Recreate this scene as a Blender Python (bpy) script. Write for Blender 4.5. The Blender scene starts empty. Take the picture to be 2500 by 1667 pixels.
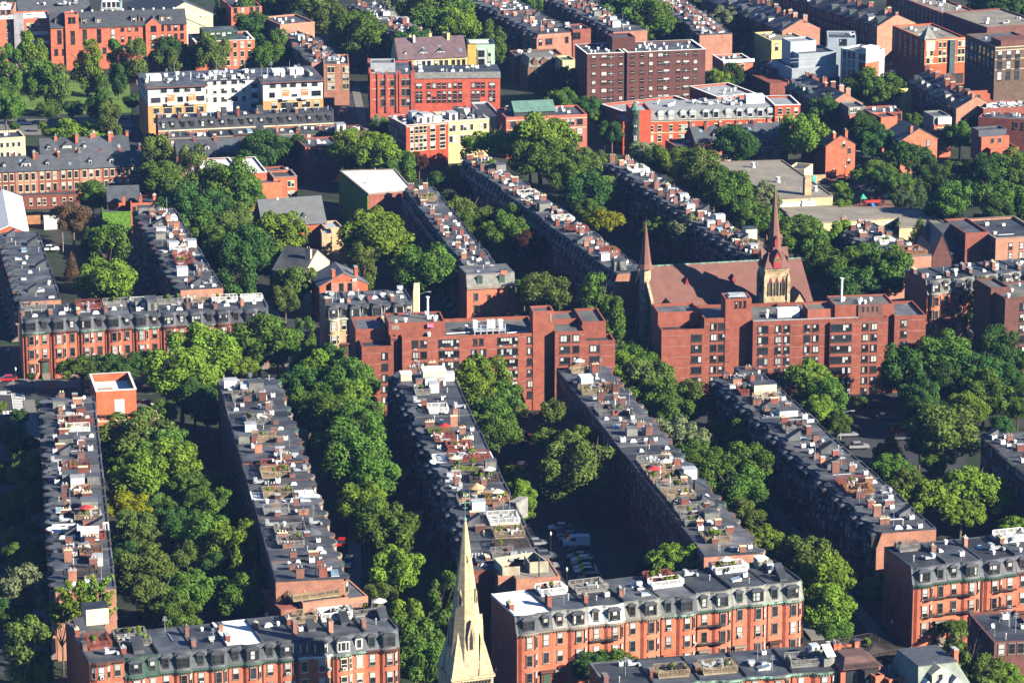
import bpy, math, random
import numpy as np
from mathutils import Vector, Matrix
PI = math.pi
sc = bpy.context.scene
COL = sc.collection
# ---------------------------------------------------------------- camera, sky, sun
FPX, CX, CY, PITCH, CAMH = 9000.0, 1250.0, 833.5, math.radians(15.3), 233.0
cam = bpy.data.cameras.new('camera'); camo = bpy.data.objects.new('camera', cam); COL.objects.link(camo)
camo.location = (0, 0, CAMH); camo.rotation_euler = (PI/2-PITCH, 0, 0)
cam.sensor_width = 36; cam.lens = FPX/2500*36; cam.clip_start = 1; cam.clip_end = 9000
sc.camera = camo
SUN_AZ = math.atan2(.885, -.465); SUN_EL = math.radians(27)
w = bpy.data.worlds.new('World'); sc.world = w; w.use_nodes = True
nt = w.node_tree; nt.nodes.clear()
sky = nt.nodes.new('ShaderNodeTexSky'); sky.sky_type = 'NISHITA'; sky.sun_disc = False
sky.sun_elevation = SUN_EL; sky.sun_rotation = SUN_AZ; sky.air_density = .75; sky.dust_density = 0; sky.ozone_density = 8
bg = nt.nodes.new('ShaderNodeBackground'); bg.inputs[1].default_value = .055
out = nt.nodes.new('ShaderNodeOutputWorld')
nt.links.new(sky.outputs[0], bg.inputs[0]); nt.links.new(bg.outputs[0], out.inputs[0])
sl = bpy.data.lights.new('sun', 'SUN'); sl.energy = 5.0; sl.angle = math.radians(.5); sl.color = (1, .915, .75)
so = bpy.data.objects.new('sun', sl); COL.objects.link(so); so.location = (100, -100, 300)
sd = Vector((math.sin(SUN_AZ)*math.cos(SUN_EL), math.cos(SUN_AZ)*math.cos(SUN_EL), math.sin(SUN_EL)))
so.rotation_euler = sd.to_track_quat('Z', 'Y').to_euler()
vs = sc.view_settings; vs.view_transform = 'Standard'; vs.look = 'None'; vs.gamma = 1; vs.exposure = 1.42; vs.use_curve_mapping = False
sc.cycles.max_bounces = 5; sc.cycles.diffuse_bounces = 0; sc.cycles.glossy_bounces = 2; sc.cycles.transmission_bounces = 2
sc.cycles.volume_bounces = 0; HAZE = .00004

# ---------------------------------------------------------------- picture point -> place
CR = {1: (0, 0), 2: (830, 0), 3: (1660, 0), 4: (0, 550), 5: (830, 550), 6: (1660, 550), 7: (0, 1107), 8: (830, 1107), 9: (1660, 1107)}
def ray(px, py):
    dx, dy = (px-CX)/FPX, -(py-CY)/FPX
    return Vector((dx, math.cos(PITCH)+dy*math.sin(PITCH), -math.sin(PITCH)+dy*math.cos(PITCH)))
def src(k, x, y): return CR[k][0]+x/2.8, CR[k][1]+y/2.8
def P(k, x, y, z=0.0):
    """the place at height z that shows at point (x, y) of study crop k"""
    d = ray(*src(k, x, y)); t = (z-CAMH)/d.z
    return Vector((d.x*t, d.y*t, z))
def PD(k, x, y, dist):
    """the place at ground distance dist that shows there"""
    d = ray(*src(k, x, y)); t = dist/d.y
    return Vector((d.x*t, d.y*t, CAMH+d.z*t))
def M_PER_PX(p): return (p.y*math.cos(PITCH)+(CAMH-p.z)*math.sin(PITCH))/FPX

# ---------------------------------------------------------------- materials
MATS = {}
def mat(name, col, rough=.85, amp=.25, scale=.6, rand=.18, fine=.12, spec=.3, metal=0, streak=0, bump=0, tint=None, courses=0):
    if name in MATS: return MATS[name]
    m = bpy.data.materials.new(name); m.use_nodes = True; n = m.node_tree; L = n.links; N = n.nodes
    b = N['Principled BSDF']; b.inputs['Roughness'].default_value = rough; b.inputs['Metallic'].default_value = metal
    b.inputs['Specular IOR Level'].default_value = spec
    geo = N.new('ShaderNodeNewGeometry')
    def noise(s, det=3):
        t = N.new('ShaderNodeTexNoise'); t.inputs['Scale'].default_value = s; t.inputs['Detail'].default_value = det
        L.new(geo.outputs['Position'], t.inputs['Vector']); return t.outputs[0]
    def mr(x, lo, hi, a=.3, c=.7):
        r = N.new('ShaderNodeMapRange'); r.inputs[1].default_value = a; r.inputs[2].default_value = c
        r.inputs[3].default_value = lo; r.inputs[4].default_value = hi; L.new(x, r.inputs[0]); return r.outputs[0]
    def mul(a, c):
        q = N.new('ShaderNodeMath'); q.operation = 'MULTIPLY'; L.new(a, q.inputs[0]); L.new(c, q.inputs[1]); return q.outputs[0]
    f = mul(mr(noise(scale), 1-amp, 1+amp), mr(noise(6.0, 4), 1-fine, 1+fine))
    oi = N.new('ShaderNodeObjectInfo')
    f = mul(f, mr(oi.outputs['Random'], 1-rand, 1+rand, 0, 1))
    if streak:
        mp = N.new('ShaderNodeMapping'); mp.inputs['Scale'].default_value = (2.2, 2.2, .18); L.new(geo.outputs['Position'], mp.inputs[0])
        t = N.new('ShaderNodeTexNoise'); t.inputs['Scale'].default_value = 1.1; L.new(mp.outputs[0], t.inputs['Vector'])
        f = mul(f, mr(t.outputs[0], 1-streak, 1+streak*.5))
    if courses:
        tc = N.new('ShaderNodeTexCoord'); sp = N.new('ShaderNodeSeparateXYZ'); L.new(tc.outputs['Object'], sp.inputs[0])
        sx = N.new('ShaderNodeMath'); sx.operation = 'ADD'; L.new(sp.outputs[0], sx.inputs[0]); L.new(sp.outputs[1], sx.inputs[1])
        cb = N.new('ShaderNodeCombineXYZ'); L.new(sx.outputs[0], cb.inputs[0]); L.new(sp.outputs[2], cb.inputs[1])
        bt = N.new('ShaderNodeTexBrick'); bt.inputs['Scale'].default_value = 1; bt.inputs['Brick Width'].default_value = courses*2.1; bt.inputs['Row Height'].default_value = courses; bt.inputs['Mortar Size'].default_value = .03
        bt.inputs['Color1'].default_value = (.78, .78, .78, 1); bt.inputs['Color2'].default_value = (1.14, 1.14, 1.14, 1); bt.inputs['Mortar'].default_value = (.78, .78, .78, 1); bt.offset = .37
        L.new(cb.outputs[0], bt.inputs['Vector']); rg = N.new('ShaderNodeRGBToBW'); L.new(bt.outputs[0], rg.inputs[0]); f = mul(f, rg.outputs[0])
    rgb = N.new('ShaderNodeRGB'); rgb.outputs[0].default_value = (*col, 1); c = rgb.outputs[0]
    if tint:
        mx = N.new('ShaderNodeMix'); mx.data_type = 'RGBA'; L.new(mr(noise(scale*.45+.1, 2), 0, 1, .42, .6), mx.inputs[0])
        L.new(c, mx.inputs[6]); mx.inputs[7].default_value = (*tint, 1); c = mx.outputs[2]
    v = N.new('ShaderNodeVectorMath'); v.operation = 'SCALE'; L.new(c, v.inputs[0]); L.new(f, v.inputs[3])
    L.new(v.outputs[0], b.inputs['Base Color'])
    if bump:
        bp = N.new('ShaderNodeBump'); bp.inputs['Strength'].default_value = bump; bp.inputs['Distance'].default_value = .055
        L.new(noise(9, 3), bp.inputs['Height']); L.new(bp.outputs[0], b.inputs['Normal'])
    MATS[name] = m; return m
BR = dict(amp=.17, scale=.7, rand=.15, fine=.26, streak=.07, spec=.15)
brick = mat('brick_red', (.50, .142, .08), **BR)
brick2 = mat('brick_orange', (.53, .155, .09), **BR)
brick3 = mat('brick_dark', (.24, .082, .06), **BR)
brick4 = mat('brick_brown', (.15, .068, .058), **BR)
brick5 = mat('brick_crimson', (.32, .07, .05), **BR)
brickc = mat('chimney_brick', (.235, .115, .09), **BR)
brickp = mat('brick_pale', (.40, .19, .13), **BR)
tan = mat('tan_brick', (.50, .34, .2), **BR)
cream = mat('cream_stucco', (.68, .56, .33), **BR)
yellowm = mat('yellow_stucco', (.70, .55, .22), **BR)
whitew = mat('white_wall', (.74, .71, .64), **BR)
mint = mat('mint_wall', (.42, .62, .45), **BR)
stone = mat('sandstone', (.5, .39, .24), amp=.25, scale=.9, fine=.3, streak=.15, tint=(.36, .26, .16), bump=.6, courses=.45)
stoney = mat('yellow_stone', (.55, .435, .255), amp=.16, scale=1.3, fine=.22, streak=.1, rand=.03, tint=(.49, .375, .24), bump=.8, courses=.42)
greyst = mat('grey_stone', (.3, .29, .26), amp=.4, scale=.6, fine=.3, streak=.3, bump=.5)
brown = mat('brownstone', (.19, .105, .07), **BR)
trimst = mat('stone_trim', (.23, .185, .15), rand=.3, amp=.2)
trimw = mat('white_trim', (.62, .61, .57), rand=.12, amp=.1)
trimc = mat('cream_trim', (.66, .58, .4), rand=.1, amp=.1)
trimd = mat('dark_trim', (.045, .04, .038), rand=.4, amp=.2)
trimb = mat('brown_trim', (.13, .055, .04), rand=.4, amp=.2)
greenp = mat('green_trim', (.05, .095, .07), rand=.3, amp=.2)
verdi = mat('verdigris_copper', (.2, .33, .25), rand=.3, amp=.35, scale=1.5, tint=(.1, .12, .1))
copperg = mat('green_copper_roof', (.10, .19, .16), rand=.1, amp=.2)
R_ = dict(rough=.62, amp=.36, scale=.3, rand=.35, fine=.12, spec=.45)
roofs = [mat('roof_slate_blue', (.043, .051, .068), tint=(.075, .08, .092), **R_), mat('roof_grey', (.07, .077, .094), tint=(.11, .112, .12), **R_),
         mat('roof_black', (.03, .034, .045), tint=(.045, .05, .062), **R_), mat('roof_worn', (.082, .088, .10), tint=(.055, .06, .07), **R_)]
roofw = mat('roof_white', (.80, .80, .78), amp=.05, scale=.5, rand=.05, fine=.04)
rooft = mat('roof_tan_gravel', (.235, .21, .175), amp=.14, scale=.2, rand=.05, fine=.25, tint=(.2, .185, .16))
roofl = mat('roof_light_grey', (.27, .285, .31), amp=.14, scale=.2, rand=.1, fine=.1)
slate = mat('slate', (.062, .068, .08), rough=.6, amp=.2, scale=.8, rand=.3, fine=.3, spec=.4)
slatel = mat('slate_pale', (.19, .19, .175), rough=.7, amp=.25, scale=.8, rand=.2, fine=.3)
slatem = mat('slate_mauve', (.13, .085, .095), rough=.7, amp=.2, scale=.8, rand=.15, fine=.3)
slater = mat('slate_red', (.175, .082, .066), rough=.7, amp=.12, scale=.5, rand=.02, fine=.25)
metalg = mat('zinc_panel', (.36, .42, .48), rough=.5, amp=.08, rand=.05, fine=.05)
metals = mat('galvanised_metal', (.5, .52, .54), rough=.45, metal=.3, amp=.15, rand=.2)
whitep = mat('white_paint', (.78, .78, .76), rough=.5, amp=.05, rand=.08)
glass = mat('window_glass', (.02, .025, .032), rough=.12, spec=.6, amp=.3, rand=.6)
shadem = mat('window_blind', (.42, .43, .41), rough=.9, amp=.1, rand=.25)
glassb = mat('skylight_glass', (.22, .33, .42), rough=.15, spec=.6, rand=.3)
woodc = {'grey': mat('weathered_wood', (.21, .205, .195), rand=.2), 'tan': mat('tan_wood', (.30, .23, .15), rand=.15), 'red': mat('red_stained_wood', (.24, .07, .05), rand=.15),
         'orange': mat('orange_wood', (.34, .16, .075), rand=.15), 'white': whitep, 'dark': mat('dark_wood', (.07, .055, .045), rand=.2), 'green': mat('sedum', (.12, .15, .03), amp=.5, scale=2)}
asph = mat('asphalt', (.04, .043, .05), amp=.18, scale=.12, rand=0, fine=.15)
pave = mat('concrete', (.17, .162, .15), amp=.15, scale=.3, rand=0, fine=.12)
pavebr = mat('brick_paving', (.28, .09, .06), amp=.2, rand=0)
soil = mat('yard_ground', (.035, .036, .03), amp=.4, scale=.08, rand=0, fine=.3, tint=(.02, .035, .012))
lawnm = mat('lawn', (.10, .17, .03), amp=.3, scale=.25, rand=0, fine=.3)
paint = mat('road_paint', (.72, .72, .70), amp=.1, scale=2, rand=0)
barkm = mat('bark', (.12, .09, .065), amp=.3, scale=2)
ivym = mat('ivy', (.09, .19, .02), amp=.4, scale=1.5, fine=.4)
tarpb = mat('blue_tarp', (.03, .2, .62), rough=.5)
redm = mat('red_paint', (.5, .045, .04), rough=.5)
pink = mat('pink_board', (.75, .2, .32), rough=.6, rand=0)
rubber = mat('tyre_rubber', (.02, .02, .02))
def leafmat(name, col, tr=.18):
    m = bpy.data.materials.new(name); m.use_nodes = True; n = m.node_tree; N = n.nodes; L = n.links
    N.clear(); o = N.new('ShaderNodeOutputMaterial'); d = N.new('ShaderNodeBsdfDiffuse'); t = N.new('ShaderNodeBsdfTranslucent'); mx = N.new('ShaderNodeMixShader')
    geo = N.new('ShaderNodeNewGeometry'); nz = N.new('ShaderNodeTexNoise'); nz.inputs['Scale'].default_value = .5; nz.inputs['Detail'].default_value = 4
    L.new(geo.outputs['Position'], nz.inputs['Vector'])
    oi = N.new('ShaderNodeObjectInfo')
    def mr(x, a, c, lo, hi):
        r = N.new('ShaderNodeMapRange'); r.inputs[1].default_value = a; r.inputs[2].default_value = c; r.inputs[3].default_value = lo; r.inputs[4].default_value = hi; L.new(x, r.inputs[0]); return r.outputs[0]
    hs = N.new('ShaderNodeHueSaturation'); hs.inputs['Color'].default_value = (*col, 1)
    L.new(mr(oi.outputs['Random'], 0, 1, .482, .508), hs.inputs['Hue'])
    q = N.new('ShaderNodeMath'); q.operation = 'MULTIPLY'; L.new(mr(nz.outputs[0], .3, .7, .6, 1.35), q.inputs[0]); L.new(mr(oi.outputs['Random'], 0, 1, .85, 1.2), q.inputs[1])
    L.new(q.outputs[0], hs.inputs['Value'])
    L.new(hs.outputs[0], d.inputs[0]); L.new(hs.outputs[0], t.inputs[0]); mx.inputs[0].default_value = tr
    L.new(d.outputs[0], mx.inputs[1]); L.new(t.outputs[0], mx.inputs[2]); L.new(mx.outputs[0], o.inputs[0])
    return m
LEAF = {'g': leafmat('leaf_green', (.086, .162, .026)), 'b': leafmat('leaf_bright', (.138, .228, .026)), 'd': leafmat('leaf_dark', (.05, .112, .026)),
        'o': leafmat('leaf_olive', (.108, .16, .034)), 'p': leafmat('leaf_pale', (.19, .235, .11)), 'r': leafmat('leaf_copper', (.065, .03, .02)),
        'y': leafmat('leaf_yellow', (.19, .22, .012)), 'c': leafmat('leaf_conifer', (.08, .135, .05)), 'k': leafmat('leaf_brownish', (.12, .075, .04))}

# ---------------------------------------------------------------- mesh builder
class MB:
    def __init__(s): s.v = []; s.f = []; s.m = []; s.cur = 0
    def add(s, vs, fs):
        o = len(s.v); s.v += [tuple(p) for p in vs]; s.f += [tuple(i+o for i in f) for f in fs]; s.m += [s.cur]*len(fs); return s
    def quad(s, *p): return s.add(p, [tuple(range(len(p)))])
    def box(s, x0, x1, y0, y1, z0, z1, bottom=False):
        v = [(x0, y0, z0), (x1, y0, z0), (x1, y1, z0), (x0, y1, z0), (x0, y0, z1), (x1, y0, z1), (x1, y1, z1), (x0, y1, z1)]
        f = [(0, 1, 5, 4), (1, 2, 6, 5), (2, 3, 7, 6), (3, 0, 4, 7), (4, 5, 6, 7)]
        if bottom: f.append((3, 2, 1, 0))
        return s.add(v, f)
    def cbox(s, c, sx, sy, z0, z1): return s.box(c[0]-sx/2, c[0]+sx/2, c[1]-sy/2, c[1]+sy/2, z0, z1)
    def prism(s, poly, z0, z1, top=True, bottom=False):
        n = len(poly); v = [(p[0], p[1], z0) for p in poly]+[(p[0], p[1], z1) for p in poly]
        f = [(i, (i+1) % n, (i+1) % n+n, i+n) for i in range(n)]
        if top: f.append(tuple(range(n, 2*n)))
        if bottom: f.append(tuple(range(n-1, -1, -1)))
        return s.add(v, f)
    def frus(s, p0, z0, p1, z1, top=True):
        n = len(p0); v = [(p[0], p[1], z0) for p in p0]+[(p[0], p[1], z1) for p in p1]
        f = [(i, (i+1) % n, (i+1) % n+n, i+n) for i in range(n)]
        if top: f.append(tuple(range(n, 2*n)))
        return s.add(v, f)
    def cone(s, p0, z0, apex):
        n = len(p0); return s.add([(p[0], p[1], z0) for p in p0]+[apex], [(i, (i+1) % n, n) for i in range(n)])
    def tube(s, a, b, r0, r1=None, n=6):
        r1 = r0 if r1 is None else r1; a = Vector(a); b = Vector(b); d = (b-a).normalized()
        u = d.cross(Vector((0, 0, 1)) if abs(d.z) < .9 else Vector((1, 0, 0))).normalized(); w_ = d.cross(u)
        v = [a+(u*math.cos(2*PI*i/n)+w_*math.sin(2*PI*i/n))*r0 for i in range(n)]+[b+(u*math.cos(2*PI*i/n)+w_*math.sin(2*PI*i/n))*r1 for i in range(n)]
        return s.add(v, [(i, (i+1) % n, (i+1) % n+n, i+n) for i in range(n)]+[tuple(range(n, 2*n))])
    def mesh(s, name, mats=()):
        me = bpy.data.meshes.new(name); me.from_pydata(s.v, [], s.f)
        for m in mats: me.materials.append(m)
        if len(mats) > 1: me.polygons.foreach_set('material_index', s.m)
        me.update(); return me
def ngon(c, r, n, rot=0): return [(c[0]+r*math.cos(rot+2*PI*i/n), c[1]+r*math.sin(rot+2*PI*i/n)) for i in range(n)]

def obj(name, me, m=None, parent=None, loc=(0, 0, 0), rz=0.0, scale=None):
    o = bpy.data.objects.new(name, me); COL.objects.link(o)
    if m is not None:
        if len(me.materials) == 0: me.materials.append(m)
        elif me.materials[0] != m: o.material_slots[0].link = 'OBJECT'; o.material_slots[0].material = m
    if parent is not None: o.parent = parent
    o.location = loc
    if rz: o.rotation_euler = (0, 0, rz)
    if scale is not None: o.scale = scale
    return o
def empty(name, loc, rz, label, cat, group=None):
    o = bpy.data.objects.new(name, None); COL.objects.link(o); o.location = loc; o.rotation_euler = (0, 0, rz); o.empty_display_size = .5
    o['label'] = label; o['category'] = cat
    if group: o['group'] = group
    return o
def tag(o, label, cat, group=None):
    o['label'] = label; o['category'] = cat
    if group: o['group'] = group
    return o
def struct(name, mb, m):
    o = obj(name, mb.mesh(name), m); o['kind'] = 'structure'; return o
class Node:
    """a thing: an Empty on the ground at world point o; parts are given in its own (local) frame"""
    def __init__(s, name, o, rz, label, cat, group=None):
        s.root = empty(name, (o[0], o[1], 0), rz, label, cat, group); s.o = Vector((o[0], o[1], 0)); s.rz = rz
        s.inv = (Matrix.Translation(s.o) @ Matrix.Rotation(rz, 4, 'Z')).inverted()
    def L(s, p): return s.inv @ Vector((p[0], p[1], p[2] if len(p) > 2 else 0))
    def part(s, name, mb, m, parent=None, **k): return obj(name, mb.mesh(name) if isinstance(mb, MB) else mb, m, parent or s.root, **k)

ORD = ['', 'first', 'second', 'third', 'fourth', 'fifth', 'sixth', 'seventh', 'eighth', 'ninth', 'tenth', 'eleventh', 'twelfth', 'thirteenth', 'fourteenth', 'fifteenth', 'sixteenth',
       'seventeenth', 'eighteenth', 'nineteenth', 'twentieth', 'twenty-first', 'twenty-second', 'twenty-third', 'twenty-fourth', 'twenty-fifth', 'twenty-sixth', 'twenty-seventh', 'twenty-eighth', 'twenty-ninth', 'thirtieth',
       'thirty-first', 'thirty-second', 'thirty-third', 'thirty-fourth', 'thirty-fifth']
# ---------------------------------------------------------------- windows
_W = {}
def win_mesh(w_, h, style, kind, bl):
    key = (round(w_, 2), round(h, 2), style, kind, bl)
    if key in _W: return _W[key]
    a, hh = w_/2, h
    fm = {'stone': trimst, 'white': trimw, 'dark': trimd, 'cream': trimc, 'brown': trimb, 'green': greenp}[style.split('+')[0]]
    sash = trimw if style.endswith('+w') else trimd
    r = {}
    f = MB(); t = .07
    f.box(-a-t, -a, -.09, 0, -.02, hh+.02, True); f.box(a, a+t, -.09, 0, -.02, hh+.02, True)
    f.box(-a-t-.08, a+t+.08, -.16, 0, -.22, -.02, True); f.box(-a-t-.05, a+t+.05, -.12, 0, hh+.02, hh+.22, True)
    f.cur = 1
    n = max(1, round(w_/1.15)) if kind != 'wide' else max(2, round(w_/.66))
    if kind == 'near' or kind == 'wide':
        for i in range(1, n): x = -a+w_*i/n; f.box(x-.04, x+.04, -.08, 0, 0, hh, True)
        if kind == 'near': f.box(-a, a, -.075, 0, hh*.48, hh*.54, True)
    if kind == 'far':
        f.cur = 2; f.quad((-a, -.03, 0), (a, -.03, 0), (a, -.03, hh), (-a, -.03, hh))
        f.cur = 1; f.box(-a, a, -.06, -.04, hh*.47, hh*.55, True)
        for i in range(1, n): x = -a+w_*i/n; f.box(x-.05, x+.05, -.06, 0, 0, hh, True)
        f.cur = 3
        rr = random.Random(hash(key) & 0xffff)
        for i in range(n):
            x0, x1 = -a+w_*i/n+.05, -a+w_*(i+1)/n-.05
            if n > 1 and rr.random() < .45: continue
            if bl == 1: f.quad((x0, -.045, hh*.5), (x1, -.045, hh*.5), (x1, -.045, hh), (x0, -.045, hh))
            elif bl == 2: f.quad((x0, -.045, .05), (x1, -.045, .05), (x1, -.045, hh), (x0, -.045, hh))
            elif bl == 3 and i % 2 == 0: f.quad((x0, -.045, .05), (x1, -.045, .05), (x1, -.045, hh), (x0, -.045, hh))
        r['window'] = f.mesh('window', (fm, sash, glass, shadem))
    else:
        r['window'] = f.mesh('window', (fm, sash))
        g = MB(); g.quad((-a, -.03, 0), (a, -.03, 0), (a, -.03, hh), (-a, -.03, hh)); r['pane'] = g.mesh('pane', (glass,))
        if bl:
            g = MB()
            for i in range(n):
                x0, x1 = -a+w_*i/n+.05, -a+w_*(i+1)/n-.05
                lo = {1: .52, 2: .03, 3: .6 if i % 2 else .25, 4: .3}.get(bl, 0)
                if bl == 3 and i % 3 == 1: continue
                if kind == 'wide':
                    lo = random.Random(bl*31+i*7+int(w_*10)).choice([None, None, None, .5, .04])
                    if lo is None: continue
                g.box(x0, x1, -.055, -.04, hh*lo, hh-.02, True)
            r['blind'] = g.mesh('blind', (shadem,))
    _W[key] = r; return r
acm = None
def window(parent, x, y, z, rz, w_, h, style='stone', kind='near', rng=random):
    global acm
    bl = rng.choice([0, 0, 0, 1, 1, 2, 4]) if kind == 'near' else rng.randint(1, 9) if kind == 'wide' else rng.choice([0, 0, 0, 0, 1, 1, 3])
    r = win_mesh(w_, h, style, kind, bl)
    o = obj('window', r['window'], None, parent, (x, y, z), rz)
    if 'pane' in r:
        obj('pane', r['pane'], None, o)
        if 'blind' in r: obj('blind', r['blind'], None, o)
        if kind == 'near' and rng.random() < .13:
            if acm is None:
                b = MB(); b.box(-.32, .32, -.42, -.1, .02, .45, True); b.cur = 1; b.box(-.24, .24, -.43, -.42, .08, .38, True); acm = b.mesh('air_conditioner', (whitep, trimd))
            obj('air_conditioner', acm, None, o)
    return o
def windows(N, a, b, us, zs, w_, h, style='stone', kind='near', rng=random, local=False, skip=()):
    """a grid of windows on the wall a->b (left to right seen from outside); zs = sill heights"""
    if not local: a, b = N.L(a), N.L(b)
    dx, dy = b[0]-a[0], b[1]-a[1]; l = math.hypot(dx, dy); nx, ny = dy/l, -dx/l; rz = math.atan2(dy, dx)
    for j, z in enumerate(zs):
        for i, u in enumerate(us):
            if (i, j) in skip: continue
            ww = w_
            if isinstance(u, tuple): u, ww = u
            window(N.root, a[0]+dx*u+nx*.005, a[1]+dy*u+ny*.005, z, rz, ww, h, style, kind, rng)

# ---------------------------------------------------------------- rooftop parts (shared meshes)
_S = {}
def shared(key, fn):
    if key not in _S: _S[key] = fn()
    return _S[key]
def chim_mesh(i):
    r = random.Random(i); sx, sy, h = [(.75, 1.3, 1.4), (.8, 1.9, 1.2), (.7, 1.0, 1.8), (1.5, .75, 1.5), (.8, 1.5, 2.2), (.9, 1.1, 1.1)][i % 6]
    b = MB(); b.box(-sx/2, sx/2, -sy/2, sy/2, -.3, h); b.box(-sx/2-.08, sx/2+.08, -sy/2-.08, sy/2+.08, h-.28, h-.1, True)
    c = MB(); c.box(-sx/2-.05, sx/2+.05, -sy/2-.05, sy/2+.05, h, h+.12)
    n = max(1, int(max(sx, sy)/.6)); pots = [((k+.5)/n-.5)*(sx if sx > sy else sy)*.85 for k in range(n)]
    return b.mesh('chimney'), c.mesh('chimney_cap'), [((t, 0) if sx > sy else (0, t), h+.12) for t in pots]
def chimney(N, x, y, z, i, m, rng, rz=0):
    b, c, f = shared(('ch', i), lambda: chim_mesh(i)); pm = shared('pot', lambda: MB().tube((0, 0, 0), (0, 0, .42), .14, .11, 6).mesh('flue_pot'))
    o = obj('chimney', b, m, N.root, (x, y, z), rz)
    obj('chimney_cap', c, rng.choice([trimc, trimst, metals, roofs[3], roofs[3]]), o)
    if rng.random() < .5:
        for (px, py), h in f: obj('flue_pot', pm, rng.choice([TERR, trimc, metals]), o, (px, py, h))
    return o
TERR = mat('terracotta', (.42, .17, .09))
def mk_sky():
    b = MB(); b.box(-.65, .65, -.5, .5, 0, .22); b.cur = 1; b.frus([(-.6, -.45), (.6, -.45), (.6, .45), (-.6, .45)], .22, [(-.35, -.25), (.35, -.25), (.35, .25), (-.35, .25)], .5); return b.mesh('skylight', (whitep, whitep))
def mk_sky2():
    b = MB(); b.add([(-.7, -1, 0), (.7, -1, 0), (.7, 1, 0), (-.7, 1, 0), (-.7, -1, .2), (.7, -1, .2), (.7, 1, .65), (-.7, 1, .65)], [(0, 1, 5, 4), (1, 2, 6, 5), (2, 3, 7, 6), (3, 0, 4, 7)])
    b.cur = 1; b.quad((-.65, -.95, .22), (.65, -.95, .22), (.65, .95, .64), (-.65, .95, .64)); return b.mesh('skylight', (trimw, glassb))
def mk_hatch():
    b = MB(); b.add([(-.8, -1.1, 0), (.8, -1.1, 0), (.8, 1.1, 0), (-.8, 1.1, 0), (-.8, -1.1, .7), (.8, -1.1, .7), (.8, 1.1, 2.0), (-.8, 1.1, 2.0)], [(0, 1, 5, 4), (1, 2, 6, 5), (2, 3, 7, 6), (3, 0, 4, 7)])
    b.cur = 1; b.box(-.9, .9, -1.2, -1.0, .66, .72); b.quad((-.88, -1.15, .72), (.88, -1.15, .72), (.88, 1.15, 2.06), (-.88, 1.15, 2.06)); return b.mesh('roof_hatch', (roofs[1], roofs[2]))
def mk_hut():
    b = MB(); b.box(-1.3, 1.3, -1.6, 1.6, 0, 2.3); b.cur = 1; b.box(-1.45, 1.45, -1.75, 1.75, 2.3, 2.45, True); b.cur = 2; b.box(-.45, .45, -1.64, -1.6, .1, 2.0, True); return b.mesh('roof_hut', (slatel, roofs[1], trimd))
def mk_hut2():
    b = MB(); b.box(-1.1, 1.1, -1.4, 1.4, 0, 2.1); b.cur = 1; b.box(-1.2, 1.2, -1.5, 1.5, 2.1, 2.22, True); b.cur = 2; b.box(-.4, .4, -1.44, -1.4, .1, 1.9, True); return b.mesh('roof_hut', (whitep, metals, trimd))
def mk_ac():
    b = MB(); b.box(-.45, .45, -.45, .45, .12, .9, True); b.cur = 1; b.prism(ngon((0, 0), .34, 8), .9, .94); b.box(-.5, .5, -.5, .5, 0, .12); return b.mesh('condenser', (whitep, trimd))
def mk_vent():
    b = MB(); b.tube((0, 0, 0), (0, 0, .9), .1, .1, 6); b.tube((0, 0, .85), (0, 0, 1.05), .17, .15, 6); return b.mesh('vent_pipe', (metals,))
def mk_vent2():
    b = MB(); b.tube((0, 0, 0), (0, 0, .45), .28, .28, 8); b.tube((0, 0, .45), (0, 0, .75), .42, .3, 8); return b.mesh('roof_vent', (whitep,))
def mk_dish():
    b = MB(); b.tube((0, 0, 0), (0, 0, .7), .04, .04, 5); b.tube((0, 0, .7), (.12, -.2, .8), .1, .38, 8); return b.mesh('satellite_dish', (metals,))
def mk_ducts():
    b = MB(); b.box(-1.2, 1.2, -.3, .3, .2, .6, True); b.box(-1.2, -.8, -.3, 1.1, .2, .6, True); b.box(.5, 1.2, -.6, .6, .6, 1.2, True); return b.mesh('duct', (metals,))
def mk_antenna():
    b = MB(); b.tube((0, 0, 0), (0, 0, 3.2), .04, .03, 5)
    for k in range(4): b.tube((-.5+.06*k, 0, 2.4+.25*k), (.5-.06*k, 0, 2.4+.25*k), .025, .025, 4)
    return b.mesh('antenna', (metals,))
def mk_pipe():
    b = MB(); b.tube((0, -2.2, .12), (0, 2.2, .12), .09, .09, 6); return b.mesh('pipe', (metals,))
ROOFP = {'skylight': (mk_sky, 'skylight'), 'skylight2': (mk_sky2, 'skylight'), 'hatch': (mk_hatch, 'roof_hatch'), 'hut': (mk_hut, 'roof_hut'), 'hut2': (mk_hut2, 'roof_hut'), 'ac': (mk_ac, 'condenser'),
         'vent': (mk_vent, 'vent_pipe'), 'vent2': (mk_vent2, 'roof_vent'), 'dish': (mk_dish, 'satellite_dish'), 'duct': (mk_ducts, 'duct'), 'antenna': (mk_antenna, 'antenna'), 'pipe': (mk_pipe, 'pipe')}
def roofpart(N, kind, x, y, z, rz=0.0, s=1.0):
    fn, nm = ROOFP[kind]; return obj(nm, shared(kind, fn), None, N.root, (x, y, z), rz, (s, s, s))
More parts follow.
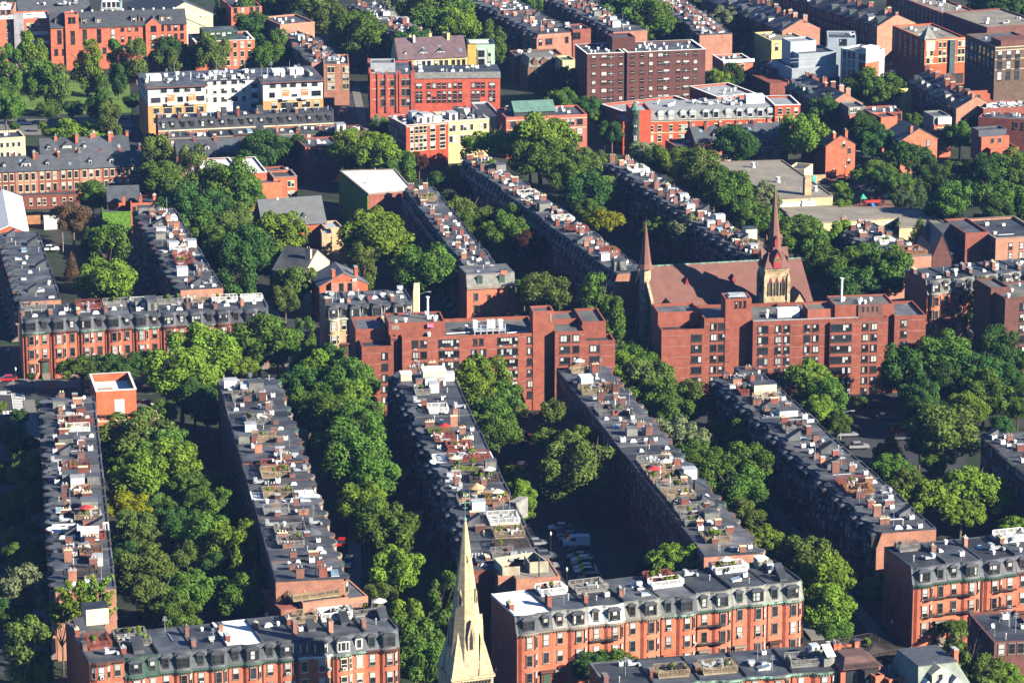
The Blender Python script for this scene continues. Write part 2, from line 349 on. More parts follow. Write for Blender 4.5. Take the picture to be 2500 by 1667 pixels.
def roof_deck(N, x, y, z, w_, l, colour, rng, rz=0.0, rail=True):
    m = woodc[colour]; b = MB(); n = max(4, int(l/.5))
    for i in range(n):
        y0 = -l/2+l*i/n; b.box(-w_/2, w_/2, y0+.02, y0+l/n-.03, .32, .42, True)
    b.box(-w_/2+.1, w_/2-.1, -l/2+.1, l/2-.1, .0, .3)
    o = N.part('roof_deck', b, m, loc=(x, y, z), rz=rz)
    if rail and colour != 'green':
        r = MB()
        for (x0, y0, x1, y1) in ((-w_/2, -l/2, w_/2, -l/2), (w_/2, -l/2, w_/2, l/2), (w_/2, l/2, -w_/2, l/2), (-w_/2, l/2, -w_/2, -l/2)):
            ll = math.hypot(x1-x0, y1-y0); k = max(3, int(ll/(.22 if colour != 'dark' else .45)))
            for i in range(k):
                px, py = x0+(x1-x0)*i/k, y0+(y1-y0)*i/k; big = i % 7 == 0; s = .07 if big else .035
                r.box(px-s, px+s, py-s, py+s, .42, 1.42 if big else 1.34)
            for zz in (.55, 1.34):
                r.box(min(x0, x1)-.05, max(x0, x1)+.05, min(y0, y1)-.05, max(y0, y1)+.05, zz, zz+.08, True)
        obj('railing', r.mesh('railing'), m, o)
    return o
FOBJ = []
def furnish(N, x, y, z, rz, w_, l, rng, wp, label_end):
    """patio things standing on a deck: things of their own"""
    M = Matrix.Translation(N.o) @ Matrix.Rotation(N.rz, 4, 'Z')
    for kind in wp:
        q = Matrix.Rotation(rz, 3, 'Z') @ Vector((rng.uniform(-.36, .36)*w_, rng.uniform(-.36, .36)*l, 0))
        p = M @ Vector((x+q.x, y+q.y, z+.42))
        me, nm, m, lab, cat = FURN[kind]()
        o = obj(nm, me, m, None, p, rng.uniform(0, 6.28)); tag(o, lab+' '+label_end, cat, 'furniture on roof decks'); FOBJ.append((o, lab, label_end))
def f_table():
    def mk():
        b = MB(); b.prism(ngon((0, 0), .65, 10), .68, .74, bottom=True); b.tube((0, 0, 0), (0, 0, .7), .06, .05); b.prism(ngon((0, 0), .3, 8), 0, .05)
        for k in range(4):
            a = k*PI/2+.4; c = (1.05*math.cos(a), 1.05*math.sin(a)); b.cbox(c, .48, .48, .38, .46)
            b.box(c[0]*1.2-.22, c[0]*1.2+.22, c[1]*1.2-.22, c[1]*1.2+.22, .46, .95); b.cbox(c, .3, .3, 0, .38)
        return b.mesh('patio_set')
    return shared('f_table', mk), 'patio_table', random.choice([trimw, metals, trimd]), 'round patio table', 'patio table'
def f_para():
    def mk():
        b = MB(); b.tube((0, 0, 0), (0, 0, 2.5), .04, .04); b.tube((0, 0, 1.1), (0, 0, 2.5), .2, .06, 8); b.prism(ngon((0, 0), .28, 8), 0, .1); return b.mesh('parasol')
    return shared('f_para', mk), 'parasol', trimw, 'folded white parasol', 'parasol'
def f_parao():
    def mk():
        b = MB(); b.tube((0, 0, 0), (0, 0, 2.4), .04, .04); b.prism(ngon((0, 0), .28, 8), 0, .1); b.cone(ngon((0, 0), 1.4, 8), 2.0, (0, 0, 2.6)); return b.mesh('open_parasol')
    m = random.choice([redm, trimw, trimc, trimw, trimc]); return shared('f_parao', mk), 'parasol', m, {redm: 'open red parasol', trimw: 'open white parasol', tarpb: 'open blue parasol', trimc: 'open cream parasol'}[m], 'parasol'
def f_pl():
    def mk():
        b = MB(); b.frus(ngon((0, 0), .2, 8), 0, ngon((0, 0), .3, 8), .5); b.cur = 1; r = random.Random(4)
        for k in range(160):
            d = Vector((r.gauss(0, 1), r.gauss(0, 1), r.gauss(0, 1))).normalized(); c = Vector((0, 0, .95))+d*r.uniform(.15, .48); c.z += abs(d.z)*.15
            u = Vector((r.gauss(0, 1), r.gauss(0, 1), r.gauss(0, 1))).normalized()*.1; v = d.cross(u).normalized()*.1
            b.quad(c-u-v, c+u-v, c+u+v, c-u+v)
        return b.mesh('planter', (trimst, LEAF['b']))
    return shared('f_pl', mk), 'potted_plant', None, 'leafy potted shrub', 'plant'
def f_grill():
    def mk():
        b = MB(); b.box(-.55, .55, -.28, .28, .75, .82, True); b.tube((-.3, 0, .95), (.3, 0, .95), .25, .25, 8); b.box(-.28, .28, -.2, .2, .1, .75); return b.mesh('grill')
    return shared('f_grill', mk), 'barbecue', trimd, 'dark barbecue grill', 'barbecue'
FURN = {'t': f_table, 'p': f_para, 'o': f_parao, 'l': f_pl, 'g': f_grill}

# ---------------------------------------------------------------- row houses
def front_pts(w_, kind, flip, pr=1.0):
    if kind == 'bow':
        x0, x1 = .05*w_, .60*w_; pts = [(0, 0)]
        for i in range(8):
            t = i/7; pts.append((x0+(x1-x0)*t, -pr*max(0, math.sin(PI*t))**.55))
        pts.append((w_, 0))
    elif kind == 'oct':
        x0, x1 = .05*w_, .62*w_; pts = [(0, 0), (x0, 0), (x0+.9, -pr), (x1-.9, -pr), (x1, 0), (w_, 0)]
    else: pts = [(0, 0), (w_, 0)]
    if flip: pts = [(w_-x, y) for x, y in pts][::-1]
    return pts
def spots(fp, w_, kind, flip, pr=1.0):
    """window positions on a front: (x, y, rz)"""
    if kind == 'flat': return [(w_*u, 0, 0) for u in (.2, .5, .8)]
    x0, x1 = (.05*w_, .60*w_) if kind == 'bow' else (.05*w_, .62*w_)
    a_ = math.atan(.95*1.4*pr); sg = [(x0+(x1-x0)*.14, -.62*pr, -a_), (x0+(x1-x0)*.5, -pr, 0), (x0+(x1-x0)*.86, -.62*pr, a_), (w_*.81, 0, 0)]
    if kind == 'oct': a_ = math.atan(pr/.9); sg = [(x0+.45, -.5*pr, -a_), ((x0+x1)/2, -pr, 0), (x1-.45, -.5*pr, a_), (w_*.81, 0, 0)]
    if flip: sg = [(w_-x, y, -r) for x, y, r in sg]
    return sg
HOUSES = []
def house(o, rz, w_, dep, he, label, group, kind='flat', roof='flat', flip=False, wall=brick, roofm=None, q=1, rng=random, mh=2.9, trim=trimst, wst='stone', mans=None,
          end=(False, False), chim=2, clutter=2, backq=0, door=True, name='row_house', ridge=3.2, corn=None, dkind=None, zs=None, balc=False):
    N = Node(name, o, rz, label, 'house', group)
    pr = .62 if q > 1 else 1.0; fp = front_pts(w_, kind, flip, pr); roofm = roofm or rng.choice(roofs); mans = mans or slate; dkind = dkind or rng.choice([greenp, trimb, trimd, trimd])
    corn = corn or rng.choice([trimb, trimd, greenp, trimst])
    # walls
    b = MB(); poly = fp+[(w_, dep), (0, dep)]
    b.prism(poly, -.3, he, top=False)
    zt = he
    if roof == 'mans':
        zt = he+mh; c1 = [(x, .5+y*.9) for x, y in fp]; c2 = [(x, 1.0+y*.85) for x, y in fp]
        for x in (0, w_):
            p = [(x, 0, he), (x, .5, he+mh*.45), (x, 1.0, zt), (x, dep, zt), (x, dep, he)]
            b.quad(*(p if x == w_ else p[::-1]))
        b.quad((w_, dep, he), (w_, dep, zt), (0, dep, zt), (0, dep, he))
        top = c2+[(w_, dep), (0, dep)]
    elif roof == 'gable':
        zt = he+ridge
        for x in (0, w_):
            p = [(x, 0, he), (x, dep/2, zt), (x, dep, he)]; b.quad(*(p if x == w_ else p[::-1]))
    else: top = poly
    N.part('wall', b, wall)
    # roof
    if roof == 'gable':
        b = MB(); e = .35
        for yy0, z0, yy1, z1 in ((-e, he-.35, dep/2, zt+.05), (dep/2, zt+.05, dep+e, he-.35)):
            b.add([(0, yy0, z0), (w_, yy0, z0), (w_, yy1, z1), (0, yy1, z1), (0, yy0, z0+.15), (w_, yy0, z0+.15), (w_, yy1, z1+.15), (0, yy1, z1+.15)],
                  [(0, 1, 5, 4), (1, 2, 6, 5), (2, 3, 7, 6), (3, 0, 4, 7), (4, 5, 6, 7), (3, 2, 1, 0)])
        N.part('roof', b, roofm)
    else:
        b = MB(); b.prism([(x, y) for x, y in top], zt+.0, zt+.13, top=True)
        for k in range(1, int(dep/3.2)):
            b.box(.25, w_-.02, k*3.2-.05, k*3.2+.05, zt+.13, zt+.15)
        N.part('roof', b, roofm)
        p = MB(); p.box(-.02, .3, (1.1 if roof == 'mans' else .1), dep-.05, zt, zt+.42)
        if end[1]: p.box(w_-.3, w_+.02, (1.1 if roof == 'mans' else .1), dep-.05, zt, zt+.42)
        p.box(.3, w_-.02, dep-.28, dep-.02, zt, zt+.35)
        N.part('parapet', p, roofw if roofm == roofw else rng.choice([roofs[0], roofs[1], roofs[2], roofs[2]]))
    # cornice
    if roof != 'gable' and q > 0:
        c = MB(); e = .32; n = len(fp)
        lo, hi = he-.42, he+.04
        up = [(x, y-e) for x, y in fp]; up2 = [(x, y-.06) for x, y in fp]
        for i in range(n-1):
            a0, a1, i0, i1 = up[i], up[i+1], up2[i], up2[i+1]
            c.quad((*a0, lo+.15), (*a1, lo+.15), (*a1, hi), (*a0, hi)); c.quad((*a0, hi), (*a1, hi), (fp[i+1][0], fp[i+1][1]+.2, hi+.02), (fp[i][0], fp[i][1]+.2, hi+.02))
            c.quad((*i0, lo-.1), (*i1, lo-.1), (*a1, lo+.15), (*a0, lo+.15))
        N.part('cornice', c, corn)
        if q > 1:
            d = MB(); xx = .25
            while xx < w_-.2:
                for i in range(n-1):
                    if fp[i][0] <= xx <= fp[i+1][0] and fp[i+1][0] > fp[i][0]:
                        t = (xx-fp[i][0])/(fp[i+1][0]-fp[i][0]); y = fp[i][1]+t*(fp[i+1][1]-fp[i][1]); d.box(xx-.07, xx+.07, y-.24, y-.02, he-.62, he-.3, True); break
                xx += .5
            N.part('cornice_bracket', d, corn)['kind'] = 'stuff'
    if roof == 'mans':
        b = MB(); n = len(fp); c0 = [(x, y-.12) for x, y in fp]
        L_ = [(c0, he+.05), ([(x, .28+y*.95) for x, y in fp], he+mh*.3), ([(x, .6+y*.9) for x, y in fp], he+mh*.66), ([(x, .95+y*.85) for x, y in fp], zt+.02)]
        for (ca, za), (cb, zb) in zip(L_, L_[1:]):
            for i in range(n-1): b.quad((*ca[i], za), (*ca[i+1], za), (*cb[i+1], zb), (*cb[i], zb))
        for i in range(n-1):
            ca = [(x, .83+y*.85) for x, y in fp]; cb = [(x, 1.05+y*.85) for x, y in fp]
            b.quad((*ca[i], zt-.02), (*ca[i+1], zt-.02), (*ca[i+1], zt+.2), (*ca[i], zt+.2)); b.quad((*ca[i], zt+.2), (*ca[i+1], zt+.2), (*cb[i+1], zt+.2), (*cb[i], zt+.2))
        N.part('mansard', b, mans)
        sp = spots(fp, w_, kind, flip, pr)
        ds = ([(sp[1][0], .25-pr, 2.3), (sp[3][0], .22, 1.35)] if kind != 'flat' else [(w_*.27, .22, 1.4), (w_*.73, .22, 1.4)])
        for x, y, dw in ds:
            def mk(dw=dw):
                a = dw/2; b = MB(); b.box(-a, a, 0, 2.0, -.3, 1.95); b.cur = 1; b.box(-a-.12, a+.12, -.15, 2.0, 1.95, 2.1, True)
                b.frus([(-a-.05, -.1), (a+.05, -.1), (a+.05, 2.0), (-a-.05, 2.0)], 2.1, [(-a+.35, .35), (a-.35, .35), (a-.35, 2.0), (-a+.35, 2.0)], 2.35)
                return b.mesh('dormer', (trimb, slate))
            d = obj('dormer', shared(('dm', dw), mk), dkind, N.root, (x, y, he+.42))
            if q > 0:
                if dw > 2:
                    for ux, uw in ((-.72, .42), (0, .75), (.72, .42)): window(d, ux, 0, .25, 0, uw, 1.45, 'dark' if dkind != whitep else 'white', 'far', rng)
                else: window(d, 0, 0, .25, 0, .8, 1.45, 'dark' if dkind != whitep else 'white', 'far', rng)
    elif roof == 'gable' and q > 0:
        for u in ((.3, .7) if w_ > 6 else (.5,)):
            if rng.random() < .75:
                dw = rng.choice([1.3, 1.3, 2.6]); zz = he-.1; yy = 1.1
                if dw > 2 and u > .5: continue
                b = MB(); a = dw/2; b.box(-a, a, 0, 3.2, -.3, 1.45)
                b.cur = 1; b.add([(-a-.15, -.2, 1.4), (a+.15, -.2, 1.4), (0, -.2, 1.4+a*.7), (-a-.15, 4, 1.4), (a+.15, 4, 1.4), (0, 4, 1.4+a*.7)], [(0, 1, 2), (1, 4, 5, 2), (3, 0, 2, 5)])
                d = obj('dormer', b.mesh('dormer', (trimw, slate)), rng.choice([trimw, slate, greenp]), N.root, (w_*u, yy, he+.35))
                for ux in ((-.7, 0, .7) if dw > 2 else (0,)): window(d, ux, 0, .1, 0, .6, 1.0, 'white', 'far', rng)
    # windows
    zs = zs or ([he-2.75, he-6.05, he-9.6] if he > 10.5 else [he-2.7, he-5.9])
    kd = 'near' if q >= 2 else 'far'
    if q > 0:
        for j, z in enumerate(zs):
            for i, (x, y, r) in enumerate(spots(fp, w_, kind, flip, pr)):
                if q > 1 and kind == 'bow' and r < -.1: continue
                if j == len(zs)-1 and i == (3 if kind != 'flat' else 2) and door: continue
                ww = 1.0 if abs(r) < .1 else .6
                window(N.root, x, y-.02, z, r, ww, 1.9 if j < 2 else 2.15, wst, kd, rng)
        if door:
            x = spots(fp, w_, kind, flip, pr)[3 if kind != 'flat' else 2][0]
            b = MB(); b.box(-.95, .95, -.3, 0, 0, 4.2); b.box(-1.2, 1.2, -.8, 0, 4.2, 4.55, True)
            d = N.part('entrance', b, rng.choice([trimst, trimb, wall]), loc=(x, 0, 0))
            b = MB(); b.box(-.6, .6, -.36, -.3, 1.2, 3.8); obj('door', b.mesh('door'), rng.choice([greenp, trimb, redm, trimd]), d)
            b = MB()
            for k in range(5): b.box(-.9, .9, -.3-.32*(5-k), -.3-.32*(4-k), 0, .24*(k+1))
            obj('stoop', b.mesh('stoop'), trimst, d)
    if q > 1 and kind != 'flat':
        xp = .12 if not flip else w_-.12; N.part('drainpipe', MB().box(xp-.06, xp+.06, -.16, -.02, 0, he-.4), trimb)
        if balc:
            b = MB(); n = len(fp); i0, i1 = (n//2, n-1) if not flip else (0, n-n//2)
            for z in (zs[0]-.25, zs[1]-.25):
                for i in range(i0, i1):
                    (xa, ya), (xb, yb) = fp[i], fp[i+1]
                    if xb-xa < .02: continue
                    b.add([(xa, ya, z), (xb, yb, z), (xb, yb-.8, z), (xa, ya-.8, z), (xa, ya, z+.06), (xb, yb, z+.06), (xb, yb-.8, z+.06), (xa, ya-.8, z+.06)], [(0, 1, 2, 3)[::-1], (4, 7, 6, 5), (2, 3, 7, 6)])
                    for zz in (.45, .85): b.tube((xa, ya-.8, z+zz), (xb, yb-.8, z+zz), .025, .025, 4)
                    for t in range(5): x, y = xa+(xb-xa)*t/5, ya+(yb-ya)*t/5-.8; b.box(x-.02, x+.02, y-.02, y+.02, z, z+.85)
            N.part('iron_balcony', b, trimd)['kind'] = 'stuff'
    if backq:
        for z in zs[:3]:
            for u in (.25, .7): window(N.root, w_*u, dep+.02, z, PI, .95, 1.7, wst, 'far', rng)
    for s_, x in ((0, -.02), (1, w_+.02)):
        if end[s_] and q > 1:
            pass
    # rooftop
    if roof == 'gable':
        for k in range(chim):
            if rng.random() < .8: chimney(N, .4 if k else w_-.4, dep/2+rng.uniform(-1.5, 1.5), zt-.9, rng.choice([2, 4]), wall, rng)
        for k in range(clutter):
            if rng.random() < .6:
                t = rng.uniform(.25, .75); y = dep/2*t; b = MB(); sl_ = ridge/(dep/2)
                x = rng.uniform(.25, .75)*w_; b.add([(x-.4, y-.5, he+(y-.5)*sl_+.06), (x+.4, y-.5, he+(y-.5)*sl_+.06), (x+.4, y+.5, he+(y+.5)*sl_+.06), (x-.4, y+.5, he+(y+.5)*sl_+.06)]+
                      [(x-.4, y-.5, he+(y-.5)*sl_+.18), (x+.4, y-.5, he+(y-.5)*sl_+.18), (x+.4, y+.5, he+(y+.5)*sl_+.18), (x-.4, y+.5, he+(y+.5)*sl_+.18)], [(0, 1, 5, 4), (1, 2, 6, 5), (2, 3, 7, 6), (3, 0, 4, 7), (4, 5, 6, 7)])
                N.part('skylight', b, glassb)
    else:
        z = zt+.13
        for k in range(chim):
            if rng.random() < .72:
                cm = rng.choice([brickc, brickc, brick3, brickp, brickc, brick3, brickc, brick4])
                chimney(N, .55, dep*((.3, .66, .85)[k])+rng.uniform(-.8, .8), z, rng.choice([0, 1, 2, 0, 1, 4, 5]), cm, rng)
        ks = {3: ['skylight', 'skylight', 'skylight2', 'hatch', 'ac', 'ac', 'vent', 'vent', 'vent', 'dish', 'vent2', 'hut', 'duct', 'antenna', 'ac', 'pipe', 'skylight', 'vent2', 'hut2', 'duct'], 2: ['skylight', 'skylight', 'skylight2', 'hatch', 'ac', 'vent', 'vent', 'vent2', 'pipe', 'vent', 'antenna', 'duct', 'ac'], 1: ['skylight', 'hatch', 'vent', 'vent', 'vent2', 'skylight2']}.get(clutter, [])
        used = []
        for k in range({0: 0, 1: rng.randint(2, 4), 2: rng.randint(4, 7), 3: rng.randint(6, 11)}[clutter]):
            kk = rng.choice(ks); x, y = rng.uniform(1.5, max(1.6, w_-1.0)), rng.uniform(2.6 if roof == 'mans' else 1.4, dep-1.6)
            if kk == 'pipe' and (y < 4 or y > dep-4): continue
            if any(abs(x-a) < 1.5 and abs(y-c) < 1.6 for a, c in used): continue
            used.append((x, y)); roofpart(N, kk, x, y, z, rng.choice([0, PI/2, PI, -PI/2]) if kk not in ('hut', 'hatch', 'pipe') else 0, rng.uniform(.85, 1.2) if kk not in ('hut', 'hut2') else rng.uniform(.7, 1))
    HOUSES.append((N, w_, dep, zt+.13, label, rng))
    return N
def feat(q, roof, wall, roofm, mans):
    col = {brick: 'red-brick', brick2: 'orange-brick', brick3: 'dark-toned brick', brick4: 'shade-darkened brick', brick5: 'crimson', brickp: 'pale-brick', tan: 'tan-brick', cream: 'cream', yellowm: 'yellow', whitew: 'white', greyst: 'grey-stone', brown: 'brownstone'}.get(wall, 'brick')
    rf = {'mans': 'mansard', 'gable': 'pitched', 'flat': 'flat'}[roof]
    if roofm == roofw: rf = 'white'
    return f'{col} {rf}-roofed rowhouse'
def row(key, a, b, dep, n, he, near='near', pick=None, walls=None, hj=.35, seed=0, skipn=(), endwall=None, **kw):
    """houses shoulder to shoulder from a to b (left to right seen from their front). near: which end of a->b is counted from"""
    rng = random.Random(seed or key); a = Vector((a[0], a[1])); b = Vector((b[0], b[1])); d = b-a; L_ = d.length; rz = math.atan2(d.y, d.x); wd = L_/n
    fromb = b.y < a.y-6 if near == 'near' else (b.x < a.x)
    word = 'near' if near == 'near' else 'left'
    H = []
    for i in range(n):
        if i in skipn: continue
        o = a+d*(i/n); k = dict(kw); w_ = walls[i % len(walls)] if walls else rng.choice([brick, brick, brick2, brick3, brick])
        h = he+rng.uniform(-hj, hj) if kw.get('roof') != 'gable' else he
        rm = k.pop('roofm', None) or rng.choice([roofs[0], roofs[3], roofs[1], roofs[2], roofs[3], roofs[1]])
        if isinstance(rm, (list, tuple)): rm = rm[i % len(rm)]
        if endwall and i == (n-1 if fromb else 0): w_ = endwall
        if pick and i in pick:
            pk = dict(pick[i]); w_ = pk.pop('wall', w_); rm = pk.pop('roofm', rm); k.update(pk)
        num = (n-i) if fromb else i+1
        lab = f"{feat(0, k.get('roof', 'flat'), w_, rm, None)}, {ORD[num]} from {word} end of {key}"
        k['wall'] = w_; k['roofm'] = rm; h = k.pop('he_', h)
        fl = k.pop('flipalt', False)
        if fl: k['flip'] = bool(i % 2)
        H.append(house((o.x, o.y), rz, wd-.001, k.pop('dep_', dep), h, lab, 'houses of '+key, rng=rng, end=(i == 0, i == n-1), **k))
    return H
def vrow(key, lf, ln, rf, rn, side, n, z, **kw):
    """a row that runs away from the camera: roof edges left-far, left-near, right-far, right-near"""
    lf, ln, rf, rn = [Vector((p[0], p[1])) for p in (lf, ln, rf, rn)]
    dl = (ln-lf).normalized(); dep = (abs((rf-lf).cross(dl))+abs((rn-ln).cross(dl)))/2
    print('ROW', key, 'len', round((ln-lf).length, 1), 'dep', round(abs((rf-lf).cross(dl)), 1), round(abs((rn-ln).cross(dl)), 1), 'w', round((ln-lf).length/n, 2), 'ang', round(math.degrees(math.atan2(ln.x-lf.x, lf.y-ln.y)), 1))
    nrm = Vector((-dl.y, dl.x))   # points to the right side (+x)
    if side == 'left': a, b = lf, ln
    else: a, b = ln+nrm*dep, lf+nrm*dep
    he = z-kw.get('mh', 2.9) if kw.get('roof') == 'mans' else z
    kw.setdefault('endwall', brickp); kw.setdefault('walls', [brick3, brick4, brick3, brick4, brick3]); return row(key, a, b, dep, n, he, **kw)  # red-brick rows given darker bricks to paint in the shade on their sides
# ---------------------------------------------------------------- blocks
def rect(a, b, dep):
    a = Vector((a[0], a[1])); b = Vector((b[0], b[1])); d = (b-a).normalized(); n = Vector((-d.y, d.x))
    return [a, b, b+n*dep, a+n*dep]
def block(N, a, b, z1, dep, wall, roofm, par=.5, z0=-.3, name='wing', pt=.35, cap=None, local=False):
    """a box-shaped wing with parapet; a, b = its front corners; returns its corners (local)"""
    if not local: a, b = N.L(a), N.L(b)
    p = rect(a, b, dep); m = MB(); c = sum(p, Vector((0, 0)))/4
    q = []
    for i in range(4):
        e0 = (p[i]-p[i-1]).normalized(); e1 = (p[(i+1) % 4]-p[i]).normalized(); q.append(p[i]-e0*pt+e1*pt)
    m.prism(p, z0, z1, top=False); m.prism(q[::-1], z1-par, z1, top=False)
    for i in range(4): j = (i+1) % 4; m.quad((*p[i], z1), (*p[j], z1), (*q[j], z1), (*q[i], z1))
    o = N.part(name, m, wall)
    r = MB(); r.quad(*[(*v, z1-par) for v in q]); obj('roof', r.mesh('roof'), roofm, o)
    if cap:
        r = MB(); g = []
        for i in range(4):
            e0 = (p[i]-p[i-1]).normalized(); e1 = (p[(i+1) % 4]-p[i]).normalized(); g.append(p[i]+e0*.12-e1*.12)
        r.prism(g, z1+.003, z1+.12, top=False)
        g2 = [v+(c-v).normalized()*.7 for v in p]
        for i in range(4): j = (i+1) % 4; r.quad((*g[i], z1+.12), (*g[j], z1+.12), (*g2[j], z1+.12), (*g2[i], z1+.12))
        obj('coping', r.mesh('coping'), cap, o)
    return p
def band(N, a, b, z, h, m, out=.05, name='string_course', local=False):
    if not local: a, b = N.L(a), N.L(b)
    d = Vector((b[0]-a[0], b[1]-a[1])).normalized(); n = Vector((d.y, -d.x))*out
    mb = MB(); p = [(a[0], a[1]), (a[0]+n.x, a[1]+n.y), (b[0]+n.x, b[1]+n.y), (b[0], b[1])]; mb.prism(p, z, z+h, bottom=True)
    return N.part(name, mb, m)
def gabled(N, a, b, ze, zr, dep, wall, roofm, along=True, name='wing', z0=-.3, over=.4, local=False):
    """pitched roof; along=True: ridge parallel to a->b, else ridge runs back from the front gable"""
    if not local: a, b = N.L(a), N.L(b)
    p = rect(a, b, dep)
    if not along: p = [p[1], p[2], p[3], p[0]]
    m = MB(); m.prism(p, z0, ze, top=False); r0 = (p[0]+p[3])/2; r1 = (p[1]+p[2])/2
    m.quad((*p[3], ze), (*p[0], ze), (*r0, zr)); m.quad((*p[1], ze), (*p[2], ze), (*r1, zr))
    o = N.part(name, m, wall)
    d = (p[1]-p[0]).normalized(); n = Vector((-d.y, d.x)); half = (r0-p[0]).length; s = (zr-ze)/half
    rb = MB()
    for sgn, e0, e1 in ((1, p[0], p[1]), (-1, p[3], p[2])):
        x0, x1 = e0-n*over*sgn-d*.12, e1-n*over*sgn+d*.12; y0, y1 = r0-d*.12, r1+d*.12; zz = ze-over*s
        v = [(*x0, zz), (*x1, zz), (*y1, zr), (*y0, zr)]; vv = v+[(q[0], q[1], q[2]+.2) for q in v]
        f = [(4, 5, 6, 7), (0, 1, 5, 4), (1, 2, 6, 5), (2, 3, 7, 6), (3, 0, 4, 7), (3, 2, 1, 0)]
        if sgn < 0: f = [t[::-1] for t in f]
        rb.add(vv, f)
    obj('roof', rb.mesh('roof'), roofm, o); return p
def clutter(N, p, z, n, kinds, rng, marg=1.5):
    for k in range(n):
        u, v = rng.uniform(.08, .92), rng.uniform(.15, .85); q = p[0]+(p[1]-p[0])*u+(p[3]-p[0])*v
        roofpart(N, rng.choice(kinds), q.x, q.y, z, rng.choice([0, PI/2]), rng.uniform(.9, 1.3))
def lin(n, a=.1, b=.9): return [a+(b-a)*i/(n-1) for i in range(n)] if n > 1 else [(a+b)/2]
def rot2(v, a): return Vector((v.x*math.cos(a)-v.y*math.sin(a), v.x*math.sin(a)+v.y*math.cos(a)))

# ================================================================= THE PLACE
# ---- ground
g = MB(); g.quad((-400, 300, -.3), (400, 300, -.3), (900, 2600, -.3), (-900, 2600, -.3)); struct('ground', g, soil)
rb = random.Random(5)
def strip(name, p, w_, z, m, left=None):
    """a flat strip along world points p"""
    b = MB(); L_ = []
    for i, q in enumerate(p):
        d = (p[min(i+1, len(p)-1)]-p[max(i-1, 0)]); d = Vector((d.x, d.y)).normalized(); n = Vector((-d.y, d.x))*w_/2; L_.append((q.x-n.x, q.y-n.y, q.x+n.x, q.y+n.y))
    for s, t in zip(L_, L_[1:]):
        b.add([(s[0], s[1], z-.5), (t[0], t[1], z-.5), (t[2], t[3], z-.5), (s[2], s[3], z-.5), (s[0], s[1], z), (t[0], t[1], z), (t[2], t[3], z), (s[2], s[3], z)], [(4, 5, 6, 7), (0, 1, 5, 4), (2, 3, 7, 6), (1, 2, 6, 5), (3, 0, 4, 7)])
    return struct(name, b, m)
def street(name, p, w_, z=-.1, m=asph):
    strip(name, p, w_, z, m)
    for s in (-1, 1):
        q = []
        for i, v in enumerate(p):
            d = (p[min(i+1, len(p)-1)]-p[max(i-1, 0)]); d = Vector((d.x, d.y)).normalized(); n = Vector((-d.y, d.x))*s*(w_/2+1.3); q.append(Vector((v.x+n.x, v.y+n.y, 0)))
        strip('pavement', q, 2.6, .04+.01*s, pave)
street('street', [P(7, 2200, 1500), P(4, 2250, 1250), P(4, 2000, 500)], 9)
street('street', [P(7, 60, 1500), P(4, 60, 1500), P(4, 20, 1200)], 9)
strip('alley', [P(8, 1560, 900), P(8, 1300, 250), P(5, 1300, 1500), P(5, 1200, 1280)], 16, -.06, asph)
street('street', [P(9, 1150, 1250), P(9, 500, 450), P(6, 80, 1150)], 9)
strip('avenue', [P(4, -500, 1130), P(4, 0, 1120), P(4, 600, 1100), P(4, 1300, 1060), P(4, 1700, 1020)], 17, -.08, asph)
strip('pavement', [P(4, 60, 1075), P(4, 420, 1085), P(4, 900, 1060), P(4, 1300, 1015)], 7, .04, pave)
strip('brick_walk', [P(4, 280, 1100), P(4, 390, 1100)], 4, .06, pavebr)
struct('car_park', MB().prism([P(6, 1000, 1700), P(6, 2000, 1700), P(6, 1700, 1150), P(6, 1000, 1150)], -.5, -.05), asph)
strip('avenue', [P(1, -200, 850), P(1, 400, 850), P(1, 900, 830)], 16, -.05, mat('pale_asphalt', (.14, .14, .145), amp=.1, scale=.1, rand=0))
strip('pavement', [P(1, -200, 905), P(1, 300, 905), P(1, 800, 890)], 5, .04, pave)
struct('lawn', MB().prism([P(1, -200, 785), P(1, 900, 765), P(1, 880, 520), P(1, -200, 540)], -.5, .05), lawnm)
street('street', [P(1, 1000, 1500), P(1, 950, 1100), P(1, 870, 800)], 9)
street('street', [P(2, 100, 1100), P(2, 20, 800), P(2, -20, 600)], 9)
strip('avenue', [P(3, 1300, 560), P(3, 2000, 500), P(3, 2400, 470)], 26, -.05, asph)
strip('street', [P(3, 1500, 600), P(3, 1380, 400), P(3, 1300, 250)], 10, -.04, asph)
struct('play_area', MB().prism([P(3, 1130, 1450), P(3, 1560, 1440), P(3, 1480, 1330), P(3, 1120, 1360)], -.5, .03), mat('rubber_ground', (.17, .1, .08), rand=0))
struct('lawn', MB().prism([P(3, 1020, 1400), P(3, 1240, 1390), P(3, 1160, 1300), P(3, 1020, 1310)], -.5, .04), lawnm)
strip('paved_court', [P(3, 900, 1240), P(3, 1350, 1270)], 12, .02, asph)
# crosswalk bars and stop lines on the avenue
cw = MB(); A, B_, C_, D_ = P(4, 75, 1145), P(4, 165, 1145), P(4, 180, 1260), P(4, 92, 1265)
def bil(u, v): return A.lerp(B_, u).lerp(D_.lerp(C_, u), v)
for i in range(11):
    v0, v1 = (i+.15)/11, (i+.65)/11; cw.prism([bil(.1, v1), bil(.9, v1), bil(.9, v0), bil(.1, v0)], -.2, -.07)
for u0, u1 in ((0, .07), (.93, 1)): cw.prism([bil(u0, 1), bil(u1, 1), bil(u1, 0), bil(u0, 0)], -.2, -.066)
struct('crosswalk', cw, paint)
cw = MB()
for i in range(4): x = 5+i*20-5; cw.prism([P(4, x-30, 1150), P(4, x-15, 1150), P(4, x-17, 1135), P(4, x-32, 1135)], -.2, -.07)
for y in (1131, 1152): cw.prism([P(4, -60, y+3), P(4, 75, y+3), P(4, 75, y), P(4, -60, y)], -.2, -.068)
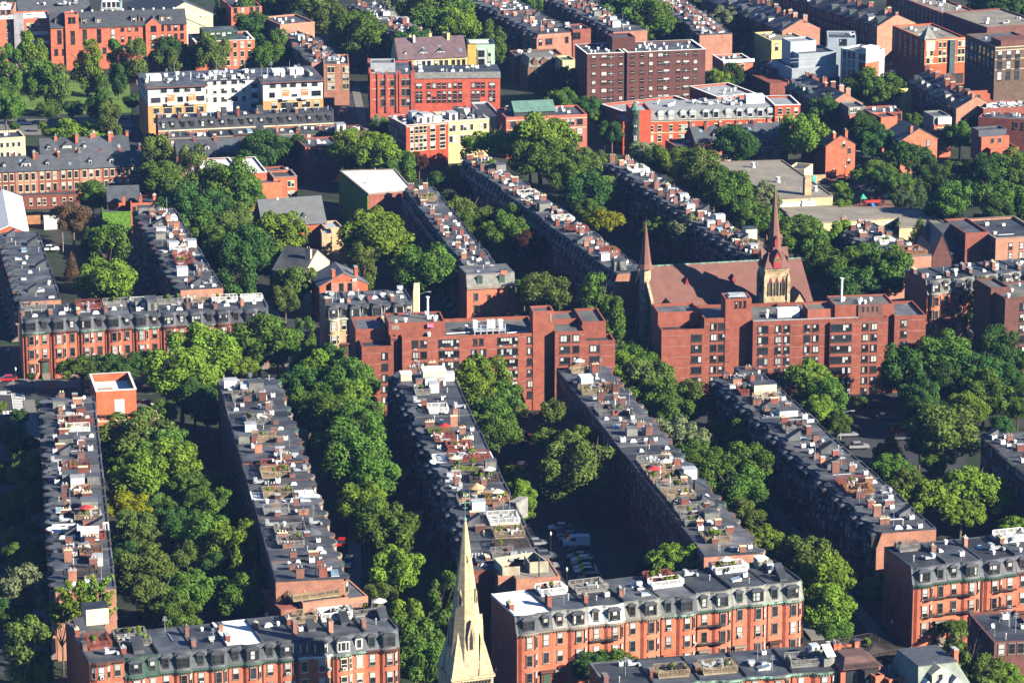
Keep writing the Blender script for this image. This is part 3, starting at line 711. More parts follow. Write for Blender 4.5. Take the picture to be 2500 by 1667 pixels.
for x in (20, 45, 70): cw.prism([P(4, x, 1288), P(4, x+18, 1288), P(4, x+16, 1264), P(4, x-2, 1264)], -.2, -.068)
struct('road_markings', cw, paint)

MS = dict(roof='mans')
# ---- rows running away from the camera, lower half
V1K = 'row beside crosswalk and courtyard'
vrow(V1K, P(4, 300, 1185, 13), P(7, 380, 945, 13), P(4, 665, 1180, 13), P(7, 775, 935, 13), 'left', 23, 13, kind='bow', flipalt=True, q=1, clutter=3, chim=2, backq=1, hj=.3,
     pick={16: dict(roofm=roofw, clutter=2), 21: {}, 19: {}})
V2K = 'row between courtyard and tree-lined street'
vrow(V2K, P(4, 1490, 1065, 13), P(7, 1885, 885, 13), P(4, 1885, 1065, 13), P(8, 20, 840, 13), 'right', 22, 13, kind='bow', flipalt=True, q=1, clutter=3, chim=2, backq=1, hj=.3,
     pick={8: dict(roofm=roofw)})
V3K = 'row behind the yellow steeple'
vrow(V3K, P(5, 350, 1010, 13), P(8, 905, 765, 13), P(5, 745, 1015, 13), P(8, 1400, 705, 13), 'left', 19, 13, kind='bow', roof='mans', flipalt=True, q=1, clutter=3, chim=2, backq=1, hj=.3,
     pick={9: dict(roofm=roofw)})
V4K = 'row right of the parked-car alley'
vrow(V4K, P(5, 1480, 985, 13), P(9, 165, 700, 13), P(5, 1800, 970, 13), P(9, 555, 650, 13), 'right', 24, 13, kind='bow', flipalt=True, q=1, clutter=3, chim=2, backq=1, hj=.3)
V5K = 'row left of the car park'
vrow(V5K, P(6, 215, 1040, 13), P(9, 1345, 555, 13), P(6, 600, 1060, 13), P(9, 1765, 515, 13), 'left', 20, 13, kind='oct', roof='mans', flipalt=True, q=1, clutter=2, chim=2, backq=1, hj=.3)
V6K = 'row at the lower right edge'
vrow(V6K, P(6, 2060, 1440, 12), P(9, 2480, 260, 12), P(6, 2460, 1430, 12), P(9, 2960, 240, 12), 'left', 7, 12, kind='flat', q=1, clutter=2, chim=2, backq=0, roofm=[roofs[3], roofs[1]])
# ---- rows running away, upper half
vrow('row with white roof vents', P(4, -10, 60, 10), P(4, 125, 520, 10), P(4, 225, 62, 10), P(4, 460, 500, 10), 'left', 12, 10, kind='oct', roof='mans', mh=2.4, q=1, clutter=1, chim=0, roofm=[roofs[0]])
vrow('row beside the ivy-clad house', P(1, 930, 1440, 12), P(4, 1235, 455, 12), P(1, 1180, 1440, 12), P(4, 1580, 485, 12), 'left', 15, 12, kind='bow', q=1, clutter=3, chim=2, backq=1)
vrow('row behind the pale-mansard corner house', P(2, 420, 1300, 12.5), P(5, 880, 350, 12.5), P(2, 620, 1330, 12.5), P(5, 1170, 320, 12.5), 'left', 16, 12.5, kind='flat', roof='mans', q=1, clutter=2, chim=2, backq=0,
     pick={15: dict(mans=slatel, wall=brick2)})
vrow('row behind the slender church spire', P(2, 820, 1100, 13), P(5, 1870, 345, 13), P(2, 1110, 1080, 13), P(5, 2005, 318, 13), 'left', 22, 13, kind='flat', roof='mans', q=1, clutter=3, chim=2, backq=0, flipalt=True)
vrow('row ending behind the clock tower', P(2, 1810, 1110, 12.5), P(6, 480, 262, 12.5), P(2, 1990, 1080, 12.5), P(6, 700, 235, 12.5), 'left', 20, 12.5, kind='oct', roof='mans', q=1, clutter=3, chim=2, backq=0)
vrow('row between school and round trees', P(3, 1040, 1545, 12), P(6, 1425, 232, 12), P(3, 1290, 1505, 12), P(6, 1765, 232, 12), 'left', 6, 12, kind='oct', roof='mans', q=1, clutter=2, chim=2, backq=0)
# far rows
FR = dict(q=1, chim=2, backq=0, hj=.5)
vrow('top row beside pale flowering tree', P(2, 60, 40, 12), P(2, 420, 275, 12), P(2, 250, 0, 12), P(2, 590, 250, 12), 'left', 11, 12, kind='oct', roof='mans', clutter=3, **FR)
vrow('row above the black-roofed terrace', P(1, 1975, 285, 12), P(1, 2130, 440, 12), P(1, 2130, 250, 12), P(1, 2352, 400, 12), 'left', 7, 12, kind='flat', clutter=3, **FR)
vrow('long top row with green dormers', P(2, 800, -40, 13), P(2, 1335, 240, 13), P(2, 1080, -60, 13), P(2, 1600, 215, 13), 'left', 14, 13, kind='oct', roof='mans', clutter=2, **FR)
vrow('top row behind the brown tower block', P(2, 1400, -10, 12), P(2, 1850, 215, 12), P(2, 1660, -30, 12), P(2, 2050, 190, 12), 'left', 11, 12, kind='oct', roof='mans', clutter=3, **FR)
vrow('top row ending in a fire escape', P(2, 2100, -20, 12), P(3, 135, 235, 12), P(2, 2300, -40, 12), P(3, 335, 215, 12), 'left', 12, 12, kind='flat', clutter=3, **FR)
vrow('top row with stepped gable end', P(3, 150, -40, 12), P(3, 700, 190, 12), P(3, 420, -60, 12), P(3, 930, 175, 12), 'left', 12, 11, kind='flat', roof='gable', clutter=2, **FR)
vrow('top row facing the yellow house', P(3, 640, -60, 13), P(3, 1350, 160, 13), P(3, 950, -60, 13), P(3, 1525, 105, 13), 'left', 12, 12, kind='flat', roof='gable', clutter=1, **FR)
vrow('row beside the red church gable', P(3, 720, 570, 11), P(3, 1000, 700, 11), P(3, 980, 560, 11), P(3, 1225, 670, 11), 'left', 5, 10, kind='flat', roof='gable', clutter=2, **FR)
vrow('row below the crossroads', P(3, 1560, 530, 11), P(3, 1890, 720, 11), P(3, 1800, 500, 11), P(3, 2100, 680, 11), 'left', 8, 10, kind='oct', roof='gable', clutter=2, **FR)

# ---- cross rows, front to the camera
NR = dict(near='left')
K = 'terrace above the round street trees'
H_M1 = row(K, P(4, 150, 735, 11), P(4, 1838, 655, 11), 12, 9, 11, kind='bow', roof='mans', q=2, wst='stone', mans=slate, walls=[brick], hj=.0, clutter=3, chim=1, roofm=[roofs[2], roofs[0]],
    pick={i: dict(corn=(verdi if i % 2 == 0 else trimb)) for i in range(9)}, **NR)
K = 'bottom left terrace'
H_F1 = row(K, P(7, 610, 1545, 11.6), P(8, 408, 1318, 11.6), 13, 9, 11.6, kind='bow', roof='mans', q=2, hj=.12, clutter=2, chim=2,
    pick={0: dict(roof='flat', kind='oct', roofm=roofs[1], wall=brick, he_=14.6, dep_=21, clutter=3), 1: dict(mans=greenp, wall=brick2, flip=False), 2: dict(flip=True, corn=greenp), 3: dict(flip=True, corn=greenp, roofm=roofs[2]), 4: dict(flip=True, corn=greenp, roofm=roofw, wall=brick, clutter=0),
          5: dict(flip=True, corn=greenp, dkind=greenp), 6: dict(flip=True, corn=trimw, dkind=trimw, wst='cream'), 7: dict(flip=False, corn=verdi, dkind=whitep, wst='cream+w'), 8: dict(flip=True, corn=trimb, dkind=greenp)}, walls=[brick, brick2], **NR)
K = 'terrace right of the yellow steeple'
H_F2 = row(K, P(8, 1205, 1232, 12), P(9, 845, 985, 12), 13, 8, 12, kind='bow', roof='mans', q=2, hj=.1, clutter=2, chim=1, walls=[brick2, brick2, brick2, brick2, brick], mans=slatel,
    pick={0: dict(roofm=roofw, mans=slate, dkind=trimd, clutter=0, corn=trimst), 1: dict(flip=True, mans=slatel, dkind=trimb, roofm=roofs[0], corn=trimst), 2: dict(flip=True, mans=mat('grey_paint', (.42, .43, .4)), dkind=trimc, corn=trimst, roofm=roofs[2], balc=True),
          3: dict(flip=True, dkind=trimb, roofm=roofs[0], corn=trimst), 4: dict(flip=True, mans=slate, dkind=greenp, corn=verdi), 5: dict(flip=True, dkind=greenp, corn=greenp, balc=True), 6: dict(flip=True, dkind=greenp, corn=verdi), 7: dict(flip=True, dkind=greenp, corn=verdi)}, **NR)
K = 'lower right corner terrace'
d_ = (P(9, 2352, 810, 12)-P(9, 1590, 895, 12)).normalized()
H_F3 = row(K, P(9, 1590, 895, 12), P(9, 1590, 895, 12)+d_*42, 13, 6, 12, kind='bow', roof='mans', q=2, hj=.1, clutter=2, chim=2, walls=[brick, brick2], roofm=[roofs[2], roofs[0]],
    pick={0: dict(dkind=greenp, corn=greenp, flip=False, balc=True), 1: dict(flip=True, dkind=greenp, corn=greenp, balc=True), 2: dict(flip=False, balc=True, dkind=trimb, corn=greenp, mans=slate), 3: dict(flip=True, dkind=trimb, corn=trimb)}, **NR)
K = 'tan terrace behind red apartments'
row(K, P(4, 2230, 640, 10.5), P(5, 500, 612, 10.5), 12, 4, 10.5, kind='bow', roof='mans', q=1, walls=[tan, mat('salmon_brick', (.55, .25, .14), **BR)], hj=0, clutter=2, chim=1, corn=trimc, dkind=trimc, wst='cream+w', mans=slate, **NR)
K = 'terrace right of red apartments'
a_ = P(6, 1690, 470, 11); d_ = (P(6, 2352, 405, 11)-a_).normalized()
row(K, a_, a_+d_*38, 12, 6, 11, kind='bow', roof='mans', q=1, walls=[brick2], hj=.1, clutter=2, chim=2, corn=trimst, dkind=trimst, mans=slatel, roofm=[roofs[0]], **NR)
K = 'black-mansard terrace below white apartments'
row(K, P(1, 1082, 895, 8.5), P(1, 2285, 840, 8.5), 6, 9, 8.5, kind='flat', roof='mans', q=1, walls=[brick], mh=3.2, hj=0, clutter=1, chim=1, corn=trimc, dkind=trimd, mans=mat('black_slate', (.05, .052, .06)), roofm=[roofs[2]], zs=[5.6, 2.2], **NR)
K = 'slate-roofed terrace with rear balconies'
row(K, P(1, -40, 1175, 9.6), P(1, 985, 1125, 9.6), 9, 7, 9.6, kind='flat', roof='gable', ridge=3, q=1, walls=[brick3, brickp, brick3], clutter=1, chim=2, door=False, wst='cream', roofm=[slate], zs=[6.8, 3.6, .8], **NR)
K = 'pale-dormered terrace below the avenue'
row(K, P(1, 275, 1050, 8), P(1, 890, 1025, 8), 9, 5, 8, kind='flat', roof='gable', ridge=3.2, q=1, walls=[brick], clutter=1, chim=2, door=False, roofm=[slate], **NR)
K = 'low dark terrace with many vents'
row(K, P(1, 1150, 952, 8), P(1, 2330, 897, 8), 7, 8, 8, kind='flat', q=1, walls=[brick3], clutter=2, chim=1, roofm=[roofs[2], roofs[1]], **NR)
K = 'slate-roofed cottages above the white roof'
row(K, P(1, 1205, 1055, 7), P(1, 2060, 1020, 7), 9, 6, 7, kind='flat', roof='gable', ridge=3, q=1, walls=[brick3], clutter=1, chim=1, roofm=[slate], door=False, **NR)
K = 'terrace behind the school'
row(K, P(3, 100, 970, 8.5), P(3, 740, 935, 8.5), 10, 6, 8.5, kind='flat', roof='gable', ridge=3.2, q=1, walls=[brick3, brick], clutter=1, chim=2, roofm=[slate], wst='cream', **NR)
K = 'cream terrace behind the crimson block'
row(K, P(2, 395, 405, 12), P(2, 870, 385, 12), 11, 4, 12, kind='flat', roof='gable', ridge=5.5, q=1, walls=[yellowm, whitew, yellowm, yellowm], clutter=1, chim=2, roofm=[slatem], corn=trimc, zs=[9, 5.8], **NR)

hz = MB(); hz.box(-420, 420, -30, 2400, -1.3, 240, True); h_ = obj('haze', hz.mesh('haze')); h_['kind'] = 'stuff'
hm = bpy.data.materials.new('haze'); hm.use_nodes = True; hn = hm.node_tree; hn.nodes.clear(); ho = hn.nodes.new('ShaderNodeOutputMaterial'); hv = hn.nodes.new('ShaderNodeVolumePrincipled')
hv.inputs['Color'].default_value = (.24, .46, 1, 1); hv.inputs['Density'].default_value = HAZE; hv.inputs['Anisotropy'].default_value = 0; hn.links.new(hv.outputs[0], ho.inputs[1]); h_.data.materials.append(hm)
# ================================================================= LARGE BUILDINGS
class Fr:
    """a building measured along its front parapet: local x runs along the front, y goes back"""
    def __init__(s, name, label, cat, k, p0, p1, z, group=None):
        A, B = P(k, *p0, z), P(k, *p1, z); d = B-A; s.len = math.hypot(d.x, d.y)
        s.N = Node(name, (A.x, A.y), math.atan2(d.y, d.x), label, cat, group); s.x0 = p0[0]; s.s = s.len/(p1[0]-p0[0]); s.z = z
        s.vm = M_PER_PX(A)/2.8/math.cos(PITCH); s.y0 = p0[1]; s.sl = (p1[1]-p0[1])/(p1[0]-p0[0])
    def X(s, cx): return (cx-s.x0)*s.s
    def blk(s, c0, c1, z, y0, dep, wall, roof, **kw): return block(s.N, (s.X(c0), y0), (s.X(c1), y0), z, dep, wall, roof, local=True, **kw)
    def win(s, cols, sills, w_, h, y0=0, style='dark', kind='wide', skip=(), rng=random):
        for j, z in enumerate(sills):
            for i, c in enumerate(cols):
                if (i, j) in skip: continue
                ww = w_
                if isinstance(c, tuple): c, ww = c[0], c[1]*s.s
                window(s.N.root, s.X(c), y0-.01, z, 0, ww, h, style, kind, rng)
    def band(s, c0, c1, z, y0, h, m, out=.05): return band(s.N, (s.X(c0), y0), (s.X(c1), y0), z, h, m, out, local=True)
    def side(s, c, y0, y1, us, sills, w_, h, left=True, style='dark', kind='far'):
        a, b = ((s.X(c), y1), (s.X(c), y0)) if left else ((s.X(c), y0), (s.X(c), y1))
        windows(s.N, a, b, us, sills, w_, h, style, kind, local=True)
RG = random.Random(77)
apt = mat('apartment_brick', (.285, .09, .06), **BR); bandm = mat('thin_band', (.42, .27, .22), rand=.1)
# ---- left red apartment block
f = Fr('apartment_block', 'long red-brick apartment block with stepped roof and central lift shaft', 'building', 5, (425, 770), (1355, 735), 17.6); N = f.N
rf = mat('membrane_roof', (.10, .104, .112), amp=.25, scale=.15, rand=.05, tint=(.15, .145, .13))
p = f.blk(425, 1355, 17.6, 0, 15, apt, rf, par=.7)
f.blk(150, 365, 15.9, 0, 6, apt, roofs[2], par=.6); f.blk(128, 340, 18.3, 6, 11, apt, roofs[1], par=.6)
f.blk(352, 398, 17.6, 1.3, 4, apt, rf, par=.5); f.blk(398, 425, 17.2, 2.9, 4, apt, rf)
pc = f.blk(345, 730, 20.2, 3.2, 9, apt, rf, par=.4)
f.blk(1318, 1462, 22.6, -.15, 5, apt, roofs[3], par=.5, name='lift_shaft')
f.blk(1462, 1672, 18.1, -1.7, 9, apt, rf, par=.6); f.blk(1672, 1835, 19.0, 2.6, 12, apt, rf, par=.5); f.blk(1480, 1672, 18.6, 7.3, 7, apt, rf, par=.5); f.blk(1672, 1877, 15.7, -1.7, 6, apt, roofs[2], par=.5)
Z = [15.35-2.55*i for i in range(6)]
f.win([515, 573, (745, 135), (1147, 135), 1302], Z, 1.25, 1.35, rng=RG); f.win([917, 978], Z[1:], 1.2, 1.35, rng=RG); f.win([926, 968], Z[:1], .7, 1.3, rng=RG)
f.win([(1533, 65), 1608], [z+.45 for z in Z], 1.25, 1.35, -1.7, rng=RG); f.win([(1737, 64)], [z+.45 for z in Z[1:]], 2, 1.35, -1.7, rng=RG); f.win([307], [z+.1 for z in Z[1:]], 1.25, 1.35, rng=RG)
for z in Z:
    for c0, c1 in ((427, 490), (600, 675), (815, 900), (995, 1078), (1216, 1280), (1325, 1352)): f.band(c0, c1, z+1.36, 0, .06, bandm)
    f.band(1464, 1670, z+1.85, -1.7, .06, bandm, .03); f.band(1464, 1470, z+1.8, -1.7, .06, bandm)
    if z < 14: f.band(152, 285, z+1.5, 0, .06, bandm); f.band(1674, 1703, z+1.8, -1.7, .06, bandm); f.band(1770, 1875, z+1.8, -1.7, .06, bandm)
    for c in (745-50, 745+45, 1147-50, 1147+45, 515):
        b = MB(); b.box(-.35, .35, -.1, 0, -.6, -.25, True); N.part('wall_grille', b, metals, loc=(f.X(c), -.01, z))
for i in range(7): f.N.part('vent_slot', MB().box(-.5, .5, -.04, 0, 0, .5, True), trimd, loc=(f.X(375), 1.28, 4.5+i*2.55*.8))
clutter(N, p, 16.95, 12, ['vent2'], RG); clutter(N, pc, 19.85, 8, ['vent2'], RG)
b = MB(); x0, x1 = f.X(930), f.X(1140)
for x in lin(6, x0, x1):
    for y in (2.5, 6): b.box(x-.1, x+.1, y-.1, y+.1, 16.9, 19.2)
b.box(x0-.2, x1+.2, 2.4, 6.2, 17.7, 17.9, True)
for z in (18.4, 18.9, 19.2):
    for y in (2.5, 6.1): b.box(x0-.1, x1+.1, y-.03, y+.03, z, z+.06, True)
fr_ = N.part('steel_platform', b, metals)
for c in (940, 1037, 1062, 1115): obj('air_handler', MB().box(-.5, .5, -.6, .6, 0, 1.9).mesh('air_handler'), whitep, fr_, (f.X(c), 4.5, 17.9))
N.part('flue', MB().tube((0, 0, 0), (0, 0, 5.0), .28, .28, 10).tube((0, 0, 5.0), (0, 0, 5.25), .45, .45, 10), whitep, loc=(f.X(625), 7, 19.8))
N.part('board', MB().box(-.7, .7, -.5, 0, -.35, .45, True), pink, loc=(f.X(628), 3.15, 19.4)); N.part('louvre', MB().box(-.9, .9, -.06, 0, -.5, .5, True), trimst, loc=(f.X(390), 3.18, 19.2))
N.part('louvre', MB().box(-.25, .25, -.06, 0, -1, 1, True), trimst, loc=(f.X(1440), -.17, 21))
for x0_, x1_, y_ in ((1150, 1300, 2.0), (740, 930, 3.2)): N.part('pipe', MB().tube((f.X(x0_), y_, 17.3), (f.X(x1_), y_+.8, 17.3), .12, .12, 6), whitep)
f.side(150, 0, 6, [.3, .7], [z for z in Z[1:]], 1.0, 1.3)
# ---- right red apartment block
f = Fr('apartment_block', 'red-brick apartment block in front of the clock-tower church, with tall white flue', 'building', 6, (500, 660), (1425, 628), 17.6); N = f.N
p = f.blk(500, 1425, 17.6, 0, 16, apt, rf, par=.7); f.blk(1022, 1418, 16.95, -.75, .74, apt, rf, par=.01, pt=.05)
f.blk(180, 412, 18.2, 2.1, 12, apt, roofs[1], par=.6); f.blk(-109, 180, 15.8, 2.1, 5, apt, roofs[2], par=.6); f.blk(-109, 176, 18.6, 7.1, 8, apt, roofs[1], par=.6)
f.blk(322, 499, 22.6, 1.95, 5.5, apt, roofs[3], par=.5, name='lift_shaft'); f.blk(1425, 1466, 17.0, .9, 5, apt, rf); f.blk(1466, 1682, 17.9, -.25, 13, apt, roofs[1], par=.6)
f.blk(886, 1068, 19.4, 2.2, 6, mat('apartment_brick_pale', (.36, .12, .085), **BR), rf, par=.3); f.blk(1068, 1475, 20.3, 1.6, 9, apt, rf, par=.3)
N.part('panel', MB().box(f.X(1226), f.X(1396), 1.3, 1.62, 17.3, 20.35, True), mat('brown_panel', (.2, .095, .075)))
for c in (1262, 1294, 1326, 1358): N.part('louvre', MB().box(-.18, .18, -.05, 0, -.65, .65, True), trimd, loc=(f.X(c), 1.28, 19.3))
Z = [15.05-2.52*i for i in range(7)]
f.win([(570, 66), 673, 733, 870, 930], Z[:6], 1.25, 1.35, rng=RG); f.win([(1100, 138)], Z, 1.2, 1.35, -.76, rng=RG); f.win([1265, 1325], Z, 1.25, 1.35, -.76, rng=RG)
f.win([1532], [z+.35 for z in Z], 1.3, 1.35, -.25, rng=RG); f.win([245, (315, 66)], [z+.5 for z in Z], 1.25, 1.35, 2.1, rng=RG); f.win([(130, 66)], [z+.5 for z in Z[1:]], 1.2, 1.35, 2.1, rng=RG)
f.win([395, 425, 455], [20.6], .35, 1.3, 1.95, kind='far', rng=RG)
for z in Z[:6]:
    for c0, c1 in ((524, 536), (605, 654), (755, 850), (952, 1018)): f.band(c0, c1, z+1.36, 0, .06, bandm)
    for c0, c1 in ((1026, 1030), (1172, 1246), (1348, 1412)): f.band(c0, c1, z+1.36, -.76, .06, bandm)
    f.band(1468, 1510, z+1.7, -.25, .06, bandm); f.band(1556, 1680, z+1.7, -.25, .06, bandm); f.band(182, 225, z+1.85, 2.1, .06, bandm); f.band(350, 410, z+1.85, 2.1, .06, bandm)
    if z < 14: f.band(-107, 95, z+1.85, 2.1, .06, bandm)
    for c in (555, 680, 735, 872): N.part('wall_grille', MB().box(-.35, .35, -.1, 0, -.6, -.25, True), metals, loc=(f.X(c), -.01, z))
for c in (720, 770, 818): N.part('air_handler', MB().box(-.85, .85, -1, 1, .2, 2.2, True), whitep, loc=(f.X(c), 5.5, 16.9))
N.part('roof_edge', MB().box(f.X(505), f.X(1220), .38, .9, 17.3, 17.75), metals)
N.part('flue', MB().tube((0, 0, 0), (0, 0, 5.3), .27, .27, 10).tube((0, 0, 5.3), (0, 0, 5.6), .48, .48, 10), whitep, loc=(f.X(1140), 6, 20)); N.part('roof_frame', MB().box(-2.2, 2.2, -1.8, 1.8, .5, .6, True).box(-2, -1.8, -1.6, -1.4, 0, .5).box(1.8, 2, -1.6, -1.4, 0, .5).box(-1.8, 1.8, -1.2, 1.2, .6, .9), metals, loc=(f.X(410), 4.7, 22.2))
clutter(N, p, 16.95, 14, ['vent2', 'vent2', 'vent'], RG); clutter(N, [Vector((f.X(1070), 1.8)), Vector((f.X(1470), 1.8)), None, Vector((f.X(1070), 10))], 20.0, 8, ['vent2'], RG)
# ---- dark block at the right edge
f = Fr('apartment_block', 'dark brown apartment tower cut off by the right edge below the mansard terrace', 'building', 6, (2225, 500), (2600, 470), 20); N = f.N
p = f.blk(2225, 2700, 20, 0, 14, brick4, rf); f.blk(2200, 2330, 21, 6, 9, brick4, rf); f.win([2350, 2420, 2500], [17-2.6*i for i in range(6)], 1.6, 1.5, rng=RG); clutter(N, p, 19.5, 5, ['vent2'], RG)
# ---- modern red box with roof terrace
f = Fr('office_building', 'orange-red windowless box building with white roof terrace beside the crosswalk row', 'building', 4, (668, 1338), (942, 1322), 6.5); N = f.N
f.blk(668, 1085, 6.5, -.6, 15, brick2, roofs[1], par=.5, cap=trimc); q = f.blk(668, 942, 12.6, 1.8, 14, mat('brick_bright', (.56, .14, .065), **BR), roofw, par=1.7, pt=.4, cap=whitep)
N.part('panel', MB().box(f.X(792), f.X(858), 1.7, 1.8, 7.2, 10.6, True), whitep)
b = MB()
for x in lin(9, f.X(690), f.X(935)): b.box(x-.06, x+.06, .9, 1.0, 6.1, 7.4)
b.box(f.X(680), f.X(942), .9, 1.75, 7.3, 7.42, True); N.part('canopy', b, trimb)
N.part('store', MB().box(0, 3.2, 0, 2.6, 10.9, 12.3), woodc['tan'], loc=(f.X(690), 3, 0)); f.win([830, 990, 1050], [2.2], 1.4, 1.8, -.6, rng=RG)

# ---- sandstone church with slate roof, clock tower and slender spire
Lc, Rc = PD(5, 2165, 578, 848), PD(6, 740, 545, 855); dv = Vector((Rc.x-Lc.x, Rc.y-Lc.y)); rzc = math.atan2(dv.y, dv.x)*1.0
N = Node('church', (Lc.x, Lc.y), rzc, 'stone church with red slate roof, clock tower spire and slender turret spire', 'church')
nl = dv.length+6; ze, zr = 8.4, 16.6
wl = MB(); wl.prism([(0, 0), (nl, 0), (nl, 22), (0, 22)], -.3, ze, top=False); wl.quad((0, 22, ze), (0, 0, ze), (0, 11, zr)); wl.quad((nl, 0, ze), (nl, 22, ze), (nl, 11, zr)); N.part('wall', wl, stone)
r = MB(); r.quad((-.4, -.5, ze-.35), (nl+.3, -.5, ze-.35), (nl+.3, 11, zr+.1), (-.4, 11, zr+.1)); r.quad((nl+.3, 22.5, ze-.35), (-.4, 22.5, ze-.35), (-.4, 11, zr+.1), (nl+.3, 11, zr+.1))
rf_ = N.part('roof', r, slater)
r = MB(); r.box(-.4, nl+.3, 10.85, 11.15, zr+.05, zr+.3); obj('ridge', r.mesh('ridge'), verdi, rf_)
r = MB()
for s_ in (0, 1):
    r.add([(-.8, -.6 if not s_ else 22.6, ze-.4), (-.8, 11, zr+.6), (-.15, 11, zr+.6), (-.15, -.6 if not s_ else 22.6, ze-.4), (-.8, -.6 if not s_ else 22.6, ze-1.6), (-.8, 11, zr-.8)], [(0, 1, 2, 3), (0, 4, 5, 1)])
N.part('gable_coping', r, stone)
redp = mat('red_dormer', (.3, .045, .05), rand=0)
for u in (.235, .535):
    d = MB(); t = .55; x = nl*u; y = 11*t; z = ze+(zr-ze)*t+.1
    d.quad((x-.55, y, z), (x+.55, y, z), (x, y, z+1.6)); N.part('dormer', d, redp)
    d = MB(); d.quad((x, y-.02, z+1.65), (x+.6, y, z), (x, y+2.1, z+1.55)); d.quad((x-.6, y, z), (x, y-.02, z+1.65), (x, y+2.1, z+1.55)); N.part('dormer_roof', d, slater)
# cross gable at the near left and buttresses
gx = 1.5; m_ = MB(); m_.prism([(gx, -3.2), (gx+3, -3.2), (gx+3, 0), (gx, 0)], -.3, 8, top=False); m_.quad((gx, -3.2, 8), (gx+3, -3.2, 8), (gx+1.5, -3.2, 10.6)); N.part('porch', m_, stone)
m_ = MB(); m_.quad((gx-.3, -3.5, 7.7), (gx+1.5, -3.5, 10.8), (gx+1.5, 4, 10.8), (gx-.3, 4, 7.7)[:3]); m_.quad((gx+1.5, -3.5, 10.8), (gx+3.3, -3.5, 7.7), (gx+3.3, 4, 7.7), (gx+1.5, 4, 10.8)); N.part('porch_roof', m_, slate)
for x in lin(6, -0.4, nl-9): N.part('buttress', MB().frus([(x-.4, -1.6), (x+.4, -1.6), (x+.4, 0), (x-.4, 0)], -.3, [(x-.4, -.5), (x+.4, -.5), (x+.4, 0), (x-.4, 0)], 7.5), stone)
for y in (2, 7, 11, 15, 20): N.part('buttress', MB().frus([(-1.5, y-.4), (0, y-.4), (0, y+.4), (-1.5, y+.4)], -.3, [(-.4, y-.4), (0, y-.4), (0, y+.4), (-.4, y+.4)], 8.5), stone)
def lancet(w_, h, yy=0):
    pts = [(-w_/2, 0), (w_/2, 0), (w_/2, h*.7), (w_/4, h*.9), (0, h), (-w_/4, h*.9), (-w_/2, h*.7)]; return [(x, yy, z) for x, z in pts]
b = MB(); b.add(lancet(3.2, 7.0), [tuple(range(7))]); N.part('gable_window', b, glass, loc=(-.06, 11, 4), rz=-PI/2)
# clock tower
def tower_frame(k, x0, x1, y, dist):
    a, b = PD(k, x0, y, dist), PD(k, x1, y, dist); return a, b
ta, tb = PD(6, 580, 295, 846), PD(6, 748, 300, 846)
tw = (tb-ta).length*.98; c = N.L((ta+tb)/2); tc = (c.x, c.y+tw/2); zb = ta.z; hw = tw/2
def sq(h): return [(tc[0]-h, tc[1]-h), (tc[0]+h, tc[1]-h), (tc[0]+h, tc[1]+h), (tc[0]-h, tc[1]+h)]
b = MB(); b.prism(sq(hw), -.3, zb, top=True)
for sx in (-1, 1):
    for sy in (-1, 1):
        x, y = tc[0]+sx*hw, tc[1]+sy*hw
        b.box(x-.35, x+.35, y-.35, y+.35, -.3, zb-2.4); b.frus([(x-.35, y-.35), (x+.35, y-.35), (x+.35, y+.35), (x-.35, y+.35)], zb-2.4, [(x-.1, y-.1), (x+.1, y-.1), (x+.1, y+.1), (x-.1, y+.1)], zb-1.2)
for zz in (zb-8.2, zb-.5): b.prism(sq(hw+.18), zz, zz+.3, bottom=True)
T = N.part('tower', b, stone)
for face in range(4):
    for u in (-.27, 0, .27):
        ca = face*PI/2; x, y = u*tw, -hw-.02; q = Matrix.Rotation(ca, 2) @ Vector((x, y)); b = MB()
        b.add(lancet(.95, 4.6), [tuple(range(7))]); b.cur = 1; b.add(lancet(.6, 4.1, -.05), [tuple(range(7))]); b.cur = 2; b.box(-.5, -.42, -.25, 0, 0, 3.2, True); b.box(.42, .5, -.25, 0, 0, 3.2, True)
        obj('belfry_opening', b.mesh('belfry_opening', (redp, trimd, stone)), None, T, (tc[0]+q.x, tc[1]+q.y, zb-6.6), ca)
zs1 = PD(6, 600, 175, 849).z; apex = PD(3, 650, 1275, 849).z
b = MB(); oct_ = ngon(tc, hw*.62, 8, PI/8); b.frus(sq(hw+.3), zb, sq(hw*.62), zs1); b.frus(ngon(tc, hw*.72, 8, PI/8), zs1-1.5, ngon(tc, hw*.60, 8, PI/8), zs1+.8, top=False); b.cone(ngon(tc, hw*.60, 8, PI/8), zs1+.8, (*tc, apex))
S_ = N.part('spire', b, slater)
obj('finial', MB().tube((*tc, apex-.6), (*tc, apex+2.2), .09, .03, 6).tube((*tc, apex-.5), (*tc, apex+.5), .26, .05, 6).tube((tc[0]-.5, tc[1], apex+1.5), (tc[0]+.5, tc[1], apex+1.5), .05, .05, 5).mesh('finial'), copperg, S_)
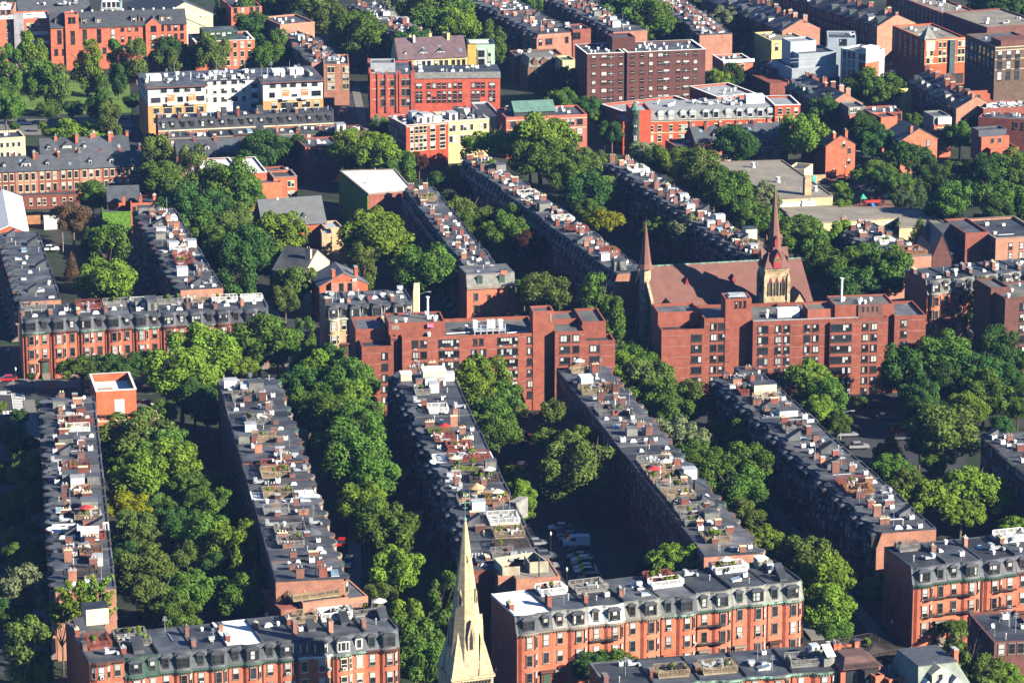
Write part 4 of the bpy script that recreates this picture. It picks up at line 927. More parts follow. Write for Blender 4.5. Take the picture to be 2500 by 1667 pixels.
for face in range(4):
    ca = face*PI/2
    def W(x, y, z): q = Matrix.Rotation(ca, 2) @ Vector((x, y)); return (tc[0]+q.x, tc[1]+q.y, z)
    h3 = hw+.32; b = MB(); b.quad(W(-.95, -h3, zb+.1), W(.95, -h3, zb+.1), W(.95, -h3, zb+2.2), W(0, -h3, zb+4.2), W(-.95, -h3, zb+2.2)); N.part('clock_gable', b, redp)
    b = MB(); b.quad(W(-1.15, -h3-.15, zb+2.0), W(0, -h3-.15, zb+4.5), W(0, -.5, zb+4.5)); b.quad(W(0, -h3-.15, zb+4.5), W(1.15, -h3-.15, zb+2.0), W(0, -.5, zb+4.5)); N.part('gable_roof', b, slater)
    b = MB(); cc = W(0, -h3-.06, zb+2.2)
    o = N.part('clock_face', MB().add([(math.cos(2*PI*i/20)*.72, 0, math.sin(2*PI*i/20)*.72) for i in range(20)], [tuple(range(20))]), trimd, loc=cc, rz=ca)
    b = MB()
    for i in range(12):
        a = i*PI/6; x, z = math.sin(a)*.56, math.cos(a)*.56; b.box(x-.055, x+.055, -.03, -.01, z-.08, z+.08, True)
    obj('hour_marks', b.mesh('hour_marks'), mat('gilt', (.8, .55, .12), rand=0), o)
    b = MB()
    for a, l in ((-PI/2-.02, .34), (0, .5)):
        dx, dz = math.sin(a), math.cos(a); b.quad((-dz*.04, -.035, dx*.04), (dz*.04, -.035, -dx*.04), (dx*l+dz*.02, -.035, dz*l-dx*.02), (dx*l-dz*.02, -.035, dz*l+dx*.02))
    obj('clock_hand', b.mesh('clock_hand'), MATS['gilt'], o)
    zl = zs1+1.6; b = MB(); hh = hw*.62; b.quad(W(-.35, -hh-.1, zl), W(.35, -hh-.1, zl), W(.35, -hh-.1, zl+1.3), W(0, -hh-.1, zl+2.3), W(-.35, -hh-.1, zl+1.3)); N.part('lucarne', b, redp)
    b = MB(); b.quad(W(-.42, -hh-.2, zl+1.2), W(0, -hh-.2, zl+2.5), W(0, -.2, zl+2.5)); b.quad(W(0, -hh-.2, zl+2.5), W(.42, -hh-.2, zl+1.2), W(0, -.2, zl+2.5)); b.quad(W(-.4, -hh-.1, zl), W(-.4, -hh-.1, zl+1.3), W(-.3, -hh+1.2, zl+1.3), W(-.3, -hh+.6, zl)); N.part('lucarne_roof', b, slater)
# slender turret spire
ca_, cb_ = PD(5, 2035, 292, 856), PD(5, 2140, 292, 856); c = N.L((ca_+cb_)/2); sw = (cb_-ca_).length/2; z0_ = ca_.z; az = PD(2, 2075, 1497, 856).z
N.part('turret', MB().prism(ngon((c.x, c.y), sw*.72, 8, PI/8), -.3, z0_+.2), stone)
b = MB(); b.frus(ngon((c.x, c.y), sw*1.12, 8, PI/8), z0_, ngon((c.x, c.y), sw*.78, 8, PI/8), z0_+1.2, top=False); b.cone(ngon((c.x, c.y), sw*.78, 8, PI/8), z0_+1.2, (c.x, c.y, az)); N.part('turret_spire', b, slater)
# right porch gable in stone
q0, q1 = N.L(PD(6, 765, 560, 850)), N.L(PD(6, 885, 560, 850))
b = MB(); b.prism([(q0.x, q0.y), (q1.x, q0.y), (q1.x, q0.y+6), (q0.x, q0.y+6)], -.3, 9, top=False); b.quad((q0.x, q0.y, 9), (q1.x, q0.y, 9), ((q0.x+q1.x)/2, q0.y, 12.4)); b.quad((q1.x, q0.y+6, 9), (q0.x, q0.y+6, 9), ((q0.x+q1.x)/2, q0.y+6, 12.4)); N.part('chancel', b, stone)
b = MB(); mx_ = (q0.x+q1.x)/2; b.quad((q0.x-.2, q0.y-.3, 8.8), (mx_, q0.y-.3, 12.6), (mx_, q0.y+6.2, 12.6), (q0.x-.2, q0.y+6.2, 8.8)); b.quad((mx_, q0.y-.3, 12.6), (q1.x+.2, q0.y-.3, 8.8), (q1.x+.2, q0.y+6.2, 8.8), (mx_, q0.y+6.2, 12.6)); N.part('chancel_roof', b, slate)

# ---- yellow stone steeple in the foreground
DS = 584
A_, Bm = PD(8, 780, 1512, DS), PD(8, 1040, 1490, DS); ang = math.atan2(4.2, (Bm-A_).x)
ap = PD(8, 861, 450, DS+3.5); zb = A_.z-.2
hw = (Bm-A_).x/math.cos(ang)/2*1.0; mid = (A_+Bm)/2
N = Node('church_steeple', (mid.x, mid.y+0), ang*.6, 'pale yellow stone steeple with copper cross rising in front of the rowhouses', 'steeple')
tc = (0, hw); cx_ = N.L(ap)
def sq(h, c=tc): return [(c[0]-h, c[1]-h), (c[0]+h, c[1]-h), (c[0]+h, c[1]+h), (c[0]-h, c[1]+h)]
b = MB(); b.prism(sq(hw*.96), -.3, zb-.3)
T = N.part('tower', b, stoney); N.part('cornice', MB().prism(sq(hw*1.03), zb-.5, zb, bottom=True), stoney)
b = MB()
for i in range(12): x = -hw*.8+i*hw*1.6/11; b.box(x-.14, x+.14, tc[1]-hw-.06, tc[1]-hw*.96, zb-1.5, zb-.9, True)
N.part('dentil', b, trimd)
zap = ap.z; R0 = hw*.98
def octr(r, rot=PI/8): return ngon(tc, r, 8, rot)
b = MB(); b.frus(octr(R0*1.02), zb, octr(R0*.82), zb+4.2, top=False); prof = [(R0*.82, zb+4.2)]
for t in (.25, .5, .75, .97): prof.append((R0*.82*(1-t)+.22*t, zb+4.2+(zap-zb-4.2)*t))
for (ra, za), (rb_, zc_) in zip(prof, prof[1:]): b.frus(octr(ra), za, octr(rb_), zc_, top=False)
b.cone(octr(prof[-1][0]), prof[-1][1], (*tc, zap+.2)); SP = N.part('spire', b, stoney)
# broaches at the four corners
for sx in (-1, 1):
    for sy in (-1, 1):
        cxx, cyy = tc[0]+sx*hw*.98, tc[1]+sy*hw*.98; f1 = (tc[0]+sx*hw*.3, tc[1]+sy*hw*.98); f2 = (tc[0]+sx*hw*.98, tc[1]+sy*hw*.3); tip = (tc[0]+sx*hw*.53, tc[1]+sy*hw*.53, zb+7.5)
        b = MB(); b.quad((*f1, zb), (cxx, cyy, zb), tip); b.quad((cxx, cyy, zb), (*f2, zb), tip); N.part('broach', b, stoney)
# lucarnes
def lucarne(face, z, w_, h, r, m=0):
    ca = face*PI/4
    def W(x, y, zz): q = Matrix.Rotation(ca, 2) @ Vector((x, y)); return (tc[0]+q.x, tc[1]+q.y, zz)
    b = MB(); y = -r
    b.quad(W(-w_, y, z), W(w_, y, z), W(w_, y, z+h*.45), W(0, y, z+h), W(-w_, y, z+h*.45)); b.quad(W(-w_, y, z), W(-w_, y, z+h*.45), W(0, y, z+h), W(0, 0, z+h), W(-w_, 0, z+h*.3)); b.quad(W(w_, y, z+h*.45), W(w_, y, z), W(w_, 0, z+h*.3), W(0, 0, z+h), W(0, y, z+h)); o = N.part('lucarne', b, stoney)
    b = MB(); b.quad(W(-w_*.5, y-.03, z+.15), W(w_*.5, y-.03, z+.15), W(w_*.5, y-.03, z+h*.42), W(0, y-.03, z+h*.75), W(-w_*.5, y-.03, z+h*.42)); obj('opening', b.mesh('opening'), trimd, o)
rat = lambda z: R0*.82*(1-(z-zb-4.2)/(zap-zb-4.2))*.93
for fc in (0, 2, 4, 6): lucarne(fc, zb+4.3, .62, 5.2, R0*.80)
for fc in (1, 3, 5, 7): lucarne(fc, zb+12, .42, 2.6, rat(zb+12)+.25)
for fc in (0, 2, 4, 6): lucarne(fc, zb+19, .22, 1.5, rat(zb+19)+.1)
b = MB(); z = zap
b.tube((*tc, z-.3), (*tc, z+4.2), .09, .06, 6); b.tube((tc[0]-.85, tc[1], z+2.9), (tc[0]+.85, tc[1], z+2.9), .08, .08, 5); b.tube((tc[0]-.45, tc[1], z+2.0), (tc[0]+.45, tc[1], z+2.0), .06, .06, 5); b.tube((tc[0], tc[1]-.3, z+2.9), (tc[0], tc[1]+.3, z+2.9), .08, .08, 5)
for sx in (-.85, .85): b.tube((tc[0]+sx, tc[1], z+2.7), (tc[0]+sx, tc[1], z+3.1), .12, .12, 5)
b.tube((*tc, z+3.9), (*tc, z+4.3), .14, .14, 5); b.tube((*tc, z-.2), (*tc, z+.25), .3, .25, 8); N.part('cross', b, verdi)

# ---- corner house with pale mansard, and end walls
a = P(5, 868, 428, 10.2); b_ = P(5, 1198, 408, 10.2); L_ = (b_-a).length
h_ = house((a.x, a.y), math.atan2(b_.y-a.y, b_.x-a.x), L_, 9, 10.2, 'red-brick corner house with pale slate mansard and two green dormers, above the red apartment block', None, kind='flat', roof='mans', mans=slatel, wall=brick2, roofm=roofs[1], q=0, rng=random.Random(3), corn=trimst, dkind=greenp, clutter=0, chim=0, door=False)
for u, zz, ww in ((.19, 6.9, 1), (.19, 3.9, 1), (.19, .9, 1), (.46, 6.3, .8), (.46, 3.3, .8), (.88, 7.5, .9), (.88, 4.5, .9)): window(h_.root, L_*u, -.01, zz, 0, ww, 1.8, 'stone', 'near', random.Random(1))
band(h_, (0, 0), (L_, 0), 9.7, .6, trimst, .3, 'cornice', local=True)
chimney(h_, L_*.78, 1.2, 11.6, 4, brick2, RG, PI/2)
# ================================================================= FURTHER BUILDINGS
def simple(name, label, k, p0, p1, z, dep, wall, roof, cols=(), rows=(), w_=1.1, h=1.7, style='stone', par=.5, left=0, leftu=(), cap=None, cl=0, ck=('vent', 'vent2', 'skylight', 'ac', 'ac', 'duct', 'pipe'), kind='far', group=None, right=0, bands=()):
    """rows: window-centre offsets below the parapet in crop pixels"""
    f = Fr(name, label, 'building', k, p0, p1, z, group); q = f.blk(p0[0], p1[0], z, 0, dep, wall, roof, par=par, cap=cap, name='wall')
    sills = [z-r*f.vm-h/2 for r in rows]
    f.win(cols, sills, w_, h, 0, style, kind, rng=RG)
    if left: f.side(p0[0], 0, dep, lin(left, .08, .92), sills, w_, h, True, style)
    if right: f.side(p1[0], 0, dep, lin(right, .08, .92), sills, w_, h, False, style)
    for r in bands: f.band(p0[0]+3, p1[0]-3, z-r*f.vm, 0, .2, trimc)
    if cl: clutter(f.N, q, z-par, cl, ck, RG)
    return f
# far left institution
f = Fr('school_building', 'long red institutional building with slate roof, arched windows and square tower', 'building', 1, (345, 190), (1275, 160), 14)
N = f.N; gabled(N, (0, 0), (f.len, 0), 14, 17.6, 13, brick, slate, local=True); f.blk(445, 537, 18.2, -.6, 6, brick, roofs[1]); f.win([478, 505], [15.4], .9, 1.7, -.6, rng=RG, kind='far')
f.win([405, 578, 675, 770], [8.6], 1.2, 4.2, kind='far', rng=RG); f.win([495], [8.4], 1.2, 4.2, -.6, kind='far', rng=RG); f.win([835, 883, 933], [12.1, 8.6], .9, 1.4, kind='far', rng=RG)
f.win([1108, 1155, 1200, 1243], [11.8, 8.9, 6.2, 3], .95, 1.6, kind='far', rng=RG); f.win([380, 432, 660, 710, 835, 890, 940], [4.8], 1, 1.8, kind='far', rng=RG)
gabled(N, (f.X(992), -.7), (f.X(1100), -.7), 14, 16.2, 7, brick, slate, along=False, local=True); f.win([(1047, 34)], [11.8, 8.9, 6.2], 1.5, 1.6, -.7, kind='far', rng=RG)
f.band(345, 990, 13.7, 0, .35, copperg, .35); f.band(345, 990, 7.3, 0, .12, trimst); f.band(537, 990, 13.2, 0, .3, brick3, .15)
for c in (398, 575, 672, 917, 970, 1110, 1155):
    d = MB(); d.box(-.9, .9, 0, 2.5, 0, 1.8); d.cur = 1; d.box(-1.05, 1.05, -.15, 2.6, 1.8, 2.0, True); o = obj('dormer', d.mesh('dormer', (trimst, slate)), None, N.root, (f.X(c), 1.2, 14.5)); window(o, 0, 0, .2, 0, .8, 1.3, 'brown', 'far', RG)
for c in range(500, 1250, 70): roofpart(N, 'vent2', f.X(c), 6.5, 17.5)
f = simple('apartment_block', 'red-brick flats with rear balconies at the left edge beyond the park', 1, (-120, 140), (345, 125), 15.5, 14, brick, roofw, (-60, -20, 55, 190, 220, 262), (50, 108, 170, 235), cl=14, style='cream')
for i, z in enumerate((12.3, 9.2, 6.1)): f.N.part('balcony', MB().box(f.X(160), f.X(330), -1.5, 0, z-2, z-1.85, True).box(f.X(160), f.X(330), -1.5, -1.42, z-1.85, z-.9), metals)
f.N.part('stair_tower', MB().box(f.X(92), f.X(158), -1.8, 0, -.3, 17.5), mat('grey_panel', (.3, .29, .31), rand=0))
f = Fr('church', 'cream classical church with pedimented gable at the top edge', 'church', 1, (1075, 125), (1455, 95), 15); gabled(f.N, (0, 0), (f.len, 0), 15, 19.5, 30, cream, slate, along=False, local=True, over=1.0)
gabled(f.N, (f.X(1130), -3), (f.X(1370), -3), 11.5, 14.5, 3, cream, slate, along=False, local=True, over=.8); f.N.part('ivy', MB().box(f.X(1310), f.X(1365), -.25, 0, 1, 10.5), ivym); f.band(1370, 1455, 14.2, 0, .5, trimc, .3)
simple('glass_block', 'pale blue glazed block behind the red institution roof', 1, (688, 62), (826, 60), 17, 20, mat('blue_glazing', (.3, .42, .52), rough=.3), roofw, (712, 745, 778, 808), (-22, 18, 50), 1.2, 2.2, 'white')
f = Fr('house', 'slate-roofed hall at the top left corner', 'building', 1, (130, 95), (620, 75), 13); gabled(f.N, (0, 0), (f.len, 0), 13, 17.5, 16, cream, slate, local=True); clutter(f.N, rect((0, 1), (f.len, 1), 5), 15, 6, ['vent2', 'duct'], RG)
simple('apartment_block', 'orange-brick block with green edging at the top left corner', 1, (-60, 70), (92, 68), 17, 14, brickp, roofw, (-20, 20, 60), (20, 55), cl=5)
f = simple('apartment_block', 'red-brick block with rooftop glass storey behind the white apartments', 1, (1335, 290), (1740, 272), 11.5, 15, brick2, roofs[0], (1460, 1508, 1557, 1605, 1655, 1703), (32, 92, 148), style='cream', cap=trimw, cl=4, left=3)
f.blk(1400, 1640, 14.3, 4, 7, greenp, roofs[0], par=.2); f.win(lin(6, 1430, 1620), [12.3], 1.3, 1.2, 4, 'green', 'far', rng=RG)
# white and orange apartments
orange = mat('orange_brick_lower', (.62, .25, .10), **BR); wht = mat('white_cladding', (.76, .70, .60), **BR)
f = Fr('apartment_block', 'large white and orange apartment building with courtyard recess and brown eaves', 'building', 1, (1010, 600), (2205, 548), 17); N = f.N
p = f.blk(1010, 1405, 16.8, 0, 22, wht, roofs[0], par=.15); f.blk(1405, 1800, 16.8, 7, 15, wht, roofs[0], par=.15); f.blk(1795, 2205, 16.8, 0, 22, wht, roofs[0], par=.15)
for c0, c1 in ((1008, 1407), (1793, 2207)): N.part('brick_storeys', MB().prism([(f.X(c0), -.15), (f.X(c1), -.15), (f.X(c1), 22.1), (f.X(c0), 22.1)], -.3, 11.4), orange); N.part('eaves', MB().prism([(f.X(c0)-.5, -.8), (f.X(c1)+.5, -.8), (f.X(c1)+.5, 22.5), (f.X(c0)-.5, 22.5)], 16.75, 17.05, bottom=True), trimb); N.part('roof_deck_surface', MB().prism([(f.X(c0)-.2, -.5), (f.X(c1)+.2, -.5), (f.X(c1)+.2, 22.2), (f.X(c0)-.2, 22.2)], 17.05, 17.1), roofs[0])
N.part('roof_deck_surface', MB().prism([(f.X(1407), 6.6), (f.X(1793), 6.6), (f.X(1793), 22.2), (f.X(1407), 22.2)], 16.8, 17.06), roofs[0])
wy = lambda off, h: 17-off*f.vm-h/2
for cols, y0 in (([1118, 1205, 1278, 1352], 0), ([1862, 1938, 2000, 2078, 2150], 0)): f.win([(c, 42) for c in cols], [wy(22, 1.7)], 1.8, 1.7, y0, 'white', 'far', rng=RG)
f.win([(1062, 66), 1145, 1228, 1290, (1362, 62), 1856, 1945, 2010, 2085, (2160, 64)], [wy(88, 1.6)], 1.7, 1.6, 0, 'white', 'far', rng=RG)
f.win([(1064, 40), (1142, 56), (1216, 40), (1290, 56), (1366, 40), (1870, 40), (1945, 58), (2015, 38), (2088, 58), (2160, 38)], [wy(160, 1.7), wy(222, 1.7)], 1.7, 1.7, -.15, 'cream', 'far', rng=RG)
f.win([1425, 1488, (1550, 40), (1622, 40), 1686], [wy(16, 1.6), wy(76, 1.5), wy(134, 1.5)], 1.0, 1.5, 7, 'white', 'far', rng=RG)
for c in (1165, 1310, 1950, 2080):
    N.part('balcony_recess', MB().box(f.X(c-26), f.X(c+26), -.06, -.0, wy(88, 3), wy(88, 3)+3, True), orange); N.part('balcony', MB().box(f.X(c-28), f.X(c+28), -1.2, -.06, wy(88, 3), wy(88, 3)+.2, True).box(f.X(c-28), f.X(c+28), -1.2, -1.1, wy(88, 3)+.2, wy(88, 3)+1.1, True), whitep)
for c in (1760,):
    for z in (13.3, 10.2, 7.1, 4): N.part('balcony', MB().box(f.X(c-26), f.X(c+26), 5.4, 7, z-.2, z, True).box(f.X(c-26), f.X(c+26), 5.4, 5.5, z, z+1, True), whitep); window(N.root, f.X(c), 6.98, z+.1, 0, 1.9, 2, 'white', 'far', RG)
N.part('glazed_lobby', MB().box(f.X(1455), f.X(1735), 2.5, 7, -.3, 6.2), cream); f.win(lin(9, 1470, 1720), [3.4], .9, 1.6, 2.5, 'white', 'far', rng=RG)
f.side(1010, 0, 22, lin(5, .1, .9), [13.5, 10.4, 7, 4], 1.1, 1.7); clutter(N, [Vector((f.X(1030), 2)), Vector((f.X(2190), 2)), None, Vector((f.X(1030), 20))], 17.1, 60, ['vent2', 'vent', 'ac', 'ac', 'duct', 'ac', 'antenna'], RG)
for c0, c1 in ((1030, 1130), (1895, 1980), (2015, 2110)): N.part('plant_unit', MB().box(f.X(c0), f.X(c1), 9, 12, 17.1, 18.8), whitep)
for c in (1075, 1230, 1325, 1460, 1855, 2080): N.part('flue', MB().tube((0, 0, 0), (0, 0, 2.6), .16, .16, 7), metals, loc=(f.X(c), 8, 17.1))
for c in (945+80, 2150): N.part('arched_canopy', MB().tube((f.X(c), 14, 17.1), (f.X(c)-.5, 3, 18.3), .5, .5, 8), trimc)
# crimson block and its neighbours
f = Fr('warehouse_building', 'big crimson-brick block with turreted parapet and blind lower wall', 'building', 2, (205, 530), (1095, 520), 15.8); N = f.N
crim = mat('crimson_paint', (.50, .105, .065), **BR); q = f.blk(205, 508, 16.6, -.3, 22, mat('crimson_brick', (.42, .105, .07), **BR), roofs[0], par=.5); q2 = f.blk(508, 1095, 15.2, 0, 16, crim, roofs[0], par=.2)
N.part('roof_edge', MB().quad((f.X(508), -.25, 15.2), (f.X(1095)+.2, -.25, 15.2), (f.X(1095)+.2, 2.6, 16.6), (f.X(508), 2.6, 16.6)).quad((f.X(1095)+.2, -.25, 15.2), (f.X(1095)+.2, 2.6, 15.2), (f.X(1095)+.2, 2.6, 16.6)), slatel)
N.part('upper_roof', MB().quad((f.X(508), 2.6, 16.6), (f.X(1095)+.2, 2.6, 16.6), (f.X(1095), 16, 16.2), (f.X(508), 16, 16.2)), roofs[0])
f.win([292, 358, 433, 465], [16.6-r*f.vm-1 for r in (52, 120, 187)], 1.05, 2.0, -.3, 'stone', 'far', rng=RG)
f.win([(540, 40), 607, 643, 678, 713, 750, 787, 822, 910, 943, 978, (1040, 40)], [12.3, 9.8, 8.0], 1.0, 1.4, 0, 'brown+w', 'far', rng=RG, skip=[(2, 1), (10, 2)]); f.side(205, -.3, 21.7, lin(8, .06, .94), [13.4, 10.2, 7.2, 4.2], 1, 2)
for c in (212, 262, 318, 388, 410, 490, 504): N.part('turret', MB().box(-.32, .32, -.3, .5, 5, 17.6, True), MATS['crimson_brick'], loc=(f.X(c), -.3, 0))
for y in lin(7, 3, 21): N.part('turret', MB().box(-.3, .3, -.32, .32, 5, 17.6, True), MATS['crimson_brick'], loc=(f.X(205), y, 0))
for z in (14.9, 12.2, 9.0): f.band(207, 506, z, -.3, .15, trimc)
f.blk(212, 382, 19, 6, 7, metals, roofs[1], z0=16); clutter(N, q, 16.1, 10, ['ac', 'duct', 'vent2', 'vent'], RG); clutter(N, q2, 16.6, 16, ['ac', 'vent', 'skylight'], RG)
f = simple('corner_building', 'tall green and yellow corner building with flat overhanging roof', 2, (880, 305), (1058, 302), 15, 9, mint, roofw, (945, 965, 985, 1022), (62, 120), 1, 2.2, 'white', cap=slate); f.N.part('yellow_bay', MB().box(f.X(872), f.X(932), -.4, 3, -.3, 14.9), mat('ochre_wall', (.66, .4, .1), **BR)); f.N.part('bay', MB().box(f.X(936), f.X(995), -.5, .2, -.3, 13.6), mint)
f.win([(965, 46)], [15-62*f.vm-1.1, 15-120*f.vm-1.1], 1.8, 2.2, -.51, 'white', 'far', rng=RG)
f = simple('commercial_building', 'four-storey red-brick corner building with roof gardens left of the yellow one', 2, (452, 860), (738, 835), 13, 14, mat('scarlet_brick', (.46, .08, .045), **BR), roofs[1], (490, 522, 553, 580, (633, 36), (700, 36)), (35, 97, 150), 1, 1.9, 'cream+w', cap=trimw, cl=16, ck=('ac', 'hut2', 'duct', 'vent', 'hatch', 'skylight'), left=6, bands=(12,))
f = simple('commercial_building', 'yellow-painted terrace building with white cornice', 2, (740, 832), (1020, 812), 12.2, 14, mat('yellow_brick', (.70, .52, .26), **BR), roofs[1], (758, 780, 833, 855, 900, 962, 992), (48, 120), .9, 1.7, 'white', cap=trimw, cl=16, ck=('ac', 'hut2', 'duct', 'vent', 'hatch'), bands=(10,))
f = simple('commercial_building', 'wide pink-red brick building with green copper roof storey', 2, (1135, 805), (1690, 782), 12, 14, mat('rose_brick', (.44, .125, .09), **BR), roofs[1], ((1185, 36), 1235, 1265, (1330, 38), 1387, 1437, (1497, 36), 1560, 1590, (1640, 38)), (48, 112, 165), 1, 1.7, 'stone', left=3, cl=14, bands=(24, 88))
gabled(f.N, (f.X(1205), 3), (f.X(1485), 3), 13, 15.2, 8, trimd, copperg, local=True)
f = simple('flat_roofed_building', 'low white-walled workshop between yellow terrace and copper roof', 2, (990, 800), (1110, 795), 9, 22, metals, roofs[0], (), ())
# brown tower block
f = Fr('apartment_tower', 'wide dark brown apartment block with white window bands and flat roof', 'building', 2, (1690, 372), (2499, 338), 20); N = f.N; bb = mat('block_brown', (.115, .05, .042), **BR)
q = f.blk(1690, 1942, 20, 0, 16, bb, roofs[0], cap=whitep); f.blk(1942, 1962, 19.6, 1.5, 13, bb, roofs[0]); q2 = f.blk(1962, 2499, 20, 0, 16, bb, roofs[0], cap=whitep)
Z = [20-(24+56*i)*f.vm-.7 for i in range(7)]
f.win([1735, (1805, 36), (1853, 40), 1920, 2000, 2065, 2125, (2190, 34), (2232, 40), 2313, (2367, 40), 2431], [z+.1 for z in Z], 1.15, 1.1, 0, 'brown+w', 'far', rng=RG)
f.blk(1893, 2050, 23.6, 6, 7, bb, roofs[0]); clutter(N, q, 19.5, 12, ['vent2'], RG); clutter(N, q2, 19.5, 26, ['vent2'], RG)
f = Fr('house', 'brownstone villa with ornate mansard, wavy gable and two dormers', 'house', 2, (1288, 462), (1500, 452), 7.5); N = f.N
f.blk(1288, 1500, 7.5, 0, 12, brown, roofs[1]); b = MB(); L_ = f.len; b.frus([(0, -.2), (L_, -.2), (L_, 12), (0, 12)], 7.5, [(.8, 1.6), (L_-.8, 1.6), (L_-.8, 11), (.8, 11)], 10.2); N.part('mansard', b, slatel); f.win([1340, 1385, 1410, 1470], [4.2], 1, 2.2, 0, 'brown', 'far', rng=RG)
for c, dw in ((1335, 1.6), (1400, 2.6), (1467, 1.6)): b = MB(); b.box(-dw/2, dw/2, 0, 2, 0, 1.5); b.frus([(-dw/2-.1, -.1), (dw/2+.1, -.1), (dw/2+.1, 2), (-dw/2-.1, 2)], 1.5, [(-.2, -.1), (.2, -.1), (.2, 2), (-.2, 2)], 2.3); N.part('dormer', b, brown, loc=(f.X(c), .1, 7.9))
for c in (1290, 1500): N.part('quoin', MB().box(-.3, .3, -.15, .3, 0, 7.5), brown, loc=(f.X(c), 0, 0))
f = simple('bay_tower', 'small yellow round-bayed house left of the brown tower block', 2, (1522, 415), (1614, 410), 11, 8, mat('lemon_wall', (.72, .6, .3), **BR), greenp, (1555,), (38, 95), 1, 2, 'cream')
simple('rear_block', 'brownstone terrace with curved front behind the ornate mansard', 2, (1200, 385), (1520, 372), 9, 10, brown, roofs[0], (1230, 1260), (35,), cl=10)
simple('corner_block', 'brick end building with zinc box at the foot of the green-dormer row', 2, (1345, 268), (1590, 245), 12, 10, brickp, roofs[0], (1370, (1428, 44), 1550), (25,), cl=5, style='brown'); simple('corner_block', 'plain red-brick annex with two dark windows beside the zinc box', 2, (1592, 205), (1715, 198), 14, 10, brick3, roofs[0], (1605, 1632), (42,), 1.1, 1.9, 'brown', cl=2)
simple('corner_block', 'orange brick building at the left of the crimson block', 2, (-112, 440), (62, 438), 13, 16, brickp, roofs[0], (-75, -50, 30, 46), (38, 95, 150), style='cream', cl=8)
simple('corner_block', 'grey house with white roof lantern above the green trees', 2, (-10, 905), (180, 895), 9, 9, brick4, roofs[1], (30, 75, 120), (38,), 1, 1.7, 'white', cl=8, ck=('hut2', 'ac', 'dish'))
# grey-mansard red terrace
f = Fr('apartment_block', 'long red-brick building with grey mansard and white dormers below the brown tower block', 'building', 2, (2040, 830), (2969, 802), 9.6); N = f.N; rd = mat('tomato_brick', (.48, .09, .045), **BR)
f.blk(1935, 2969, 9.6, 0, 13, rd, roofl); b = MB(); x0, x1 = f.X(2125), f.X(2969); b.frus([(x0, -.3), (x1, -.3), (x1, 13), (x0, 13)], 9.62, [(x0, .9), (x1, .9), (x1, 13), (x0, 13)], 12.6, top=False); N.part('mansard', b, mat('mansard_grey', (.25, .245, .235)))
N.part('flat_roof', MB().prism([(x0, .8), (x1, .8), (x1, 13.1), (x0, 13.1)], 12.6, 12.8), roofl); f.blk(1995, 2125, 12.9, -.3, 10, rd, roofl); f.blk(2969, 3144, 13.2, -.6, 14, rd, roofl, cap=whitep)
for c in (2192, 2262, 2344, 2409, 2499, 2569, 2654, 2729, 2802, 2871, 2941):
    d = MB(); d.box(-.95, .95, 0, 1.5, 0, 2); d.frus([(-1.1, -.15), (1.1, -.15), (1.1, 1.5), (-1.1, 1.5)], 2, [(-.6, .1), (.6, .1), (.6, 1.5), (-.6, 1.5)], 2.6); o = N.part('dormer', d, metalg, loc=(f.X(c), -.1, 9.9)); window(o, 0, 0, .2, 0, 1.3, 1.6, 'white', 'far', RG)
f.win([2070, 2095, 2130, 2185, 2262, 2330, 2344, 2370, 2410, 2500, 2570, 2655, 2730, 2790, 2870, 2941], [6.4, 3.4], 1.1, 1.7, 0, 'cream+w', 'far', rng=RG); f.win([3005, 3060, 3115], [10.6, 7.9, 4.9], 1.2, 1.6, -.6, 'cream+w', 'far', rng=RG)
for z in (9.2, 5.8): f.band(1996, 2965, z, 0, .2, trimc, .1); f.band(2971, 3142, z+.4, -.6, .2, trimc, .1)
N.part('corner_turret', MB().prism(ngon((f.X(2014), -.4), 1.4, 8), -.3, 13.2), greenp); N.part('turret_roof', MB().cone(ngon((f.X(2014), -.4), 1.6, 8), 13.2, (f.X(2014), -.4, 16)), copperg)
for z in (10.6, 7.4, 4.2, 1.2): window(N.root, f.X(2014), -1.72, z, 0, 1.0, 1.5, 'green', 'far', RG)
clutter(N, [Vector((x0, 2)), Vector((x1, 2)), None, Vector((x0, 12))], 12.8, 26, ['vent2', 'ac', 'duct', 'vent'], RG); N.part('cooling_unit', MB().box(f.X(2800), f.X(2925), 5, 8.5, 12.8, 15.2), whitep)
simple('flat_roofed_building', 'low flat grey-roofed wing left of the grey-mansard building', 2, (1790, 715), (1935, 765), 9, 26, rd, roofl, (), (), cap=whitep, cl=8, ck=('vent2',)); simple('flat_roofed_building', 'flat grey roof with white edge behind the grey-mansard building', 3, (255, 665), (520, 640), 11, 18, rd, roofl, (), (), cap=whitep, cl=7, ck=('vent2',))
simple('house', 'red-brick house with curved gable end beyond the park trees', 1, (1915, 170), (2150, 150), 12, 16, brickp, roofs[1], (), (), cl=6); simple('house', 'plain red-brick house below the curved gable end', 1, (1985, 265), (2140, 250), 10, 12, brickp, roofs[3], (), (), cl=3)
simple('apartment_block', 'brick building cut by the top edge right of the cream pediment church', 1, (1580, 55), (1790, 45), 14, 20, brick, roofs[1], (1610, 1660, 1720, 1760), (-30+50,), cl=3)
